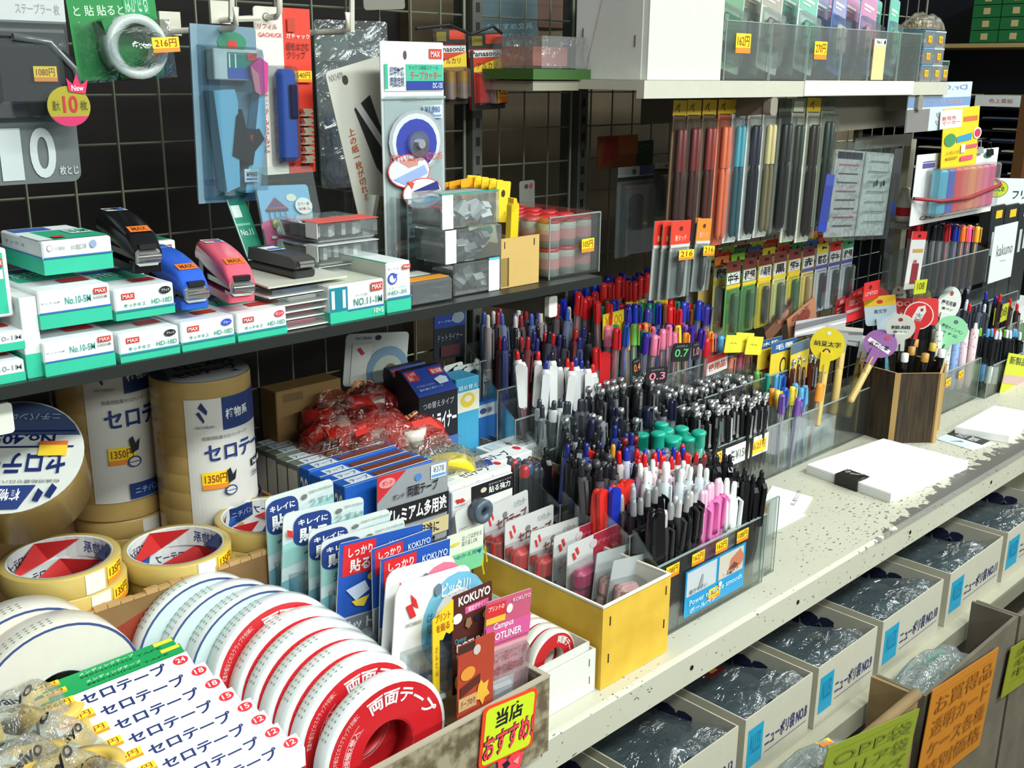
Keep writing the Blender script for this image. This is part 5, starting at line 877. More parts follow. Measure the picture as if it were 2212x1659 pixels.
m = MB(); m.X = T(W * .75, -.002, -H * .22) @ Matrix.Rotation(R90, 4, 'X'); m.lathe([(.006, 0), (.015, 0), (.015, .012), (.013, .014), (.006, .014)], mat((86, 100, 112), .3), 24, close=True); m.build('tape_dispenser', rt)
# yellow box of carded clear tape
YB = two_tone('yellow_card', (216, 172, 52), (232, 190, 66), 30, .3, .7, .7)
rt = open_box('yellow_box', 'open yellow card box with stapled corners and white rim holding carded tape', .806, .671, .8005, .121, .21, (.1, .1, .1, .1), YB, t=.003, inner=mat((226, 222, 206)))
m = MB()
for (a, b) in (((0, 0), (.121, .003)), ((0, .207), (.121, .21)), ((0, .003), (.003, .207)), ((.118, .003), (.121, .207))): m.box((a[0], a[1], .0995), (b[0], b[1], .1025), mat((232, 228, 216), .8))
for y0, y1 in ((.0035, .0042), (.2058, .2065)): m.box((.0035, y0, .003), (.1175, y1, .0995), mat((220, 218, 206), .8))
m.box((.0031, .004, .003), (.0036, .206, .0995), mat((220, 218, 206), .8)); m.box((.1174, .004, .003), (.1179, .206, .0995), mat((220, 218, 206), .8)); m.build('white_lining', rt)
for x, z in ((.012, .076), (.011, .03), (.112, .078), (.111, .035)):
    m = MB(); m.box((x, -.0008, z), (x + .0012, 0, z + .011), mat((70, 66, 60), .4, .6)); m.build('staple', rt)
GY = 'carded tape in the yellow box'
yc = (((1044, 1101), (1140, 1057), .873, 0), ((1091, 1130), (1196, 1089), .846, 0), ((1147, 1150), (1251, 1116), .822, 0), ((1197, 1160), (1304, 1118), .797, 1), ((1226, 1180), (1336, 1131), .772, 1), ((1290, 1196), (1383, 1168), .745, 2), ((1325, 1212), (1412, 1192), .72, 2))
lw_ = ('at the very back with red dispenser', 'second from the back with red dispenser', 'third with red dispenser', 'fourth, dark red corner', 'fifth, dark red corner and magenta dispenser', 'sixth, see through', 'front one with pale pink dispenser')
for k, (tl, tr, y, kd) in enumerate(yc):
    ops = [('p', [(.14, .06), (.18, .05), (.22, .13), (.19, .15)], (206, 60, 60)), ('p', [(.08, .1), (.12, .1), (.16, .18), (.12, .19)], (206, 60, 60)), ('e', .46, .14, .05, .03, (120, 124, 126)), ('t', .66, .05, .94, .12, 'ハンドカッター', (150, 154, 156)), ('r', .0, .26, .15, .36, (206, 50, 46)), ('t', .26, .15, .94, .25, 'セロテープ', (120, 44, 50), .02), ('p', [(.8, .3), (1, .24), (1, .4), (.84, .42)], (40, 70, 160))]
    if kd == 1: ops = [('r', .5, 0, 1, .46, (166, 40, 62)), ('e', .5, .1, .07, .05, (206, 196, 196)), ('t', .56, .08, .94, .14, 'デザイン', (214, 120, 130)), ('t', .7, .2, .92, .32, 'カット', (226, 190, 80))] + ops[:2] + [('t', .08, .34, .6, .44, 'セロテープ', (120, 44, 50), .01), ('r', 0, .5, .06, 1, (50, 70, 150)), ('r', .08, .6, .4, .64, (50, 70, 150))]
    if kd == 2: ops = [('e', .7, .12, .08, .05, (150, 90, 80)), ('r', .1, .3, .3, .5, (176, 66, 60)), ('t', .3, .3, .8, .42, 'セロテープ', (150, 110, 110)), ('r', 0, .55, .16, 1, (50, 60, 110))]
    rt, W, H = hang_card('tape_card', 'white tape card in the yellow box, ' + lw_[k], 'card', tl, tr, .812, y, (206, 206, 204) if kd < 2 else (176, 182, 182), ops, GY, rad=.003)
    dc = (236, 62, 62) if kd == 0 else ((206, 40, 110) if k == 4 else (232, 170, 168))
    if k != 3:
        m = MB()
        def bl_(u, v): a = 2 * math.pi * u; return (W * .62 + .020 * math.cos(a) * math.sin(math.pi * v) ** .5, -.002 - .014 * v * 1.0, -H * .60 + .017 * math.sin(a) * math.sin(math.pi * v * .98 + .03) ** .5)
        m.box((W * .02, -.020, -H * .50), (W * .50, -.002, -H * .26), mat(dc, .25), .006); m.box((W * .04, -.012, -H * .9), (W * .48, -.002, -H * .50), mat((150, 30, 40) if kd == 0 else dc, .3), .003); m.build('tape_dispenser', rt)
    blister(rt, W * .0, W * .70, -H * .94, -H * .23, .023, clear(gloss=.14, haze=.04), .004)
# white tray with smaller red rolls
rt = open_box('white_tray', 'low white card tray of small red ringed tape rolls before the yellow box', .688, .676, .8005, .114, .175, (.052, .06, .05, .052), (226, 226, 218), t=.0022)
for x, z in ((.103, .034), (.104, .012)): m = MB(); m.box((x, -.0006, z), (x + .0008, 0, z + .009), mat((90, 90, 86))); m.build('staple', rt)
rt = open_box('white_tray', 'inner white card tray nested behind the front wall of the low tray', .692, .682, .804, .106, .16, (.056, .056, .05, .056), (220, 220, 212), t=.002)
SP = []
def small_disc():
    S = .55; m = MB(); m.X = Matrix.Rotation(R90, 4, 'X'); m.lathe([(.016, -.011), (.034, -.011), (.0352, -.0095), (.0352, -.0015), (.034, 0), (.016, 0)], mat((226, 222, 212), .25), 40, close=True); b = m.build('wrapped_roll')
    m = MB(); n = 40; vs = [(r * math.cos(2 * math.pi * i / n), -.0004, r * math.sin(2 * math.pi * i / n)) for r in (.016, .0325) for i in range(n)]; m.add(vs, [(i, (i + 1) % n, n + (i + 1) % n, n + i) for i in range(n)], (196, 40, 44)); m.ops([('t', 0, 0, 1, 1, '両面テープ', WHITE, .025)], lambda u, v, l: arc(80, -10, .021, .030)(u, v, l + .0006)); l_ = m.build('red_label'); return [b, l_]
SD = small_disc()
for k in range(5):
    disc('small red ringed tape roll in the white tray, %s' % ('front one with white lettering', 'second', 'third', 'fourth', 'at the back')[k], Vector((.760 - .001 * k, .700 + .0135 * k, .8437 + .001 * k)), SD, k == 0, 'small red ringed rolls', 0, .08 * k)
p = PY(1045, 1240, .69); m = MB(); m.tube([(p.x, .69, p.z), (p.x - .004, .688, p.z + .012), (p.x + .001, .689, p.z + .03), (p.x + .004, .69, p.z + .012)], .0009, (236, 214, 40)); tag(m.build('yellow_band'), 'thin yellow plastic band sticking up behind the dark brown card', 'band')
# ================================================================== pens
CLR = clear((240, 246, 248), .16, .10, .06)
def seg(m, prof, mt, n=10): m.lathe(prof, mt, n, True)
PL = .145
_pk = {}
def pen_parts(kind, c, c2=None):
    key = (kind, c, c2)
    if key in _pk: return _pk[key]
    out = []; P = mat(c, .25, 0, .03); P2 = mat(c2, .25, 0, .03) if c2 else None
    dark = mat((24, 24, 28), .3); silver = mat((206, 208, 210), .18, .85)
    def fin(m, n): out.append(m.build(n))
    if kind == 'cap':      # clear hexagonal barrel, coloured cap up
        m = MB(); seg(m, [(0, 0), (.0012, .001), (.0035, .012), (.0046, .02), (.0046, .118)], clear((240, 244, 248), .14, .14), 8); fin(m, 'barrel')
        m = MB(); seg(m, [(0, .012), (.0016, .014), (.0016, .11), (0, .111)], P, 6); fin(m, 'ink_tube')
        m = MB(); seg(m, [(.0052, .112), (.0054, .114), (.005, .138), (.0038, .1445), (0, .145)], P); m.box((-.0013, -.0082, .112), (.0013, -.0068, .143), P); m.box((-.0012, -.0075, .139), (.0012, -.003, .143), P); fin(m, 'cap')
    elif kind == 'click':  # barrel with knock button, clip
        m = MB(); seg(m, [(0, 0), (.001, .001), (.0036, .014), (.0052, .03), (.0052, .118), (.0044, .125)], P2 or CLR); fin(m, 'barrel')
        m = MB(); seg(m, [(.0053, .026), (.0058, .03), (.0058, .06), (.0053, .064)], P); fin(m, 'grip')
        m = MB(); seg(m, [(.003, .124), (.003, .139), (.002, .1425), (0, .143)], P); fin(m, 'button')
        m = MB(); m.box((-.0018, -.0078, .078), (.0018, -.0064, .121), P2 or P); m.box((-.0018, -.007, .116), (.0018, -.003, .121), P2 or P); fin(m, 'clip')
    elif kind == 'knob':   # black pen with round metal knob
        m = MB(); seg(m, [(0, 0), (.001, .001), (.0034, .016), (.005, .03), (.005, .122), (.004, .126)], P); fin(m, 'barrel')
        m = MB(); seg(m, [(.0024, .126), (.0024, .132), (.0044, .1345), (.0046, .138), (.0038, .142), (0, .1435)], silver if not c2 else P2); fin(m, 'knob')
        m = MB(); m.box((-.0016, -.0074, .084), (.0016, -.006, .122), silver if not c2 else P); m.box((-.0016, -.007, .117), (.0016, -.003, .122), silver if not c2 else P); m.box((-.0022, -.0077, .084), (.0022, -.0058, .089), P2 or silver); fin(m, 'clip')
    elif kind == 'marker': # stout barrel with flat flared end
        m = MB(); seg(m, [(0, 0), (.006, 0), (.0074, .004), (.0074, .128), (0, .128)], P, 14); fin(m, 'barrel')
        m = MB(); seg(m, [(.0076, .118), (.0080, .12), (.0080, .136), (.0092, .138), (.0092, .1415), (.006, .1435), (0, .1435)], P2 or P, 14); fin(m, 'end_plug')
        m = MB(); m.box((-.003, -.0082, .02), (.003, -.0073, .11), mat((226, 228, 224), .4)); fin(m, 'barcode_label')
    elif kind == 'round':  # dark grey twin marker with coloured dome
        m = MB(); seg(m, [(0, 0), (.005, 0), (.0054, .004), (.0054, .128)], P, 12); fin(m, 'barrel')
        m = MB(); seg(m, [(.0056, .127), (.0056, .136), (.0048, .14), (.0026, .1425), (0, .143)], P2 or P, 12); fin(m, 'end_dome')
    elif kind == 'hl':     # broad clip pen with rounded shoulders
        m = MB(); seg(m, [(0, 0), (.004, .004), (.0074, .02), (.0074, .115), (.006, .13), (.0036, .139), (0, .141)], P, 14); fin(m, 'barrel')
        m = MB(); m.prism(rrect(-.0070, .07, .0070, .1425, .0068), -.0105, -.006, P, 'y', False); fin(m, 'broad_clip')
        m = MB(); m.box((-.0045, -.0079, .035), (.0045, -.0070, .062), mat((230, 226, 216), .4)); fin(m, 'barcode_label')
    elif kind == 'whiteclip':
        m = MB(); seg(m, [(0, 0), (.001, .001), (.004, .02), (.0052, .03), (.0052, .12)], CLR); fin(m, 'barrel')
        m = MB(); seg(m, [(0, .012), (.0018, .014), (.0018, .112), (0, .112)], P2 or P, 6); fin(m, 'ink_tube')
        m = MB(); m.prism(rrect(-.0048, .062, .0048, .126, .0045), -.0084, -.0062, P, 'y'); seg(m, [(.0056, .112), (.0056, .126), (.004, .13)], P); fin(m, 'broad_clip')
        m = MB(); seg(m, [(.003, .129), (.003, .138), (.002, .1425), (0, .143)], P2 or P); fin(m, 'button')
    elif kind == 'fat':    # plump tinted click pen with looped clip
        m = MB(); seg(m, [(0, 0), (.0014, .001), (.005, .016), (.0066, .03), (.0068, .108), (.0052, .122)], P, 14); fin(m, 'barrel')
        m = MB(); seg(m, [(.0036, .121), (.0032, .138), (.0022, .1425), (0, .143)], P2 or P); fin(m, 'button')
        m = MB(); m.tube([(0, -.005, .121), (0, -.0095, .117), (0, -.0095, .085), (0, -.008, .076)], .0024, P, 8); fin(m, 'clip')
    elif kind == 'clipblack': # slick black pen with long chrome edged clip
        m = MB(); seg(m, [(0, 0), (.0012, .001), (.0044, .02), (.0056, .034), (.0056, .125), (.004, .132)], P, 12); fin(m, 'barrel')
        m = MB(); m.prism([(-.0065, .128), (-.010, .122), (-.0088, .068), (-.0078, .066), (-.0065, .11)], -.0028, .0028, P, 'x'); fin(m, 'clip')
        m = MB(); seg(m, [(.0028, .131), (.0028, .141), (.0016, .1435), (0, .1435)], P2 or dark); fin(m, 'button')
    for o in out: pass
    _pk[key] = out; return out
_used = set(); KN = dict(cap='capped_pen', click='click_pen', knob='knobbed_pen', fat='click_pen', whiteclip='click_pen', hl='broad_clip_pen', clipblack='ballpoint_pen')
def pen(kind, c, c2, x, y, ztop, label, group, name='pen', lean=.05, rz=None, rn=random):
    key = (kind, c, c2); parts = pen_parts(kind, c, c2)
    X = T(x, y, ztop - .143) @ Matrix.Rotation(rn.uniform(-lean, lean), 4, 'Y') @ Matrix.Rotation(rn.uniform(-lean, lean), 4, 'X') @ Matrix.Rotation(rn.uniform(-.9, .9) if rz is None else rz, 4, 'Z') @ Matrix.Diagonal((1.18, 1.18, 1, 1))
    rt = thing(KN.get(kind, name) if name == 'pen' else name, label, 'pen', X, group)
    for o in parts:
        q = o
        if key in _used: q = o.copy(); COL.objects.link(q)
        q.parent = rt
    _used.add(key); return rt
def row(n, xr, yr, zr, kinds, label, group, name='pen', seed=0, lean=.05, jz=.006, rz=None):
    """n pens between two ends, slightly irregular; kinds = list of (kind, colour, second colour, label word)"""
    rn = random.Random(seed); lines = max(1, round(abs(yr[1] - yr[0]) / .012)) if n > 6 else 1
    for i in range(n):
        t = (i + .5) / n; k = kinds[i % len(kinds)] if len(kinds) < 5 else rn.choice(kinds)
        x = xr[0] + (xr[1] - xr[0]) * t + rn.uniform(-.002, .002); y = yr[0] + (yr[1] - yr[0]) * ((i * 5 % max(lines, 1)) / max(lines - 1, 1) if lines > 1 else .5) + rn.uniform(-.0015, .0015)
        z = zr[0] + (zr[1] - zr[0]) * t + rn.uniform(-jz, jz * .5)
        pen(k[0], k[1], k[2], x, y, z, label.replace('*', k[3]), group + (' ' + k[3] if k[3] else ''), name, lean, rz, rn)
BK = (20, 20, 24); RD_ = (212, 34, 40); BL_ = (36, 54, 176); WH = (234, 234, 232)
# ---- clear case A
A = bin_box('pen_case', 'clear acrylic pen case before the white tray, front stepped low with price stickers', .932, 1.166, .693, .735, .8005, .10, .135, divs=4)
row(2, (.943, .958), (.712, .712), (.965, .965), [('hl', BK, None, 'black')], 'plump * ball pen with broad clip in the front case next to the yellow box', 'plump pens', seed=1, rz=0)
row(10, (.962, 1.03), (.705, .722), (.966, .972), [('fat', (60, 58, 60), (190, 186, 186), 'smoky'), ('fat', BK, (150, 150, 150), 'black')], '* click pen in the front compartment between plump black and pink pens', 'smoky front', seed=2)
row(6, (1.036, 1.080), (.704, .722), (.966, .972), [('fat', (232, 130, 190), (236, 190, 214), 'pink')], '* tinted plump click pen in the front compartment beside teal rimmed white pens', 'front', seed=3, lean=.03)
row(3, (1.084, 1.108), (.706, .72), (.966, .962), [('fat', (236, 240, 238), (240, 242, 240), 'white')], 'glossy * pen with teal rim in the front compartment between pink and black', 'front', seed=4, lean=.03)
row(7, (1.114, 1.156), (.704, .724), (.967, .962), [('clipblack', BK, None, 'black')], 'glossy * pen with long curved clip at the case end', 'end', seed=5, lean=.04)
for k, x in enumerate((.006, .058, .108, .155)):
    sticker(A, (x + .008, -.0006, .095), (.026, 0, 0), (0, 0, -.016), (0, -1, 0), ('108', '162', '162', '108')[k] + '円')
# printed hand picture leaflet on the case front
m = MB(); m.box((.055, -.0012, .012), (.185, -.0005, .075), mat((30, 150, 205), .3))
m.panel([('r', .02, .03, .5, .56, (196, 202, 206)), ('r', .54, .03, .96, .56, (206, 196, 180)), ('p', [(.7, .5), (.74, .2), (.9, .06), (.98, .3), (.9, .5)], (196, 120, 90)), ('p', [(.64, .5), (.8, .3), (.88, .4), (.76, .54)], (120, 60, 50)), ('p', [(.2, .5), (.26, .2), (.28, .2), (.27, .5)], (160, 160, 164)), ('t', .06, .42, .34, .52, '書きやすい', (110, 120, 130)), ('t', .62, .42, .9, .5, '新グリップ', WHITE), ('t', .06, .64, .94, .76, 'Power to write smooth', (190, 226, 240)), ('e', .56, .62, .03, .05, WHITE), ('t', .06, .82, .5, .92, 'ボールペン', WHITE)], (.055, -.0012, .075), (.13, 0, 0), (0, 0, -.063), (0, -1, 0)); m.build('picture_leaflet', A)
sticker(A, (.105, -.0016, .034), (.026, 0, 0), (0, 0, -.016), (0, -1, 0), '108円')
bin_box('pen_case', 'tall clear end sleeve on the pen case, pale slip inside', 1.168, 1.206, .70, .737, .8005, .112, .112)
m = MB(); m.box((1.1715, .712, .8035), (1.2025, .713, .905), mat(PAPER)); o = m.build('paper_slip'); tag(o, 'white paper slip with price sticker inside the tall clear end sleeve', 'paper'); sticker(o, (1.174, .7118, .898), (.024, 0, 0), (0, 0, -.016), (0, -1, 0))
bin_box('pen_case', 'clear middle pen case behind the front row, holding white and red tipped pens', .932, 1.19, .738, .80, .8005, .125, .15, divs=3)
row(6, (.930, 1.003), (.786, .792), (.975, .970), [('hl', (228, 50, 40), None, 'red'), ('hl', BL_, None, 'blue'), ('hl', (228, 50, 40), None, 'red'), ('hl', (228, 50, 40), None, 'red')], 'plump * ball pen with broad clip in a bunch behind the smoky pens', 'plump bunch', seed=6, lean=.04, rz=0)
row(9, (.955, 1.01), (.752, .772), (.965, .975), [('fat', BK, (140, 140, 140), 'black'), ('fat', (90, 84, 86), (170, 166, 166), 'smoky')], '* click pen in the middle case behind the front smoky pens', 'middle', seed=7)
row(15, (.985, 1.115), (.756, .78), (.995, .965), [('click', WH, (226, 236, 240), 'white'), ('click', WH, (236, 214, 224), 'white')], '* tipped click pen in the middle case behind the pink pens', 'middle', seed=8, lean=.07)
row(5, (1.125, 1.178), (.75, .775), (.975, .962), [('clipblack', BK, None, 'black')], 'glossy * long clip pen in the middle case near the end sleeve', 'middle long', seed=9)
bin_box('pen_case', 'clear rear pen case of dark and red tipped pens before the teal markers', .932, 1.215, .803, .852, .8005, .13, .15, divs=3)
bin_box('pen_case', 'clear back pen case of mixed dark pens beside the teal marker cup', .932, 1.127, .8535, .90, .8005, .13, .15, divs=2)
row(24, (1.03, 1.18), (.812, .842), (.985, .955), [('click', RD_, (236, 206, 210), 'red'), ('click', RD_, (230, 220, 220), 'red'), ('click', RD_, WH, 'red'), ('click', BL_, (210, 214, 236), 'blue')], '* tipped click pen in the rear case behind the white tipped ones', 'rear', seed=10, lean=.07)
row(5, (1.16, 1.205), (.815, .84), (.95, .94), [('click', BK, (60, 60, 66), 'black')], '* tipped click pen at the rear case end by the price strip', 'rear end', seed=11)
row(20, (.938, 1.01), (.808, .85), (1.0, .985), [('click', (40, 40, 46), (90, 86, 88), 'smoky'), ('clipblack', (30, 32, 34), None, 'charcoal'), ('knob', (44, 40, 42), (70, 70, 74), 'charcoal')], '* pen in the dense dark bunch of the rear case', 'dark bunch', seed=12, lean=.08)
row(22, (.94, 1.12), (.865, .892), (1.005, .985), [('clipblack', BK, None, 'black'), ('knob', (60, 20, 30), (120, 30, 36), 'dark red'), ('click', (26, 40, 120), (70, 84, 150), 'navy'), ('clipblack', (40, 40, 44), None, 'charcoal'), ('hl', (196, 34, 40), None, 'red'), ('click', (216, 150, 50), (60, 60, 66), 'amber'), ('clipblack', BK, None, 'black')], '* pen in the mixed back row of the rear case', 'mixed back row', seed=13, lean=.09, jz=.014)
row(9, (1.08, 1.165), (.846, .849), (.968, .958), [('round', (100, 102, 102), (120, 122, 122), 'grey'), ('round', (86, 88, 90), (104, 106, 108), 'grey')], 'dull * marker in the rear case just before the teal markers', 'rear dull', 'marker', seed=14, lean=.04)
row(14, (.912, .962), (.905, .935), (.978, .968), [('round', (62, 66, 68), (180, 60, 60), 'red'), ('round', (60, 64, 66), (70, 74, 78), 'grey'), ('round', (60, 64, 66), (70, 74, 78), 'grey'), ('round', (62, 66, 68), (70, 90, 120), 'blue')], 'dark grey marker with * domed end in the block behind the yellow box', 'domed', 'marker', seed=15, lean=.02, jz=.004)
bin_box('pen_case', 'small clear bin of dark grey domed markers behind the yellow box', .903, .972, .903, .95, .84, .04, .05)
# teal markers in their own cup
bin_box('pen_case', 'clear cup of teal markers with flat flared ends', 1.13, 1.262, .855, .899, .8005, .09, .10)
row(13, (1.142, 1.25), (.862, .892), (.985, .955), [('marker', (20, 150, 128), (30, 170, 146), 'teal')], '* marker with flat flared end and white barcode label', 'flared', 'marker', seed=16, lean=.09, jz=.014)
# ---- clear case B, rising in steps to the mesh
def step(label, x0, x1, y0, y1, h, d): return bin_box('pen_case', label, x0, x1, y0, y1, .8005, h, h + .02, divs=d)
B1 = step('long clear pen case along the counter, front row of metal knobbed pens', 1.27, 1.87, .90, .932, .095, 9)
step('clear pen case continuing behind the teal markers, dark pens inside', 1.0, 1.268, .903, .945, .12, 5)
step('second tier of the clear pen case behind metal knobbed pens', 1.0, 1.70, .95, .985, .16, 9)
step('third tier of the clear pen case with white clip pens and bright caps', .985, 1.62, .99, .022 + 1.0, .20, 9)
step('fourth tier of the clear pen case, bright capped pens under yellow tags', .985, 1.56, 1.026, 1.058, .235, 8)
step('top tier of the clear pen case against the mesh, red and blue capped pens', .985, 1.5, 1.062, 1.094, .27, 8)
m = MB(); m.box((.10, -.0014, .055), (.225, -.0006, .088), mat((226, 228, 222), .4)); m.panel([('t', .1, .2, .5, .8, '各¥150', (110, 116, 116), .02), ('r', .55, .2, .95, .9, (244, 206, 40)), ('t', .58, .3, .92, .7, '162円', (190, 110, 30))], (.10, -.0014, .088), (.125, 0, 0), (0, 0, -.033), (0, -1, 0)); m.build('price_strip', B1)
sticker(B1, (.07, -.0008, .088), (.02, 0, 0), (0, 0, -.022), (0, -1, 0), '162')
row(36, (1.285, 1.50), (.905, .928), (.972, .956), [('knob', BK, None, 'black')], '* pen with round metal knob in the front tier beside teal markers', 'metal knob', seed=20, lean=.05, jz=.008)
row(32, (1.29, 1.53), (.955, .98), (.985, .968), [('knob', BK, None, 'black')], '* pen with round metal knob in the second tier behind the front knobs', 'second tier metal knob', seed=21, lean=.05, jz=.008)
row(22, (1.01, 1.26), (.91, .94), (1.01, .985), [('click', (40, 42, 48), (150, 156, 164), 'smoky'), ('knob', (40, 42, 46), None, 'charcoal'), ('cap', (30, 34, 60), None, 'navy')], '* pen in the shaded tier behind the back row of the rear case', 'shaded tier', seed=22, lean=.08, jz=.012)
bright = [('cap', c, None, w) for c, w in (((240, 130, 160), 'pink'), ((90, 170, 220), 'sky blue'), ((130, 200, 90), 'lime'), ((245, 150, 50), 'orange'), ((130, 90, 180), 'violet'), ((40, 90, 190), 'blue'), ((30, 150, 120), 'green'), ((245, 220, 80), 'yellow'))]
row(12, (1.53, 1.66), (.905, .925), (.945, .935), bright, '* capped clear gel pen in the front tier beside the knobbed pens', 'front tier capped', seed=23, lean=.14, jz=.012)
row(9, (1.56, 1.665), (.956, .978), (.962, .955), bright, '* capped clear gel pen in the second tier behind the leaning ones', 'second tier capped', seed=24, lean=.06)
row(16, (1.12, 1.27), (.955, .98), (1.028, 1.018), [('knob', (30, 32, 36), None, 'dark')], '* pen with silver top in the second tier below the white clip pens', 'second tier silver', seed=25, lean=.06, jz=.006)
row(9, (1.0, 1.10), (.953, .98), (1.03, 1.022), [('click', (50, 54, 60), None, 'clear'), ('whiteclip', (210, 214, 216), (60, 60, 70), 'clear')], '* barrelled pen low in the second tier by the mottled tray', 'second tier clear', seed=26, lean=.08)
row(14, (1.005, 1.185), (.996, 1.018), (1.092, 1.05), [('whiteclip', WH, (206, 40, 44), 'red'), ('whiteclip', WH, (40, 40, 48), 'black'), ('whiteclip', (226, 228, 230), (40, 56, 150), 'blue')], 'white clip pen with * button in the third tier', 'third tier white clip', seed=27, lean=.09, jz=.01, rz=-.6)
row(3, (1.175, 1.195), (1.0, 1.01), (1.07, 1.06), [('cap', (214, 36, 40), None, 'red'), ('hl', (206, 36, 40), None, 'red')], 'bright * pen at the end of the white clip pens', 'third tier', seed=28)
row(36, (1.20, 1.49), (.996, 1.018), (1.10, 1.045), bright + [('cap', (220, 40, 50), None, 'red'), ('cap', (235, 110, 120), None, 'coral'), ('cap', (60, 40, 150), None, 'indigo')], '* capped clear gel pen in the third tier below the yellow tags', 'third tier capped', seed=29, lean=.06, jz=.012)
row(9, (1.46, 1.60), (.996, 1.018), (1.015, .99), [('cap', (240, 110, 140), None, 'rose'), ('cap', (230, 60, 60), None, 'red'), ('cap', (240, 150, 130), None, 'coral'), ('click', (120, 30, 36), (200, 110, 90), 'maroon')], '* capped pen in the third tier beside the red price card', 'third tier far', seed=30, lean=.1, jz=.012)
row(22, (1.0, 1.19), (1.03, 1.055), (1.112, 1.09), [('click', (40, 44, 110), (70, 76, 120), 'navy'), ('click', (170, 36, 40), (120, 60, 64), 'red'), ('click', (24, 24, 30), (60, 60, 66), 'black')], '* click pen in the shaded fourth tier behind white clip pens', 'fourth tier', seed=31, lean=.07, jz=.01)
row(34, (1.20, 1.50), (1.03, 1.055), (1.13, 1.085), [('cap', (214, 40, 44), None, 'red'), ('cap', (40, 60, 180), None, 'blue'), ('cap', (30, 140, 100), None, 'green'), ('cap', (110, 60, 40), None, 'brown'), ('cap', (70, 60, 160), None, 'violet')], '* capped clear pen in the fourth tier just under the yellow tags', 'fourth tier capped', seed=32, lean=.05, jz=.01)
row(20, (1.0, 1.19), (1.066, 1.09), (1.135, 1.12), [('click', (206, 196, 186), (150, 140, 140), 'pale'), ('click', (60, 90, 170), (110, 120, 150), 'blue'), ('click', (140, 40, 46), (90, 80, 84), 'maroon')], '* click pen in the top tier in shade under the stapler shelf', 'top tier', seed=33, lean=.06)
row(34, (1.18, 1.42), (1.066, 1.09), (1.135, 1.155), [('cap', (206, 36, 40), None, 'red'), ('cap', (38, 50, 190), None, 'blue'), ('cap', (210, 44, 40), None, 'red'), ('cap', (30, 44, 150), None, 'blue')], '* capped clear pen in the top tier by the hanging refills', 'top tier capped', seed=34, lean=.05, jz=.016)
# cards and tags among the pens
for k, (tl, tr, bl, y) in enumerate((((1303, 680), (1348, 668), (1302, 735), 1.022), ((1352, 653), (1397, 645), (1352, 690), 1.06), ((1402, 652), (1443, 643), (1402, 680), 1.06))):
    hang_card('price_tag', 'yellow pen tag with orange writing, %s' % ('lowest, among bright caps', 'tallest, in the middle', 'farther one beside it')[k], 'tag', tl, tr, bl, y, (236, 214, 34), [('t', .08, .12, .92, .5, ('¥100', 'Juice', '¥105')[k], (210, 120, 30), .01)], 'yellow tags above the capped pens', rad=.001)
for k, (tl, tr, bl, y, s, c) in enumerate((((1455, 742), (1494, 740), (1456, 782), .95, '0.7', (90, 190, 110)), ((1496, 740), (1513, 735), (1502, 778), .955, '1.0', (200, 130, 150)), ((1398, 795), (1444, 790), (1398, 832), .949, '0.3', (224, 130, 150)), ((1366, 778), (1384, 770), (1374, 812), .955, '0.4', (230, 130, 70)))):
    hang_card('sample_tag', 'black rounded sample tag reading %s among the knobbed pens' % ('nought point seven', 'one point nought', 'nought point three', 'nought point four')[k], 'tag', tl, tr, bl, y, (22, 22, 26), [('t', .2, .12, .8, .22, 'SAMPLE', (120, 120, 124)), ('t', .14, .32, .88, .74, s, c)], 'black sample tags', rad=.006)
hang_card('price_card', 'red bordered white price card standing among the far capped pens', 'card', (1526, 775), (1572, 757), (1530, 812), .987, (224, 222, 216), [('r', 0, 0, 1, .3, (214, 44, 40)), ('t', .1, .4, .9, .8, '使用品', (206, 60, 50), .02)], rad=.001)
hang_card('white_card', 'small blank white card behind the lowest bright caps', 'card', (1526, 702), (1566, 694), (1528, 735), 1.024, (222, 230, 232), [], rad=.001)
# ================================================================== upper shelf goods
UT = UZ + .0005
# white file box made of card
rt = thing('file_box', 'tall plain white card file box with staple marks on the upper shelf', 'file box', T(1.095, .872, UT))
m = MB(); m.box((0, 0, 0), (.158, .002, .16), mat((206, 206, 198), .7)); m.build('front_wall', rt)
m = MB(); m.box((0, .002, 0), (.002, .12, .16), mat((226, 226, 220), .7)); m.build('side_wall', rt)
m = MB(); m.box((.156, .002, 0), (.158, .12, .16), mat((226, 226, 220), .7)); m.build('side_wall', rt)
m = MB(); m.box((0, .12, 0), (.158, .122, .16), mat((226, 226, 220), .7)); m.build('back_wall', rt)
m = MB(); m.prism([(.010, .0), (.010, .16), (.06, .16), (.105, .0)], -.0012, 0, mat((214, 214, 208), .7), 'x'); m.build('folded_flap', rt)
for y, z in ((.02, .12), (.02, .04), (.108, .12), (.108, .05)): m = MB(); m.box((-.0022, y, z), (-.0012, y + .0012, z + .014), mat((90, 88, 80))); m.build('staple', rt)
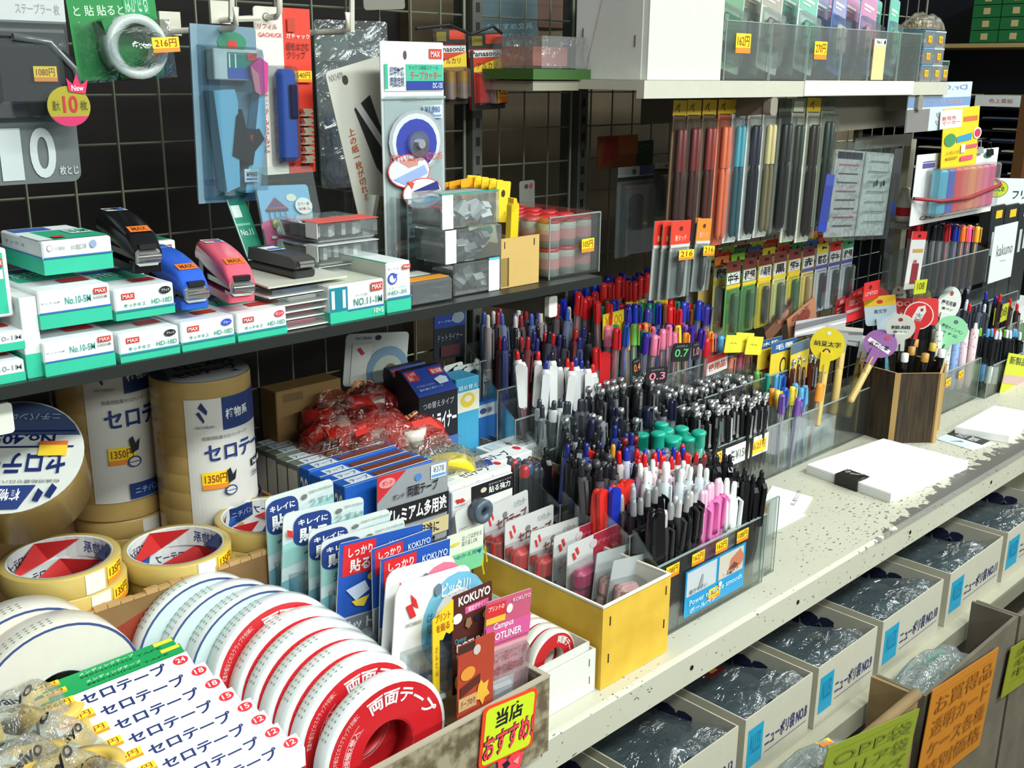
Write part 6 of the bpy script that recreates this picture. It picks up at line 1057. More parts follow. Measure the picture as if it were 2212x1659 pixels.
# pink pack and green pad
p = PY(1180, 110, 1.0)
m = MB(); m.box((1.085, .93, UT), (1.094, 1.09, UT + .012), mat((60, 110, 50), .6)); 
rt = thing('paper_pack', 'clear bag of salmon pink paper strips lying at the upper shelf end', 'pack', T(1.0, 0, 0))
m = MB(); a = PY(1135, 118, 1.06); m.box((.02, 1.0, UT + .016), (.085, 1.09, UT + .040), mat((206, 120, 108), .6)); m.build('pink_paper', rt)
m = MB(); m.box((.005, .97, UT + .013), (.092, 1.095, UT + .052), clear(gloss=.12, haze=.16, crinkle=.5)); m.build('clear_bag', rt)
m = MB(); m.box((.985, .965, UT - .001), (1.093, 1.095, UT + .012), mat((58, 96, 40), .7)); tag(m.build('green_pad'), 'flat dark green pad under the pink paper pack at the shelf end', 'pad')
m = MB(); m.box((.99, .97, UZ - .014), (1.076, 1.10, UZ - .002), mat((150, 146, 128), .5)); tag(m.build('shelf_extension'), 'short pale shelf extension reaching towards the battery packs', 'shelf')
# clear bins of carded tape on the upper shelf
bx_ = [1.262, 1.375, 1.475, 1.575, 1.665, 1.765, 1.845]
bn = ('first from the file box', 'second', 'third', 'fourth', 'fifth', 'sixth beside the little stacked boxes')
UCOL = [((150, 176, 150), (60, 120, 80)), ((200, 204, 192), (120, 110, 90)), ((190, 210, 206), (50, 150, 110)), ((80, 110, 170), (220, 190, 190)), ((176, 150, 190), (206, 120, 140)), ((120, 170, 170), (80, 190, 130))]
for i in range(6):
    bin_box('clear_bin', 'clear bin of carded goods on the upper shelf, %s' % bn[i], bx_[i], bx_[i + 1] - .003, .873, 1.06, UT, .078, .09, m_=clear((252, 254, 253), .06, .04, hazec=(240, 245, 242)), group='clear bins on the upper shelf')
    for k in range(3):
        c1, c2 = UCOL[i]; x0 = bx_[i] + .004 + .004 * k; w = bx_[i + 1] - bx_[i] - .045
        X = T(x0, .90 + .035 * k, UT + .006 + .24 * w) @ Matrix.Rotation(-.12, 4, 'X') @ Matrix.Rotation(.24, 4, 'Y')
        rt = thing('carded_refill', 'tilted card of %s in the %s upper shelf bin, %s card' % (('green printed refill', 'cream refill', 'white and green refill', 'blue refill', 'violet refill', 'pale teal refill')[i], ('first', 'second', 'third', 'fourth', 'fifth', 'sixth')[i], ('front', 'middle', 'back')[k]), 'card', X, 'carded goods on the upper shelf')
        m = MB(); H = .13; m.prism(rrect(0, 0, w, H, .004), 0, .0012, mat(c1, .5), 'y'); m.panel([('r', .05, .05, .95, .3, tuple((a + b) // 2 for a, b in zip(c1, c2))), ('r', .2, .15, .8, .18, (226, 230, 226)), ('r', .2, .21, .6, .23, (226, 230, 226)), ('e', .5, .62, .3, .16, (226, 228, 224)), ('e', .5, .62, .2, .1, c2)], (0, 0, H), (w, 0, 0), (0, 0, -H), (0, -1, 0)); m.build('backing_card', rt)
        m = MB(); m.box((w * .2, -.012, .03), (w * .8, -.001, .075), mat(c2, .3), .004); m.build('refill', rt)
        b = blister(rt, w * .08, w * .92, .01, H * .68, .016, clear(gloss=.16, haze=.05), .005)
for (x, s, z) in ((1.285, '162', .05), (1.492, '270', .045)):
    p = MB(); O = COL
    par = [o for o in COL.objects if o.name.startswith('clear_bin') and o.parent is None and abs(o.location.x - (bx_[0] if x < 1.3 else bx_[2])) < .01][0]
    sticker(par, (x - par.location.x, -.0006, z + .012), (.036, 0, 0), (0, 0, -.026), (0, -1, 0), s + '円')
m = MB(); m.box((1.672, .8705, UT + .002), (1.712, .8718, UT + .066), mat((226, 200, 140), .6)); m.panel([('r', 0, 0, 1, .16, (214, 216, 210)), ('t', .2, .04, .6, .12, 'No.1', INK), ('e', .86, .08, .07, .05, INK)], (1.672, .8705, UT + .066), (.04, 0, 0), (0, 0, -.064), (0, -1, 0)); tag(m.build('tan_card'), 'tan card with white top strip standing before the upper shelf bins', 'card')
rows3 = ('bottom', 'middle', 'top')
for j in range(3):
    for i in range(2):
        rt = thing('mini_case', 'tiny clear case with yellow sticker in the %s layer at the shelf end, %s column' % (rows3[j], ('nearer', 'farther')[i]), 'case', T(1.852 + i * .042, .872, UT + j * .0285), 'tiny clear cases at the shelf end')
        m = MB(); m.box((0, 0, 0), (.040, .05, .0275), clear(gloss=.2, haze=.25), .0015); m.build('clear_case', rt)
        m = MB(); rn = random.Random(j * 2 + i)
        for q in range(9): m.X = T(.006 + rn.random() * .028, .006 + rn.random() * .03, .004 + rn.random() * .01); m.box((-.004, -.003, -.002), (.004, .003, .004), mat(((60, 54, 48), (170, 170, 176), (150, 90, 70))[rn.randrange(3)], .4))
        m.X = Matrix(); m.build('small_parts', rt)['kind'] = 'stuff'
        m = MB(); m.box((0, 0, .0253), (.04, .05, .0279), mat((110, 160, 200) if i == 0 else (206, 212, 214))); m.build('lid', rt)
        sticker(rt, (.012, -.0005, .019), (.014, 0, 0), (0, 0, -.012), (0, -1, 0), '105')
rt = thing('mini_case', 'tiny clear case with green lid lying beyond the stacked cases', 'case', T(1.9365, .88, UT)); m = MB(); m.box((0, 0, 0), (.042, .05, .036), clear(gloss=.2, haze=.25), .0015); m.build('clear_case', rt); m = MB(); m.box((0, 0, .028), (.042, .05, .0365), mat((130, 160, 140))); m.build('lid', rt); sticker(rt, (.02, -.0005, .02), (.016, 0, 0), (0, 0, -.014), (0, -1, 0), '105')
def bead_fill(rt, rn):
    m = MB()
    for k in range(40): m.X = T(rn.uniform(-.03, .03), rn.uniform(-.015, .015), .004 + rn.random() * .012); m.box((-.002, -.002, -.002), (.002, .002, .002), mat((120, 80, 40) if k % 3 else (206, 190, 150)))
    m.X = Matrix(); o = m.build('beads', rt); o['kind'] = 'stuff'
bag('bead_bag', 'clear bag of brown beads on top of the tiny stacked cases', 'bag', (1.895, .90, UT + .086), (.09, .05, .035), (246, 240, 226), 3, None, None, None, .8, .12, 0, bead_fill, (226, 214, 190))
# ================================================================== hanging refills under the upper shelf
m = MB(); m.tube([(1.24, .934, 1.447), (1.72, .934, 1.447)], .003, POST, 6); m.tube([(1.26, .934, 1.447), (1.26, .934, 1.4545)], .003, POST); m.tube([(1.70, .934, 1.447), (1.70, .934, 1.4545)], .003, POST); tag(m.build('hanging_rail'), 'thin steel rail under the upper shelf carrying the long refill cards', 'rail')
lc = [('brown', (96, 76, 56), (110, 40, 36)), ('brown', (104, 84, 62), (120, 40, 36)), ('brown', (112, 90, 66), (150, 50, 40)), ('orange', (214, 110, 76), (236, 120, 80)), ('sky blue', (206, 214, 216), (80, 170, 190)), ('white', (206, 208, 204), (40, 40, 60)), ('cream tipped', (190, 196, 190), (226, 210, 150)), ('dark', (60, 62, 58), (30, 36, 34)), ('clear framed', (176, 180, 166), (50, 60, 50)), ('clear framed', (186, 188, 172), (50, 36, 30)), ('green edged', (120, 130, 110), (40, 60, 50))]
od = ('first', 'second', 'third', 'fourth', 'fifth', 'sixth', 'seventh', 'eighth', 'ninth', 'tenth', 'eleventh')
xs = [1455, 1486, 1519, 1553, 1583, 1618, 1650, 1684, 1712, 1745, 1776]
for k, (nm, c, pc) in enumerate(lc):
    px = xs[k]; w = 30; top = 216 - k * 0.6; bot = 548 - k * 6 if k not in (8, 9) else 522
    hd = (226, 190, 40) if k < 7 or k == 9 else ((150, 160, 130) if k == 8 else (90, 96, 84))
    ops = [('r', 0, 0, 1, .10, hd), ('t', .2, .02, .5, .08, 'ペ', (60, 50, 20)), ('r', .1, .095, .9, .1, (60, 50, 30)), ('r', .0, .1, .12, 1, tuple(min(255, int(v * 1.15)) for v in c))]
    if k == 8: ops += [('r', .1, .02, .8, .09, (226, 226, 206))]
    rt, W, H = hang_card('refill_card', 'long hanging %s refill card, %s of the row under the upper shelf' % (nm, od[k]), 'card', (px, top), (px + w, top + 1), (px - 10, bot), (.925 - .0008 * k), c, ops, 'long refill cards on the rail', rad=.003)
    for j in range(2):
        m = MB(); m.X = T(W * (.38 + .32 * j), -.006, -H * .96); m.lathe([(0, 0), (.003, .002), (.0045, .01), (.0045, H * .45), (.003, H * .5)], mat(tuple(int(v * .55) for v in pc) if k not in (3,) else pc, .3), 8); m.build('refill_pen', rt)
        m = MB(); m.X = T(W * (.38 + .32 * j), -.006, -H * .46); m.lathe([(.0045, 0), (.0045, H * .26), (.003, H * .28), (0, H * .28)], mat(pc, .3), 8); m.build('pen_cap', rt)
    blister(rt, W * .12, W * .96, -H * .985, -H * .12, .014, clear((252, 253, 252), .08, .01), .003)
# clear pack with two printed leaves, steel arm, brown shade panel
rt, W, H = hang_card('leaf_pack', 'clear hanging pack with dark headed and grey printed leaves by the white upright', 'pack', (1803, 322), (1932, 332), (1800, 512), .915, (212, 212, 208), [('r', 0, 0, .5, 1, (206, 198, 196)), ('r', .06, .02, .46, .1, (40, 36, 44))] + [('r', .1, .16 + .1 * k, .42, .175 + .1 * k, (190, 90, 120) if k % 3 == 0 else (80, 76, 80)) for k in range(8)] + [('r', .49, 0, .51, 1, (190, 180, 186))] + [('r', .58, .1 + .12 * k, .92, .11 + .12 * k, (120, 122, 118)) for k in range(7)] + [('e', .72, .36, .02, .04, INK), ('e', .84, .36, .02, .04, INK)], ytr=.915)
m = MB(); m.prism(rrect(-.006, -H - .006, W + .008, .012, .008), -.006, -.005, clear(gloss=.08, haze=.02, crinkle=.3), 'y'); m.build('clear_sleeve', rt)
hang_card('blue_card', 'slim royal blue card hanging before the clear leaf pack', 'card', (1786, 375), (1804, 378), (1782, 502), .905, (40, 60, 160), [('r', 0, 0, 1, .2, (60, 80, 180))])
a = PY(1798, 297, .985); b = PY(2022, 312, .93)
m = MB(); m.box((1.80, .955, 1.336), (2.02, .96, 1.358), mat((160, 162, 152), .4, .4)); tag(m.build('steel_arm'), 'flat steel display arm above the clear leaf pack', 'bar')
m = MB(); m.box((1.80, .95, 1.358), (1.815, .96, 1.435), mat((110, 112, 104), .4, .4)); m.build('arm_bracket', bpy.data.objects['steel_arm'])
hang_card('shade_board', 'brown grey board hanging under the upper shelf end', 'board', (1788, 195), (1975, 188), (1800, 285), .925, (112, 106, 92), [], rad=.001)
rt, W, H = hang_card('paper_notice', 'white paper notice with blue band hanging from the shelf end, print showing through reversed', 'notice', (1966, 178), (2101, 176), (1948, 288), .868, (200, 208, 214), [('t', .92, .06, .28, .2, 'Dr.Grip', (120, 140, 180), .01), ('r', 0, .32, 1, .5, (120, 150, 190)), ('t', .85, .36, .2, .46, '替芯サイズ', (180, 150, 170)), ('r', 0, .54, .34, 1, (130, 126, 124)), ('t', .9, .6, .45, .9, '油性インク\nゲルインク', (180, 190, 196))], rad=.001)
# yellow leaflet, marker pack and its stand
m = MB(); a = PY(1964, 305, .98); m.box((a.x, .975, .812), (a.x + .022, .99, 1.345), mat((186, 184, 164), .5)); m.box((a.x - .02, .965, .8005), (a.x + .04, 1.03, .812), mat((186, 184, 164), .5)); tag(m.build('display_post'), 'cream display post before the marker pack', 'post')
m = MB(); a = PY(1928, 370, 1.04); m.box((a.x, 1.04, 1.10), (a.x + .07, 1.05, 1.32), mat((70, 70, 74), .5)); m.panel([('r', .1, .5, .4, .62, (40, 60, 150)), ('r', .55, .5, .8, .58, (220, 190, 60))], (a.x, 1.04, 1.32), (.07, 0, 0), (0, 0, -.22), (0, -1, 0)); tag(m.build('dark_board'), 'dark narrow board beside the cream display post', 'board')
p = PY(1938, 478, .94); rt = thing('correction_bottle', 'small white bottle with red square label beside the dark narrow board', 'bottle', T(p.x, .93, p.z)); m = MB(); m.lathe([(0, 0), (.013, 0), (.0135, .04), (.009, .05), (.008, .065), (0, .066)], mat((226, 228, 224), .3), 16); m.build('bottle', rt); m = MB(); m.lathe([(.0137, .012), (.0137, .028)], mat((206, 40, 50)), 16); m.build('label_band', rt); m = MB(); m.box((-.016, -.016, -.012), (.016, .016, -.0005), mat((150, 152, 150), .4)); m.build('clip_tray', rt)
rt, W, H = hang_card('leaflet', 'tall yellow leaflet with green and blue marks leaning above the marker pack', 'leaflet', (2040, 236), (2117, 228), (2012, 372), .865, (238, 200, 40), [('r', -.1, .02, .5, .32, (226, 220, 214)), ('t', -.05, .12, .45, .26, '新発売\nマーカー', (190, 90, 90)), ('r', .55, .16, .95, .24, (206, 110, 70)), ('e', .2, .52, .16, .11, (70, 140, 90)), ('p', [(.38, .48), (.8, .44), (.8, .56), (.38, .58)], (60, 150, 190)), ('e', .96, .46, .12, .1, (230, 225, 220)), ('e', .96, .46, .09, .07, (200, 60, 80)), ('r', .6, .64, .98, .7, (210, 90, 120)), ('r', .5, .62, .62, .76, (226, 226, 224)), ('r', .5, .82, .85, .9, (220, 90, 110)), ('r', .1, .8, .4, .84, (180, 150, 30)), ('t', .1, .7, .45, .76, 'いろいろ', (150, 120, 20))], yb=.86, rad=.001)
rt, W, H = hang_card('marker_set', 'boxed set of coloured highlighters held by a red band on a white card', 'marker set', (1982, 335), (2158, 318), (1962, 490), .872, (220, 220, 218), [('t', .06, .1, .22, .2, 'i', (90, 80, 140)), ('t', .1, .88, .4, .94, 'ooo', (130, 110, 100)), ('e', .86, .1, .06, .05, (60, 130, 100))], rad=.002)
mc = [(70, 180, 210), (56, 90, 190), (222, 60, 64), (226, 110, 90), (236, 150, 90), (236, 130, 110), (232, 120, 150), (226, 90, 140)]
for k, c in enumerate(mc):
    m = MB(); x = W * (.14 + .085 * k); m.box((x, -.028, -H * .86), (x + W * .078, -.006, -H * .22), mat(c, .35), .004); m.build('highlighter', rt)
m = MB(); m.box((W * .11, -.031, -H * .87), (W * .86, -.003, -H * .2), clear((252, 252, 252), .12, .10), .003); m.build('clear_box', rt)
m = MB(); m.tube([(-.004, -.004, -H * .60), (W * .12, -.033, -H * .64), (W * .45, -.0335, -H * .66), (W * .86, -.033, -H * .54), (W * .98, -.006, -H * .5)], .0035, mat((150, 20, 40), .6), 6); m.build('red_band', rt)
for k, (px, py) in enumerate(((2118, 318), (2140, 322))):
    p = PY(px, py, .869); rt2 = thing('binder_clip', 'small %s binder clip gripping the top of the marker card' % ('silver', 'black')[k], 'clip', T(p.x, .872, p.z)); c = mat(((206, 208, 206), (50, 50, 52))[k], .3, .6); m = MB(); m.prism([(-.006, -.012), (.006, -.012), (.004, 0), (-.004, 0)], -.012, .012, c, 'x'); m.build('clip_body', rt2); m = MB(); m.tube([(-.009, 0, 0), (-.007, 0, .012), (.007, 0, .012), (.009, 0, 0)], .001, c); m.build('wire_handle', rt2)
# cluster of capped pens in clear sleeves
cl = [((206, 36, 46), 'red'), ((26, 26, 30), 'black'), ((24, 26, 32), 'black'), ((30, 30, 36), 'black'), ((206, 40, 50), 'red'), ((40, 60, 170), 'blue'), ((240, 120, 50), 'orange'), ((240, 90, 140), 'pink'), ((240, 180, 50), 'amber')]
bin_box('pen_case', 'tall clear case of bagged capped pens under the marker pack', 1.955, 2.29, .885, .955, 1.045, .07, .09, divs=3)
m = MB(); m.box((2.02, .912, .801), (2.055, .95, 1.0445), mat((60, 60, 58), .6)); tag(m.build('case_riser'), 'dark riser block under the tall clear case of bagged pens', 'riser')
for k, (c, nm) in enumerate(cl):
    for j in range(3 if nm == 'black' else 2):
        x = 1.975 + .034 * k + .008 * j
        pen('cap', c, None, x, .90 + .018 * j, 1.196 - .004 * k, '%s capped pen bagged in the tall clear case under the marker pack' % nm, 'bagged pens ' + nm, lean=.02)
for k, (px, py) in enumerate(((2072, 560), (2063, 608), (2122, 548), (2113, 592))):
    p = PY(px, py, .8845); m = MB(); m.box((p.x - .012, .8838, p.z - .014), (p.x + .012, .8844, p.z + .006), mat((248, 214, 36))); m.panel(price_ops('162'), (p.x - .012, .8838, p.z + .006), (.024, 0, 0), (0, 0, -.02), (0, -1, 0)); o = m.build('price_sticker'); o.parent = [q for q in COL.objects if q.get('label', '').startswith('tall clear case of bagged capped')][0]
hang_card('refill_card', 'red topped white refill card beside the bagged capped pens', 'card', (1972, 500), (2003, 500), (1965, 625), .882, (206, 206, 204), [('r', 0, 0, 1, .14, (206, 40, 44)), ('e', .5, .08, .12, .03, INK), ('r', .2, .3, .9, .36, (190, 150, 60)), ('r', .3, .55, .75, .9, (130, 40, 50)), ('t', .3, .48, .6, .56, '赤', (190, 40, 50))], rad=.001)
rt, W, H = hang_card('display_card', 'white display card lettered in thin pencil script behind the red and blue pens', 'card', (2150, 490), (2200, 478), (2138, 612), .97, (222, 226, 226), [('t', .2, .35, .9, .55, 'kakuno', (120, 124, 130)), ('t', .4, .62, .66, .68, '〜', (150, 150, 150))], rad=.001)
rt, W, H = hang_card('display_card', 'white card with yellow green oval and katakana at the far end of the counter', 'card', (2135, 384), (2225, 386), (2128, 452), 1.035, (220, 226, 226), [('e', .24, .35, .26, .28, (60, 80, 40)), ('e', .24, .35, .245, .26, (190, 200, 50)), ('t', .08, .2, .4, .5, 'Juice', (50, 80, 40)), ('t', .62, .4, .95, .68, 'フリ', INK)], rad=.001)
for k in range(3): carton('dark_box', 'black pen box with pale labels at the far end of the counter, %s' % ('nearest', 'second', 'third')[k], 'box', (2130 + 30 * k, 560 - 4 * k), (2157 + 30 * k, 555 - 4 * k), (2132 + 30 * k, 448 - 2 * k), 1.03, .03, ((40, 42, 44),), [('r', .2, .5, .4, .95, (190, 194, 196)), ('r', .55, .45, .75, .9, (190, 194, 196)), ('r', .3, .1, .8, .25, (226, 190, 50))], z0=.8005, group='black pen boxes')
# pens by the far end
step('clear pen case of clicker pens at the far end of the counter', 2.13, 2.6, .905, .94, .11, 6); step('rear clear pen case at the far end of the counter', 2.13, 2.7, .96, 1.0, .16, 6)
row(10, (2.15, 2.45), (.97, .995), (1.075, 1.02), [('click', (40, 50, 190), (36, 40, 60), 'blue'), ('click', RD_, (60, 40, 44), 'red'), ('click', (40, 50, 190), (30, 32, 44), 'blue')], '* topped click pen in the rear far case', 'rear far case', seed=50, lean=.06)
row(14, (2.14, 2.4), (.912, .935), (1.03, .975), [('click', (206, 206, 216), (60, 64, 74), 'grey'), ('click', (60, 66, 84), (90, 96, 110), 'smoky'), ('click', (206, 40, 44), (60, 60, 70), 'red')], '* topped click pen in the far case behind flowered pens', 'far case', seed=51, lean=.06)
row(9, (2.42, 2.58), (.91, .935), (1.0, .955), [('click', RD_, (60, 40, 44), 'red'), ('click', (40, 50, 180), (40, 44, 70), 'blue')], '* topped click pen at the very end of the far case', 'end of the far case', seed=52, lean=.06)
bin_box('pen_case', 'clear case of flowered pens beside the wooden box with yellow stickers', 2.04, 2.25, .855, .90, .8005, .09, .10, divs=2)
def flower_pen(x, y, z, c, c2, label, k):
    rt = thing('flower_pen', label, 'pen', T(x, y, z - .143) @ Matrix.Rotation(.03 * (k % 3 - 1), 4, 'Y'), 'flowered pens')
    m = MB(); m.lathe([(0, 0), (.006, .004), (.0085, .02), (.0085, .128), (.006, .131)], mat(c, .35), 14); rn = random.Random(k)
    for q in range(26):
        a = rn.uniform(-3.6, -.6); zz = rn.uniform(.03, .124); r = .0088
        m.add([(r * math.cos(a + dx / .0085), r * math.sin(a + dx / .0085), zz + dz) for dx, dz in ((-.0014, 0), (0, .0016), (.0014, 0), (0, -.0016))], [(0, 1, 2, 3)], c2)
    m.build('barrel', rt); m = MB(); m.lathe([(.0045, .13), (.003, .1425), (0, .143)], mat((226, 230, 228), .3), 10); m.build('button', rt)
for k in range(9):
    c = ((226, 230, 220), (232, 206, 210), (150, 176, 220))[(0, 0, 0, 2, 2, 2, 1, 1, 1)[k]]; c2 = ((120, 130, 70), (200, 160, 170), (90, 130, 190))[(0, 0, 0, 2, 2, 2, 1, 1, 1)[k]]
    flower_pen(2.052 + .0215 * k, .868 + .016 * (k % 2), .992 - .003 * k, c, c2, ('leaf patterned white pen beside the wooden box', 'pale blue flowered pen in the case beside the wooden box', 'blush pink flowered pen in the case beside the wooden box')[k // 3], k)
FC = [q for q in COL.objects if q.get('label', '').startswith('clear case of flowered')][0]
for x, z in ((.04, .075), (.1, .08)): sticker(FC, (x, -.0005, z), (.024, 0, 0), (0, 0, -.018), (0, -1, 0), '162円')
bin_box('pen_case', 'dark looking clear case of dark grip pens next to flowered pens', 2.26, 2.55, .84, .90, .8005, .07, .10, divs=3)
row(16, (2.27, 2.50), (.85, .89), (.95, .91), [('click', (226, 232, 236), (26, 30, 34), 'white'), ('click', (120, 200, 60), (26, 30, 34), 'green'), ('click', (90, 160, 220), (26, 30, 34), 'sky blue')], '* topped dark grip pen next to flowered pens', 'dark grip', seed=54, lean=.06)
hang_card('price_card', 'yellow green price card leaning before the dark grip pens', 'card', (2180, 762), (2225, 770), (2172, 880), .835, (206, 210, 50), [('t', .1, .05, .9, .2, '新製品', (60, 60, 30)), ('r', 0, .4, 1, .56, (206, 170, 170)), ('r', .3, .7, .95, 1, (160, 190, 200))], rad=.001)
for k, (tl, tr, bl) in enumerate((((2150, 666), (2184, 652), (2148, 702)), ((1978, 606), (2004, 603), (1976, 636)))): hang_card('price_tag', 'olive yellow price tag %s' % ('among the far click pens', 'above the brush pens')[k], 'tag', tl, tr, bl, (.905, .86)[k], (190, 196, 40), [('t', .2, .2, .8, .7, '108', (90, 90, 20))], rad=.001)
# ================================================================== brush pens in the wooden box
cx, cy, hr = 1.915, .872, .084
WOOD = two_tone('dark_bamboo', (34, 24, 14), (70, 52, 30), 40, .35, .65, .6, stretch=(6, 6, .3))
rt = thing('pencil_box', 'dark wooden hexagonal pencil box with pale corner strips full of brush pens', 'pencil box', T(cx, cy, .8005))
hp_ = [(hr * math.cos(R_(20 + 60 * i)), hr * math.sin(R_(20 + 60 * i))) for i in range(6)]
HB = .135
for i in range(6):
    a, b = Vector(hp_[i]), Vector(hp_[(i + 1) % 6]); ia, ib = a * .94, b * .94
    m = MB(); m.prism([tuple(a), tuple(b), tuple(ib), tuple(ia)], 0, HB, WOOD); m.build('side_board', rt)
    m = MB(); d = a.normalized(); t = Vector((-d.y, d.x)); m.prism([tuple(a + t * .005 + d * .0012), tuple(a - t * .005 + d * .0012), tuple(a - t * .005 - d * .004), tuple(a + t * .005 - d * .004)], 0, HB + .0005, mat((186, 150, 92), .6)); m.build('corner_strip', rt)
m = MB(); n = 6
m.add([(x * k, y * k, HB + .0008) for k in (1.0, .94) for x, y in hp_], [(i, (i + 1) % 6, 6 + (i + 1) % 6, 6 + i) for i in range(6)], (196, 160, 100)); m.build('pale_rim', rt)
m = MB(); m.prism([tuple(Vector(p) * .93) for p in hp_], .001, .004, WOOD); m.build('bottom', rt)
def brush_pen(label, base, tip, tagc, shape, ops, barrel=(20, 18, 22), tagw=.028, tagh=None, r=.0065, fold=None, stem=None, face=None):
    base, tip = Vector(base), Vector(tip); tip = tip - (tip - base).normalized() * ((tagh or tagw) * .95 + .004); d = (tip - base); L = d.length; ez = d.normalized(); fx = Vector((.46, -.89, 0)); ex = (fx - ez * ez.dot(fx)).normalized(); ey = ez.cross(ex)
    X = Matrix(((ex.x, ey.x, ez.x, base.x), (ex.y, ey.y, ez.y, base.y), (ex.z, ey.z, ez.z, base.z), (0, 0, 0, 1)))
    rt = thing('brush_pen', label, 'brush pen', X, 'brush pens with hang tags'); B = mat(barrel, .3)
    m = MB(); m.lathe([(0, 0), (r * .7, 0), (r, .004), (r, L * .62), (r * .96, L * .63)], B, 12); m.build('barrel', rt)
    m = MB(); m.lathe([(r * 1.04, L * .63), (r * 1.04, L - .004), (r * .8, L), (0, L)], B if not stem else mat(stem, .4), 12); m.box((-.0012, -r - .003, L * .66), (.0012, -r - .0005, L - .004), B); m.build('cap', rt)
    tagh = tagh or tagw; H0 = L + .004
    m = MB(); tc = mat(tagc, .5)
    pts = [(tagw * math.cos(i * math.pi / 12), H0 + tagh * .9 + tagh * math.sin(i * math.pi / 12)) for i in range(24)] if shape == 'o' else rrect(-tagw, H0, tagw, H0 + tagh * 2, .006)
    m.prism(pts, -.0025, -.001, tc, 'y'); m.prism([(-.008, H0 - .022), (.008, H0 - .022), (.009, H0 + .012), (-.009, H0 + .012)], -r - .001, -r, tc, 'y')
    m.prism([(-.009, H0 + .011), (.009, H0 + .011), (.009, H0 + .013), (-.009, H0 + .013)], -r, -.001, tc, 'y')
    m.ops(ops, lambda u, v, l: ((u - .5) * 2 * tagw, -.0026 - l, H0 + tagh * (1.9 if shape == 'o' else 2) - v * 2 * tagh)); m.build('hang_tag', rt)
    return rt
tx = lambda s, c=INK: [('e', .5, .2, .08, .07, (150, 60, 60)), ('t', .18, .42, .82, .56, s, c), ('t', .26, .62, .74, .7, '筆ペン', c)]
bp = [('purple round tagged', (1836, 868, .775), (1902, 742, 1), (140, 90, 150), 'o', [('p', [(.14, .42), (.88, .62), (.86, .76), (.12, .56)], WHITE), ('t', .2, .5, .8, .68, '呉竹の筆', INK), ('e', .62, .24, .08, .08, (180, 60, 90))], (206, 180, 110), .03),
      ('white round tagged', (1925, 840, .80), (1945, 705, 1), (222, 224, 216), 'o', tx('極細'), (20, 18, 22), .026),
      ('green round tagged', (1990, 850, .81), (2057, 712, 1), (130, 200, 150), 'o', [('e', .5, .2, .07, .07, (60, 90, 90)), ('t', .14, .4, .86, .54, '慶弔サインペン', (40, 80, 60)), ('t', .24, .62, .76, .7, 'うす墨', (40, 80, 60))], (20, 18, 22), .03),
      ('red and white round tagged', (1950, 830, .83), (1985, 680, 1), (214, 36, 44), 'o', [('e', .5, .5, .5, .5, (236, 220, 210)), ('e', .5, .5, .46, .46, (214, 36, 44)), ('p', [(.4, .2), (.62, .1), (.7, .3), (.6, .7), (.4, .95), (.3, .6)], (226, 226, 220)), ('e', .55, .28, .05, .06, (170, 40, 50)), ('t', .38, .4, .62, .8, '大\n筆', GREY)], (20, 18, 22), .027),
      ('wide red tagged', (1935, 840, .86), (1967, 675, 1), (216, 40, 44), 'r', [('t', .1, .1, .5, .3, 'ooo', (240, 180, 170)), ('t', .1, .5, .5, .85, '中字', WHITE)], (20, 18, 22), .05, .026),
      ('long white oval tagged', (1990, 830, .86), (2050, 655, 1), (216, 218, 212), 'o', tx('慶弔用筆'), (20, 18, 22), .022, .038),
      ('pale blue and yellow headed', (1905, 850, .84), (1902, 672, 1), (190, 210, 220), 'r', [('r', 0, 0, 1, .34, (240, 196, 40)), ('e', .5, .2, .1, .07, (200, 60, 50)), ('t', .3, .45, .7, .6, '美文字', (80, 110, 130)), ('t', .3, .8, .6, .9, '筆', (80, 110, 130))], (90, 170, 200), .029, .028),
      ('yellow oval tagged', (1965, 830, .885), (1992, 645, 1), (232, 196, 90), 'o', tx('ぺんてる', (120, 90, 40)), (20, 18, 22), .017, .024),
      ('small white oval tagged', (1940, 830, .90), (1942, 637, 1), (224, 226, 216), 'o', tx('細字'), (226, 222, 206), .013, .018),
      ('red round tagged', (1900, 850, .875), (1893, 647, 1), (214, 44, 46), 'o', tx('朱墨', WHITE), (20, 18, 22), .026)]
for i, q in enumerate(bp):
    nm, b, t, c, sh, ops, brl, tw = q[:8]; th = q[8] if len(q) > 8 else None
    yt = (.885, .862, .856, .872, .892, .884, .925, .905, .92, .95)[i]
    pt_ = PY(t[0], t[1], yt); pb_ = PY(b[0], b[1], yt) if i == 0 else Vector((cx + (pt_.x - cx) * .25 + .012 * (i % 3 - 1), cy + .012 * (i % 4 - 1.5), .808))
    d_ = (pt_ - pb_).normalized()
    brush_pen('%s brush pen standing in the wooden pencil box' % nm if i else 'tan brush pen with purple round tag leaning out beside the wooden box', pb_, pt_, c, sh, ops, brl, tw, th)
for k, (dx, dy, s) in enumerate(((-.04, -.02, 0), (-.02, -.04, 1), (.02, -.045, 0), (.045, -.02, 2), (.0, -.01, 1), (.03, .02, 0), (-.03, .02, 2), (.05, .01, 1))):
    rt2 = thing('brush_pen', 'plain black brush pen with %s band in the wooden pencil box' % ('white', 'tan', 'gold')[s], 'brush pen', T(cx + dx, cy + dy, .806) @ Matrix.Rotation(.12 * dx / .05, 4, 'Y') @ Matrix.Rotation(-.1 * dy / .05, 4, 'X'), 'plain brush pens ' + ('white', 'tan', 'gold')[s])
    m = MB(); m.lathe([(0, 0), (.006, .002), (.0068, .01), (.0068, .15)], mat((22, 20, 22), .3), 10); m.build('barrel', rt2); m = MB(); m.lathe([(.007, .15), (.007, .165), (0, .166)], mat(((226, 226, 220), (190, 140, 60), (206, 176, 60))[s], .4), 10); m.build('cap_band', rt2)
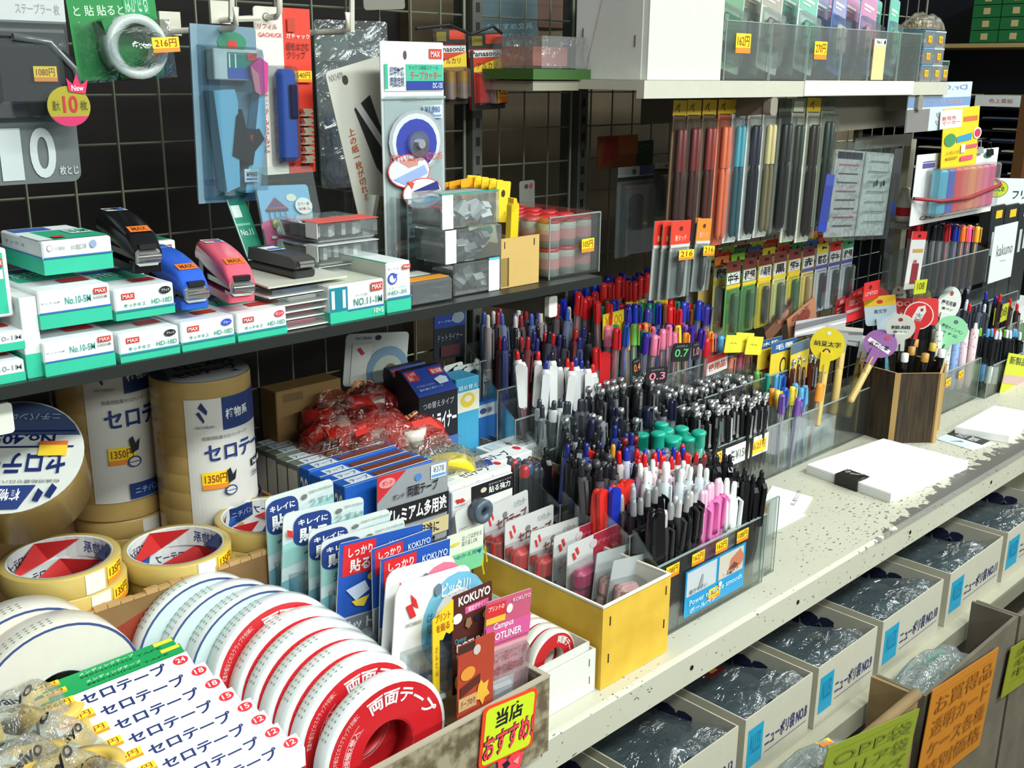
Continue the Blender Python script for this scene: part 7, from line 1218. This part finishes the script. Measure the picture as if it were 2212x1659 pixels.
# wooden brush pens in the clear case with yellow round tag
for k, (b, t) in enumerate((((1768, 882, .905), (1788, 742, .907)), ((1800, 890, .915), (1822, 720, .925)), ((1835, 880, .93), (1868, 740, .94)))):
    pb_ = PY(*b); pt_ = PY(*t); pb_ = pt_ - (pt_ - pb_).normalized() * .15
    if k == 0: brush_pen('tan wooden brush pen with yellow round tag in the clear case', pb_, pt_, (240, 214, 40), 'o', [('e', .5, .16, .06, .06, WHITE), ('r', .1, .4, .9, .54, (226, 206, 60)), ('t', .12, .4, .88, .56, '納豆太字', INK), ('e', .5, .76, .12, .14, INK), ('e', .5, .74, .07, .09, (226, 190, 120))], (214, 186, 112), .03, None, .0075)
    else: brush_pen('tan wooden brush pen with silver foil head in the clear case, %s' % ('nearer', 'farther')[k - 1], pb_, pt_, (170, 172, 174), 'r', [('r', 0, 0, 1, .3, (206, 200, 190)), ('p', [(0, .5), (1, .3), (1, .5), (0, .7)], (110, 110, 114))], (214, 186, 112), .034, .012, .0075)
# foil packs, red packs, brown cards and yellow packs in the case
for k, (tl, tr, bl, y, c, ops, l) in enumerate((
    ((1650, 708), (1712, 640), (1655, 745), .985, (120, 80, 60), [('r', 0, 0, 1, .3, (60, 40, 36)), ('e', .6, .5, .2, .2, (190, 120, 90))], 'brown photo card standing behind the yellow packs'),
    ((1700, 690), (1760, 640), (1702, 740), .975, (176, 120, 90), [('e', .5, .5, .3, .3, (130, 60, 50)), ('t', .1, .1, .8, .3, '名文', (90, 40, 30))], 'reddish photo card standing behind the silver foil pack'),
    ((1720, 694), (1830, 676), (1740, 724), .962, (186, 188, 190), [('p', [(0, .2), (1, 0), (1, .3), (0, .6)], (120, 120, 124)), ('p', [(0, .7), (1, .5), (1, .6), (0, .9)], (236, 236, 236))], 'silver foil pack lying across the wooden brush pens'),
    ((1735, 636), (1762, 628), (1736, 690), 1.0, (226, 206, 176), [('t', .1, .1, .9, .5, 'NEW', (190, 60, 40)), ('r', .1, .6, .8, .8, (206, 60, 50))], 'cream tag with red print among the foil packs'),
    ((1805, 650), (1868, 618), (1800, 690), .985, (214, 40, 46), [('r', .05, .5, .6, .62, (236, 200, 200)), ('r', .05, .7, .6, .8, (236, 200, 200)), ('t', .1, .1, .9, .36, '筆ごこち', (240, 170, 170))], 'red brush pen pack fanned behind the wooden sticks'),
    ((1828, 645), (1885, 628), (1822, 700), .965, (220, 44, 50), [('r', .05, .5, .6, .62, (236, 200, 200)), ('t', .1, .1, .9, .36, '筆文字', (240, 170, 170))], 'red brush pen pack fanned in front of its twin'),
    ((1868, 612), (1902, 604), (1868, 650), .93, (214, 46, 46), [('e', .4, .3, .1, .12, (60, 40, 40)), ('t', .1, .55, .9, .75, 'LIMITED', (240, 180, 180))], 'small red tag card beside the pale blue brush header'),
    ((1570, 724), (1606, 724), (1572, 762), .955, (236, 222, 60), [('t', .2, .4, .7, .5, 'ぺん', (120, 100, 30))], 'light yellow pack before the leaning gel pens, nearest'),
    ((1592, 718), (1630, 720), (1592, 760), .968, (240, 228, 70), [('t', .2, .4, .7, .5, 'ぺん', (120, 100, 30))], 'light yellow pack second in the yellow row'),
    ((1616, 726), (1650, 728), (1616, 766), .960, (236, 220, 60), [('t', .2, .4, .7, .5, 'ぺん', (120, 100, 30))], 'light yellow pack third in the yellow row'),
    ((1640, 738), (1690, 725), (1640, 800), .975, (226, 196, 60), [('r', 0, 0, 1, .3, (40, 90, 150)), ('t', .15, .08, .85, .22, '水性', WHITE), ('e', .6, .65, .2, .16, (120, 90, 40))], 'yellow card with blue top and black loop print, nearer'),
    ((1668, 742), (1722, 728), (1668, 830), .957, (230, 200, 60), [('r', 0, 0, 1, .26, (40, 90, 150)), ('t', .15, .06, .85, .2, '毛筆', WHITE), ('e', .5, .6, .12, .2, INK), ('e', .5, .6, .09, .15, (230, 200, 60))], 'yellow card with blue top and black loop print, middle'),
    ((1710, 745), (1750, 730), (1706, 830), .945, (226, 200, 70), [('r', 0, 0, 1, .26, (90, 110, 130)), ('e', .5, .6, .12, .2, INK), ('e', .5, .6, .09, .15, (226, 200, 70))], 'yellow card with grey blue top, farthest of the trio'))):
    hang_card('pen_card', l, 'card', tl, tr, bl, y, c, ops, 'cards standing in the clear pen case', rad=.001)
row(5, (1.62, 1.72), (.94, .947), (.985, .98), [('knob', (96, 34, 24), None, 'maroon')], '* pen with silver knob before the yellow cards', 'silver knobbed', seed=60, lean=.04)
m = MB(); m.box((1.565, .908, .803), (1.74, .925, .862), mat((216, 224, 228), .4)); tag(m.build('white_insert'), 'blank white folded insert inside the clear pen case', 'insert')
# ================================================================== small refill packs hanging in rows
RC_ = [((90, 150, 80), (60, 110, 60), 'green'), ((226, 200, 60), (60, 60, 50), 'yellow'), ((220, 220, 150), (90, 100, 80), 'pale'), ((232, 206, 60), (40, 110, 60), 'yellow'), ((236, 206, 120), (200, 170, 120), 'buff'), ((206, 208, 220), (50, 50, 60), 'lilac white'), ((212, 216, 218), (30, 30, 34), 'white')]
HC = [(206, 46, 40), (60, 140, 90), (60, 110, 180), (226, 120, 60), (150, 200, 60), (120, 50, 50), (226, 200, 60)]
m = MB()
for k in range(10): m.tube([(1.50 + k * .048, 1.107, 1.158), (1.50 + k * .048, .985, 1.158)], .0018, POST, 5)
m.tube([(1.45, 1.107, 1.158), (2.02, 1.107, 1.158)], .003, POST); tag(m.build('hook_rail'), 'row of thin steel hooks holding the small refill packs', 'hooks')
rown = ('front', 'second', 'third', 'back')
for r in range(4):
    for k in range(9):
        y = .992 + .027 * r; c, pc, nm = RC_[(k * 5 // 6 if r == 0 else (k + r * 2)) % 7]; x0 = 1.478 + .048 * k + .004 * (r % 2)
        hc = HC[(k + r * 3) % 7] if r or k > 4 else (120, 50, 40)
        rt = thing('refill_pack', 'small hanging refill pack in %s with %s header, %s row' % (nm, ('red', 'green', 'blue', 'orange', 'lime', 'maroon', 'gold')[HC.index(hc)] if hc in HC else 'brown', rown[r]), 'refill pack', T(x0, y, 1.165 + .004 * (r > 0)), 'small refill packs ' + nm + str(HC.index(hc) if hc in HC else 9) + rown[r])
        W, H = .041, .128; m = MB(); m.prism(rrect(0, -H, W, 0, .003), 0, .001, mat(c, .5), 'y')
        m.panel([('r', 0, 0, 1, .14, hc), ('e', .5, .06, .08, .02, INK), ('r', .04, .15, .96, .3, (226, 226, 222)), ('t', .12, .16, .88, .29, ('中字', '極細', '小両用', '黒', '細字', '赤', '替芯')[(k + r) % 7], INK, .03), ('r', 0, .31, 1, .36, (90, 90, 160) if k > 4 else (226, 190, 50))], (0, 0, 0), (W, 0, 0), (0, 0, -H), (0, -1, 0)); m.build('backing_card', rt)
        if r < 2:
            m = MB(); m.X = T(W * .5, -.006, -H * .96); m.lathe([(0, 0), (.004, .004), (.0055, .012), (.0055, H * .5), (.004, H * .54), (0, H * .54)], mat(pc, .3), 8); m.build('refill', rt)
            blister(rt, .004, W - .004, -H * .98, -H * .38, .013, clear(gloss=.14, haze=.03), .003)
# orange and red headed packs
GO = 'red and orange headed pen packs'
for k, (tl, tr, bl, y, c, l) in enumerate((((1415, 478), (1450, 476), (1414, 648), .918, (226, 56, 40), 'red headed pen pack, first of the headed packs from the grey twin blisters'), ((1434, 478), (1470, 476), (1433, 648), .910, (230, 60, 42), 'red headed pen pack, middle one'), ((1452, 478), (1493, 475), (1448, 645), .900, (232, 62, 44), 'red headed pen pack with yellow sticker, front one'), ((1484, 472), (1520, 470), (1482, 632), .918, (240, 130, 40), 'orange headed pen pack behind the red ones'), ((1508, 472), (1538, 472), (1502, 630), .908, (242, 136, 44), 'orange headed pen pack with yellow sticker, farther one'))):
    rt, W, H = hang_card('pen_pack', l, 'pack', tl, tr, bl, y, (176, 178, 172), [('r', 0, 0, 1, .30, c), ('e', .5, .1, .1, .03, (90, 40, 30)), ('t', .2, .18, .8, .26, '筆タッチ', (255, 190, 160)), ('r', 0, .30, 1, .34, (206, 206, 200))], GO, rad=.001)
    m = MB(); m.X = T(W * .5, -.005, -H * .98); m.lathe([(0, 0), (.003, .003), (.005, .012), (.005, H * .58), (0, H * .6)], mat((40, 42, 44), .3), 8); m.build('refill_pen', rt)
    blister(rt, W * .12, W * .88, -H * .99, -H * .35, .012, clear(gloss=.14, haze=.04), .002)
    if k in (2, 4): sticker(rt, (W * .1, -.0125, -H * .36), (W * .8, 0, 0), (0, 0, -.014), (0, -1, 0), '216')
# dim twin blisters and flame card near the second upright
for k, (tl, tr, bl, y) in enumerate((((1335, 362), (1412, 356), (1322, 560), 1.03), ((1415, 352), (1470, 350), (1410, 470), 1.06))):
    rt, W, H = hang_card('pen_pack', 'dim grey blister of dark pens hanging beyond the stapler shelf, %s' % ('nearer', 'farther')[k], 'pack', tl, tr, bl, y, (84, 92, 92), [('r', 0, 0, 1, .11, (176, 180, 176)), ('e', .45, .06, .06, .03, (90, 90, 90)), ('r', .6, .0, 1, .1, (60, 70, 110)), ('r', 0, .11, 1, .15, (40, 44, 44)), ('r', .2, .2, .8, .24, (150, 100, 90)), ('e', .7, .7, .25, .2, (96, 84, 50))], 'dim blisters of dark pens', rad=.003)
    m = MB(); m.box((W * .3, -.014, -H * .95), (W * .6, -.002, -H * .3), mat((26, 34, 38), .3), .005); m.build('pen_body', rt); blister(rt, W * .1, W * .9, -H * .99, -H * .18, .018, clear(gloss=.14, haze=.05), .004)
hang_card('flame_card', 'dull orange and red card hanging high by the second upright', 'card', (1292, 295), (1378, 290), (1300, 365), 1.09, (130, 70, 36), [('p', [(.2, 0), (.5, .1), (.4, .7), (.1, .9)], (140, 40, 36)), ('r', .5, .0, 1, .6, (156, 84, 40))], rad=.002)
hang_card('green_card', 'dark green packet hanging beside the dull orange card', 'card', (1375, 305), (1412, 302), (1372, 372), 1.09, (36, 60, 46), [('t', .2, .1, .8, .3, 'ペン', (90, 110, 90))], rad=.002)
# ================================================================== paper on the counter
def pad(label, P4, h, name='paper_pad', ops=(), c=PAPER):
    q = [PZ(px, py, .8005 + h) for px, py in P4]; z = .8005
    m = MB(); n = 4; lo = [(p.x, p.y, z) for p in q]; hi = [(p.x, p.y, z + h) for p in q]
    m.add(lo + hi, [(3, 2, 1, 0), (4, 5, 6, 7)] + [(i, (i + 1) % 4, 4 + (i + 1) % 4, 4 + i) for i in range(4)], mat(c, .8, 0, .015))
    O = Vector(hi[0]); U = Vector(hi[1]) - O; D = Vector(hi[3]) - O
    m.panel(list(ops), O, U, D, (0, 0, 1)); return m, q
m, q = pad('', ((1743, 1003), (1908, 947), (2092, 995), (1925, 1066)), .016)
rt = thing('paper_pad', 'thick stack of white paper held by a black binder clip on the counter', 'paper'); m.build('paper', rt)
lines = MB()
for z in (.804, .808, .812): lines.tube([(q[0].x - .0004, q[0].y, z), (q[3].x - .0004, q[3].y - .0004, z), (q[2].x, q[2].y - .0004, z)], .0003, mat((190, 196, 206)), 4)
lines.build('sheet_edges', rt)
a, b = q[0], q[3]; mid = a.lerp(b, .50); d = (b - a).normalized(); nrm_ = Vector((-d.y, d.x, 0)); nrm_ = nrm_ if nrm_.x < 0 else -nrm_
rt2 = thing('binder_clip', 'black binder clip with silver handles gripping the white paper stack', 'clip', Matrix(((d.x, -nrm_.x, 0, mid.x), (d.y, -nrm_.y, 0, mid.y), (0, 0, 1, .8085), (0, 0, 0, 1))))
m = MB(); m.prism([(-.004, -.0075), (.030, -.009), (.030, -.0078), (-.002, -.006), (-.002, .009), (.030, .0105), (.030, .0115), (-.004, .0105)], -.022, .022, mat((20, 20, 22), .35), 'x'); m.build('clip_body', rt2)
for s_ in (-1, 1): m = MB(); m.tube([(s_ * .014, .028, .0125), (s_ * .012, .012, .016), (s_ * .004, -.002 + .002, .018), (s_ * .003, .010, .0165)], .0011, mat((190, 190, 186), .2, .9)); m.build('wire_handle', rt2)
m, q = pad('', ((2064, 922), (2148, 876), (2235, 892), (2180, 942)), .014); tag(m.build('paper_pad'), 'smaller white memo paper stack farther along the counter edge', 'paper')
m, q = pad('', ((2022, 948), (2062, 930), (2150, 958), (2100, 972)), .0008, ops=[('r', 0, .0, .45, .8, (206, 224, 232)), ('p', [(.1, .3), (.4, .5), (.35, .6)], (60, 130, 150)), ('r', .55, 0, 1, 1, (40, 44, 44)), ('t', .6, .2, .96, .5, 'パイロット', WHITE, .02), ('t', .6, .56, .9, .8, 'POINT', WHITE)]); tag(m.build('leaflet'), 'small leaflet with black corner lying under the memo paper stack', 'leaflet')
for k, (P4, l) in enumerate((((((1640, 1095), (1668, 1049), (1756, 1074), (1735, 1108))), 'white slip with a printed line lying by the pen cases'), (((1620, 1140), (1650, 1085), (1742, 1112), (1640, 1165)), 'blank white slip under the printed one'))):
    m, q = pad('', P4, .0006 * (2 - k), ops=[('t', .25, .62, .95, .74, '試し書きにどうぞ', (130, 130, 136), .01)] if k == 0 else [('r', .2, .8, .9, .815, (180, 180, 180))]); tag(m.build('paper_slip'), l, 'paper', 'white slips on the counter')
# ================================================================== lower shelf: boxes of plastic bags
STREAK = two_tone('film_edges', (34, 46, 46), (104, 122, 122), 30, .35, .7, .2, stretch=(1, 14, 1))
BAGM = clear((226, 238, 244), .2, .12, .06, 1.0, 26, (190, 210, 220))
lp = [(1.028, 1.195), (1.205, 1.378), (1.39, 1.60), (1.62, 1.84), (1.855, 2.09), (.845, 1.018), (.67, .838)]
ln = ('second from the pen side', 'third', 'fourth', 'fifth', 'sixth', 'nearest the mottled tray', 'hidden under the mottled tray')
for i, (x0, x1) in enumerate(lp):
    W = x1 - x0; y0 = .617; hf = .096
    rt = open_box('bag_box', 'open white box of clear plastic bags on the lower shelf, %s' % ln[i], x0, y0, LZ + .0005, W - .006, .40, (hf, .09, hf, hf), mat((186, 182, 164), .75), t=.002, group='boxes of plastic bags',
        ops_f=[('r', .05, .2, .27, .8, (30, 150, 186)), ('t', .08, .3, .24, .6, 'ALLES', (20, 120, 160)), ('t', .31, .42, .95, .66, 'ニューポリ袋 NO.%d' % (8 + i), (50, 56, 110), .02), ('r', .31, .72, .95, .73, (50, 56, 110))], ops_l=[('r', .9 + .02 * 0, .3 + .12 * k, .96, .34 + .12 * k, (50, 70, 120)) for k in range(4)] + [('t', .05, .1, .5, .5, 'Alles', (24, 28, 60), .04)])
    m = MB(); m.panel([('t', .52, .06, .98, .46, 'Alles', (24, 28, 60), .05)], (W - .0088, .36, hf), (0, -.3, 0), (0, 0, -hf), (-1, 0, 0), .0003); m.build('inside_print', rt)
    m = MB(); rn = random.Random(i); m.box((.006, .05, .004), (W - .012, .39, .036), STREAK); m.build('film_stack', rt)
    ph = rn.uniform(0, 6)
    m = MB(); m.grid(lambda u, v: (.004 + (W - .014) * u, .004 + .36 * v, .043 + .060 * max(0, 1 - v * 1.7) ** 1.3 * (.72 + .28 * math.sin(math.pi * u)) * min(1, .75 + 6 * v) + (.007 * math.sin(9 * u + ph + 5 * v) + .004 * math.sin(21 * u + 13 * v)) * (1.05 - v)), 22, 20, BAGM); m.build('clear_bags', rt)
    if i == 0: m = MB(); m.box((W * .4, .10, .082), (W * .62, .13, .0826), mat((110, 30, 40))); m.panel([('r', .3, .2, .7, .8, (200, 150, 60))], (W * .4, .13, .0827), (W * .22, 0, 0), (0, -.03, 0), (0, 0, 1)); m.build('red_label', rt)
# floor level boxes with handwritten signs
def low_box(label, x0, x1, y0, y1, z0, z1, sgn, col, sl, inner=None):
    rt = open_box('stock_box', label, x0, y0, z0, x1 - x0, y1 - y0, (z1 - z0, (z1 - z0) * .8, z1 - z0, z1 - z0), col, t=.006)
    return rt
TANB = two_tone('tan_board', (126, 102, 66), (150, 124, 84), 16, .3, .7, .8); GRB = two_tone('grey_board', (88, 82, 68), (108, 100, 84), 16, .3, .7, .8)
zt1 = PY(1985, 1500, .52).z; x_1 = PY(1985, 1500, .52).x
LB1 = low_box('tan open stock box near the floor with yellow green sign', .72, x_1, .52, .594, .08, zt1, None, TANB, None)
m = MB(); m.X = T(0, 0, 0); m.tube([(.0, .003, zt1 - .08), (x_1 - .72, .003, zt1 - .08)], .008, TANB, 10); m.build('rolled_rim', LB1)
zt2 = PY(2005, 1500, .515).z; x_2 = PY(2200, 1335, .515).x
LB2 = low_box('grey brown open stock box near the floor with orange sign', x_1 + .012, x_2, .515, .594, .08, zt2, None, GRB, None)
LB3 = low_box('third open stock box near the floor with olive sign', x_2 + .012, x_2 + .36, .515, .594, .08, zt2 - .005, None, GRB, None)
def hand_sign(label, TL, TR, BL, y, c, inkc, seed, lines):
    rt, W, H = hang_card('hand_sign', label, 'sign', TL, TR, BL, y, c, [('r', .08 + .0 * k, .08 + .17 * k, .92, .085 + .17 * k, tuple(int(v * .86) for v in c)) for k in range(5)] + [('t', .08, .1 + .21 * k, .94, .27 + .21 * k, s, inkc, .0) for k, s in enumerate(lines)], rad=.001)
hand_sign('yellow green handwritten sign on the tan stock box', (1790, 1615), (1987, 1530), (1780, 1790), .512, (132, 144, 40), (110, 116, 40), 1, ('OPP袋', 'クリア袋', '各サイズ', '100枚'))
hand_sign('orange handwritten sign on the grey brown stock box', (2015, 1492), (2158, 1398), (2003, 1700), .508, (186, 118, 30), (150, 90, 26), 2, ('お買得品', '透明カード', 'ケース各種', '特別価格'))
hand_sign('olive handwritten sign on the third stock box', (2185, 1400), (2330, 1310), (2176, 1500), .508, (132, 138, 34), (104, 108, 26), 3, ('封筒', '袋入り', '特価'))
for k, (x0, x1, y0, z, l) in enumerate(((x_1 - .34, x_1 - .12, .557, zt1 - .05, 'tan'), (x_1 + .03, x_2 - .12, .555, zt2 - .04, 'grey brown'))):
    bag('clear_bag', 'shiny clear bag lying in the %s stock box' % l, 'bag', ((x0 + x1) / 2, y0, z), (x1 - x0, .06, .05), (226, 240, 236), 60 + k, None, None, [('r', .3, .4, .7, .6, (40, 120, 90))] if k else [('r', .7, .3, .9, .5, (240, 200, 40)), ('r', .7, .42, .9, .5, (226, 120, 40))], .8, .16, 0)
    m = MB(); m.box((x0, .53, .0865), (x1, .585, z - .001), mat((90, 80, 66))); tag(m.build('goods_block'), 'brown carton under the clear bag in the %s stock box' % l, 'box')
# ================================================================== far shelving unit
FX = 3.35
rt = thing('far_rack', 'dark navy rack of trays standing far beyond the counter end', 'rack')
m = MB(); m.box((FX + .01, .9, 0), (FX + .30, .92, 2.4), mat((30, 34, 54))); m.build('end_panel', rt)
m = MB(); m.box((FX + .30, .9, 0), (FX + .31, 2.4, 2.4), mat((20, 22, 34))); m.build('back_panel', rt)
for k in range(14):
    z = 1.02 + k * .032 if k < 13 else 1.552
    m = MB(); m.box((FX, .92, z), (FX + .30, 2.2, z + (.006 if k < 13 else .012)), mat((26, 30, 48) if k < 13 else (180, 150, 96), .5)); m.build('tray_shelf', rt)
rn = random.Random(5)
for k in range(13):
    for j in range(3):
        y = 1.02 + .2 * j + rn.uniform(-.05, .05); z = 1.027 + k * .032
        m = MB(); m.box((FX - .02 * rn.random(), y, z), (FX + .2, y + rn.uniform(.06, .16), z + .004), mat(((214, 214, 206), (150, 140, 120), (196, 186, 150), (80, 90, 110))[rn.randrange(4)], .7)); tag(m.build('paper_sheets'), 'sheaf of paper on a tray of the far navy rack', 'paper', 'papers in the far rack')
p = PX(2150, 215, FX - .03); m = MB(); m.box((FX - .03, p.y - .08, p.z - .02), (FX - .026, p.y + .06, p.z + .012), mat((226, 228, 226))); m.panel([('t', .3, .3, .8, .7, '色上質紙', (190, 100, 100))], (FX - .03, p.y + .06, p.z + .012), (0, -.14, 0), (0, 0, -.032), (-1, 0, 0)); tag(m.build('white_sign'), 'white sign with red print on the far navy rack', 'sign')
for r in range(5):
    for k in range(4):
        y0 = 1.10 + .085 * k; z0 = 1.566 + .036 * r; gr = k >= 1
        rt = thing('drawer_box', '%s small drawer box high on the far rack' % ('green' if gr else 'black'), 'drawer box', T(FX, y0, z0), 'green drawer boxes far off' if gr else 'black drawer boxes far off')
        m = MB(); m.box((0, 0, 0), (.2, .082, .034), mat((30, 110, 56) if gr else (50, 50, 50), .5)); m.build('box_body', rt); m = MB(); m.box((-.0008, .03, .008), (0, .05, .026), mat((206, 180, 130) if gr else (206, 208, 208))); m.build('name_plate', rt)
m = MB(); a = PX(2206, 230, FX - .15); m.box((FX - .16, a.y - .03, 0), (FX - .12, a.y + .0, 1.42), mat((96, 62, 30), .5)); tag(m.build('wooden_post'), 'brown wooden post at the far picture edge before the navy rack', 'post')
for k in range(2):
    m = MB(); m.box((2.75, .99 + .0 * k, .8005 + .05 * k), (2.98, 1.09, .848 + .05 * k), mat((206, 210, 208) if k else (70, 120, 80))); tag(m.build('far_carton'), '%s carton at the far end of the counter' % ('white', 'green')[1 - k], 'box')
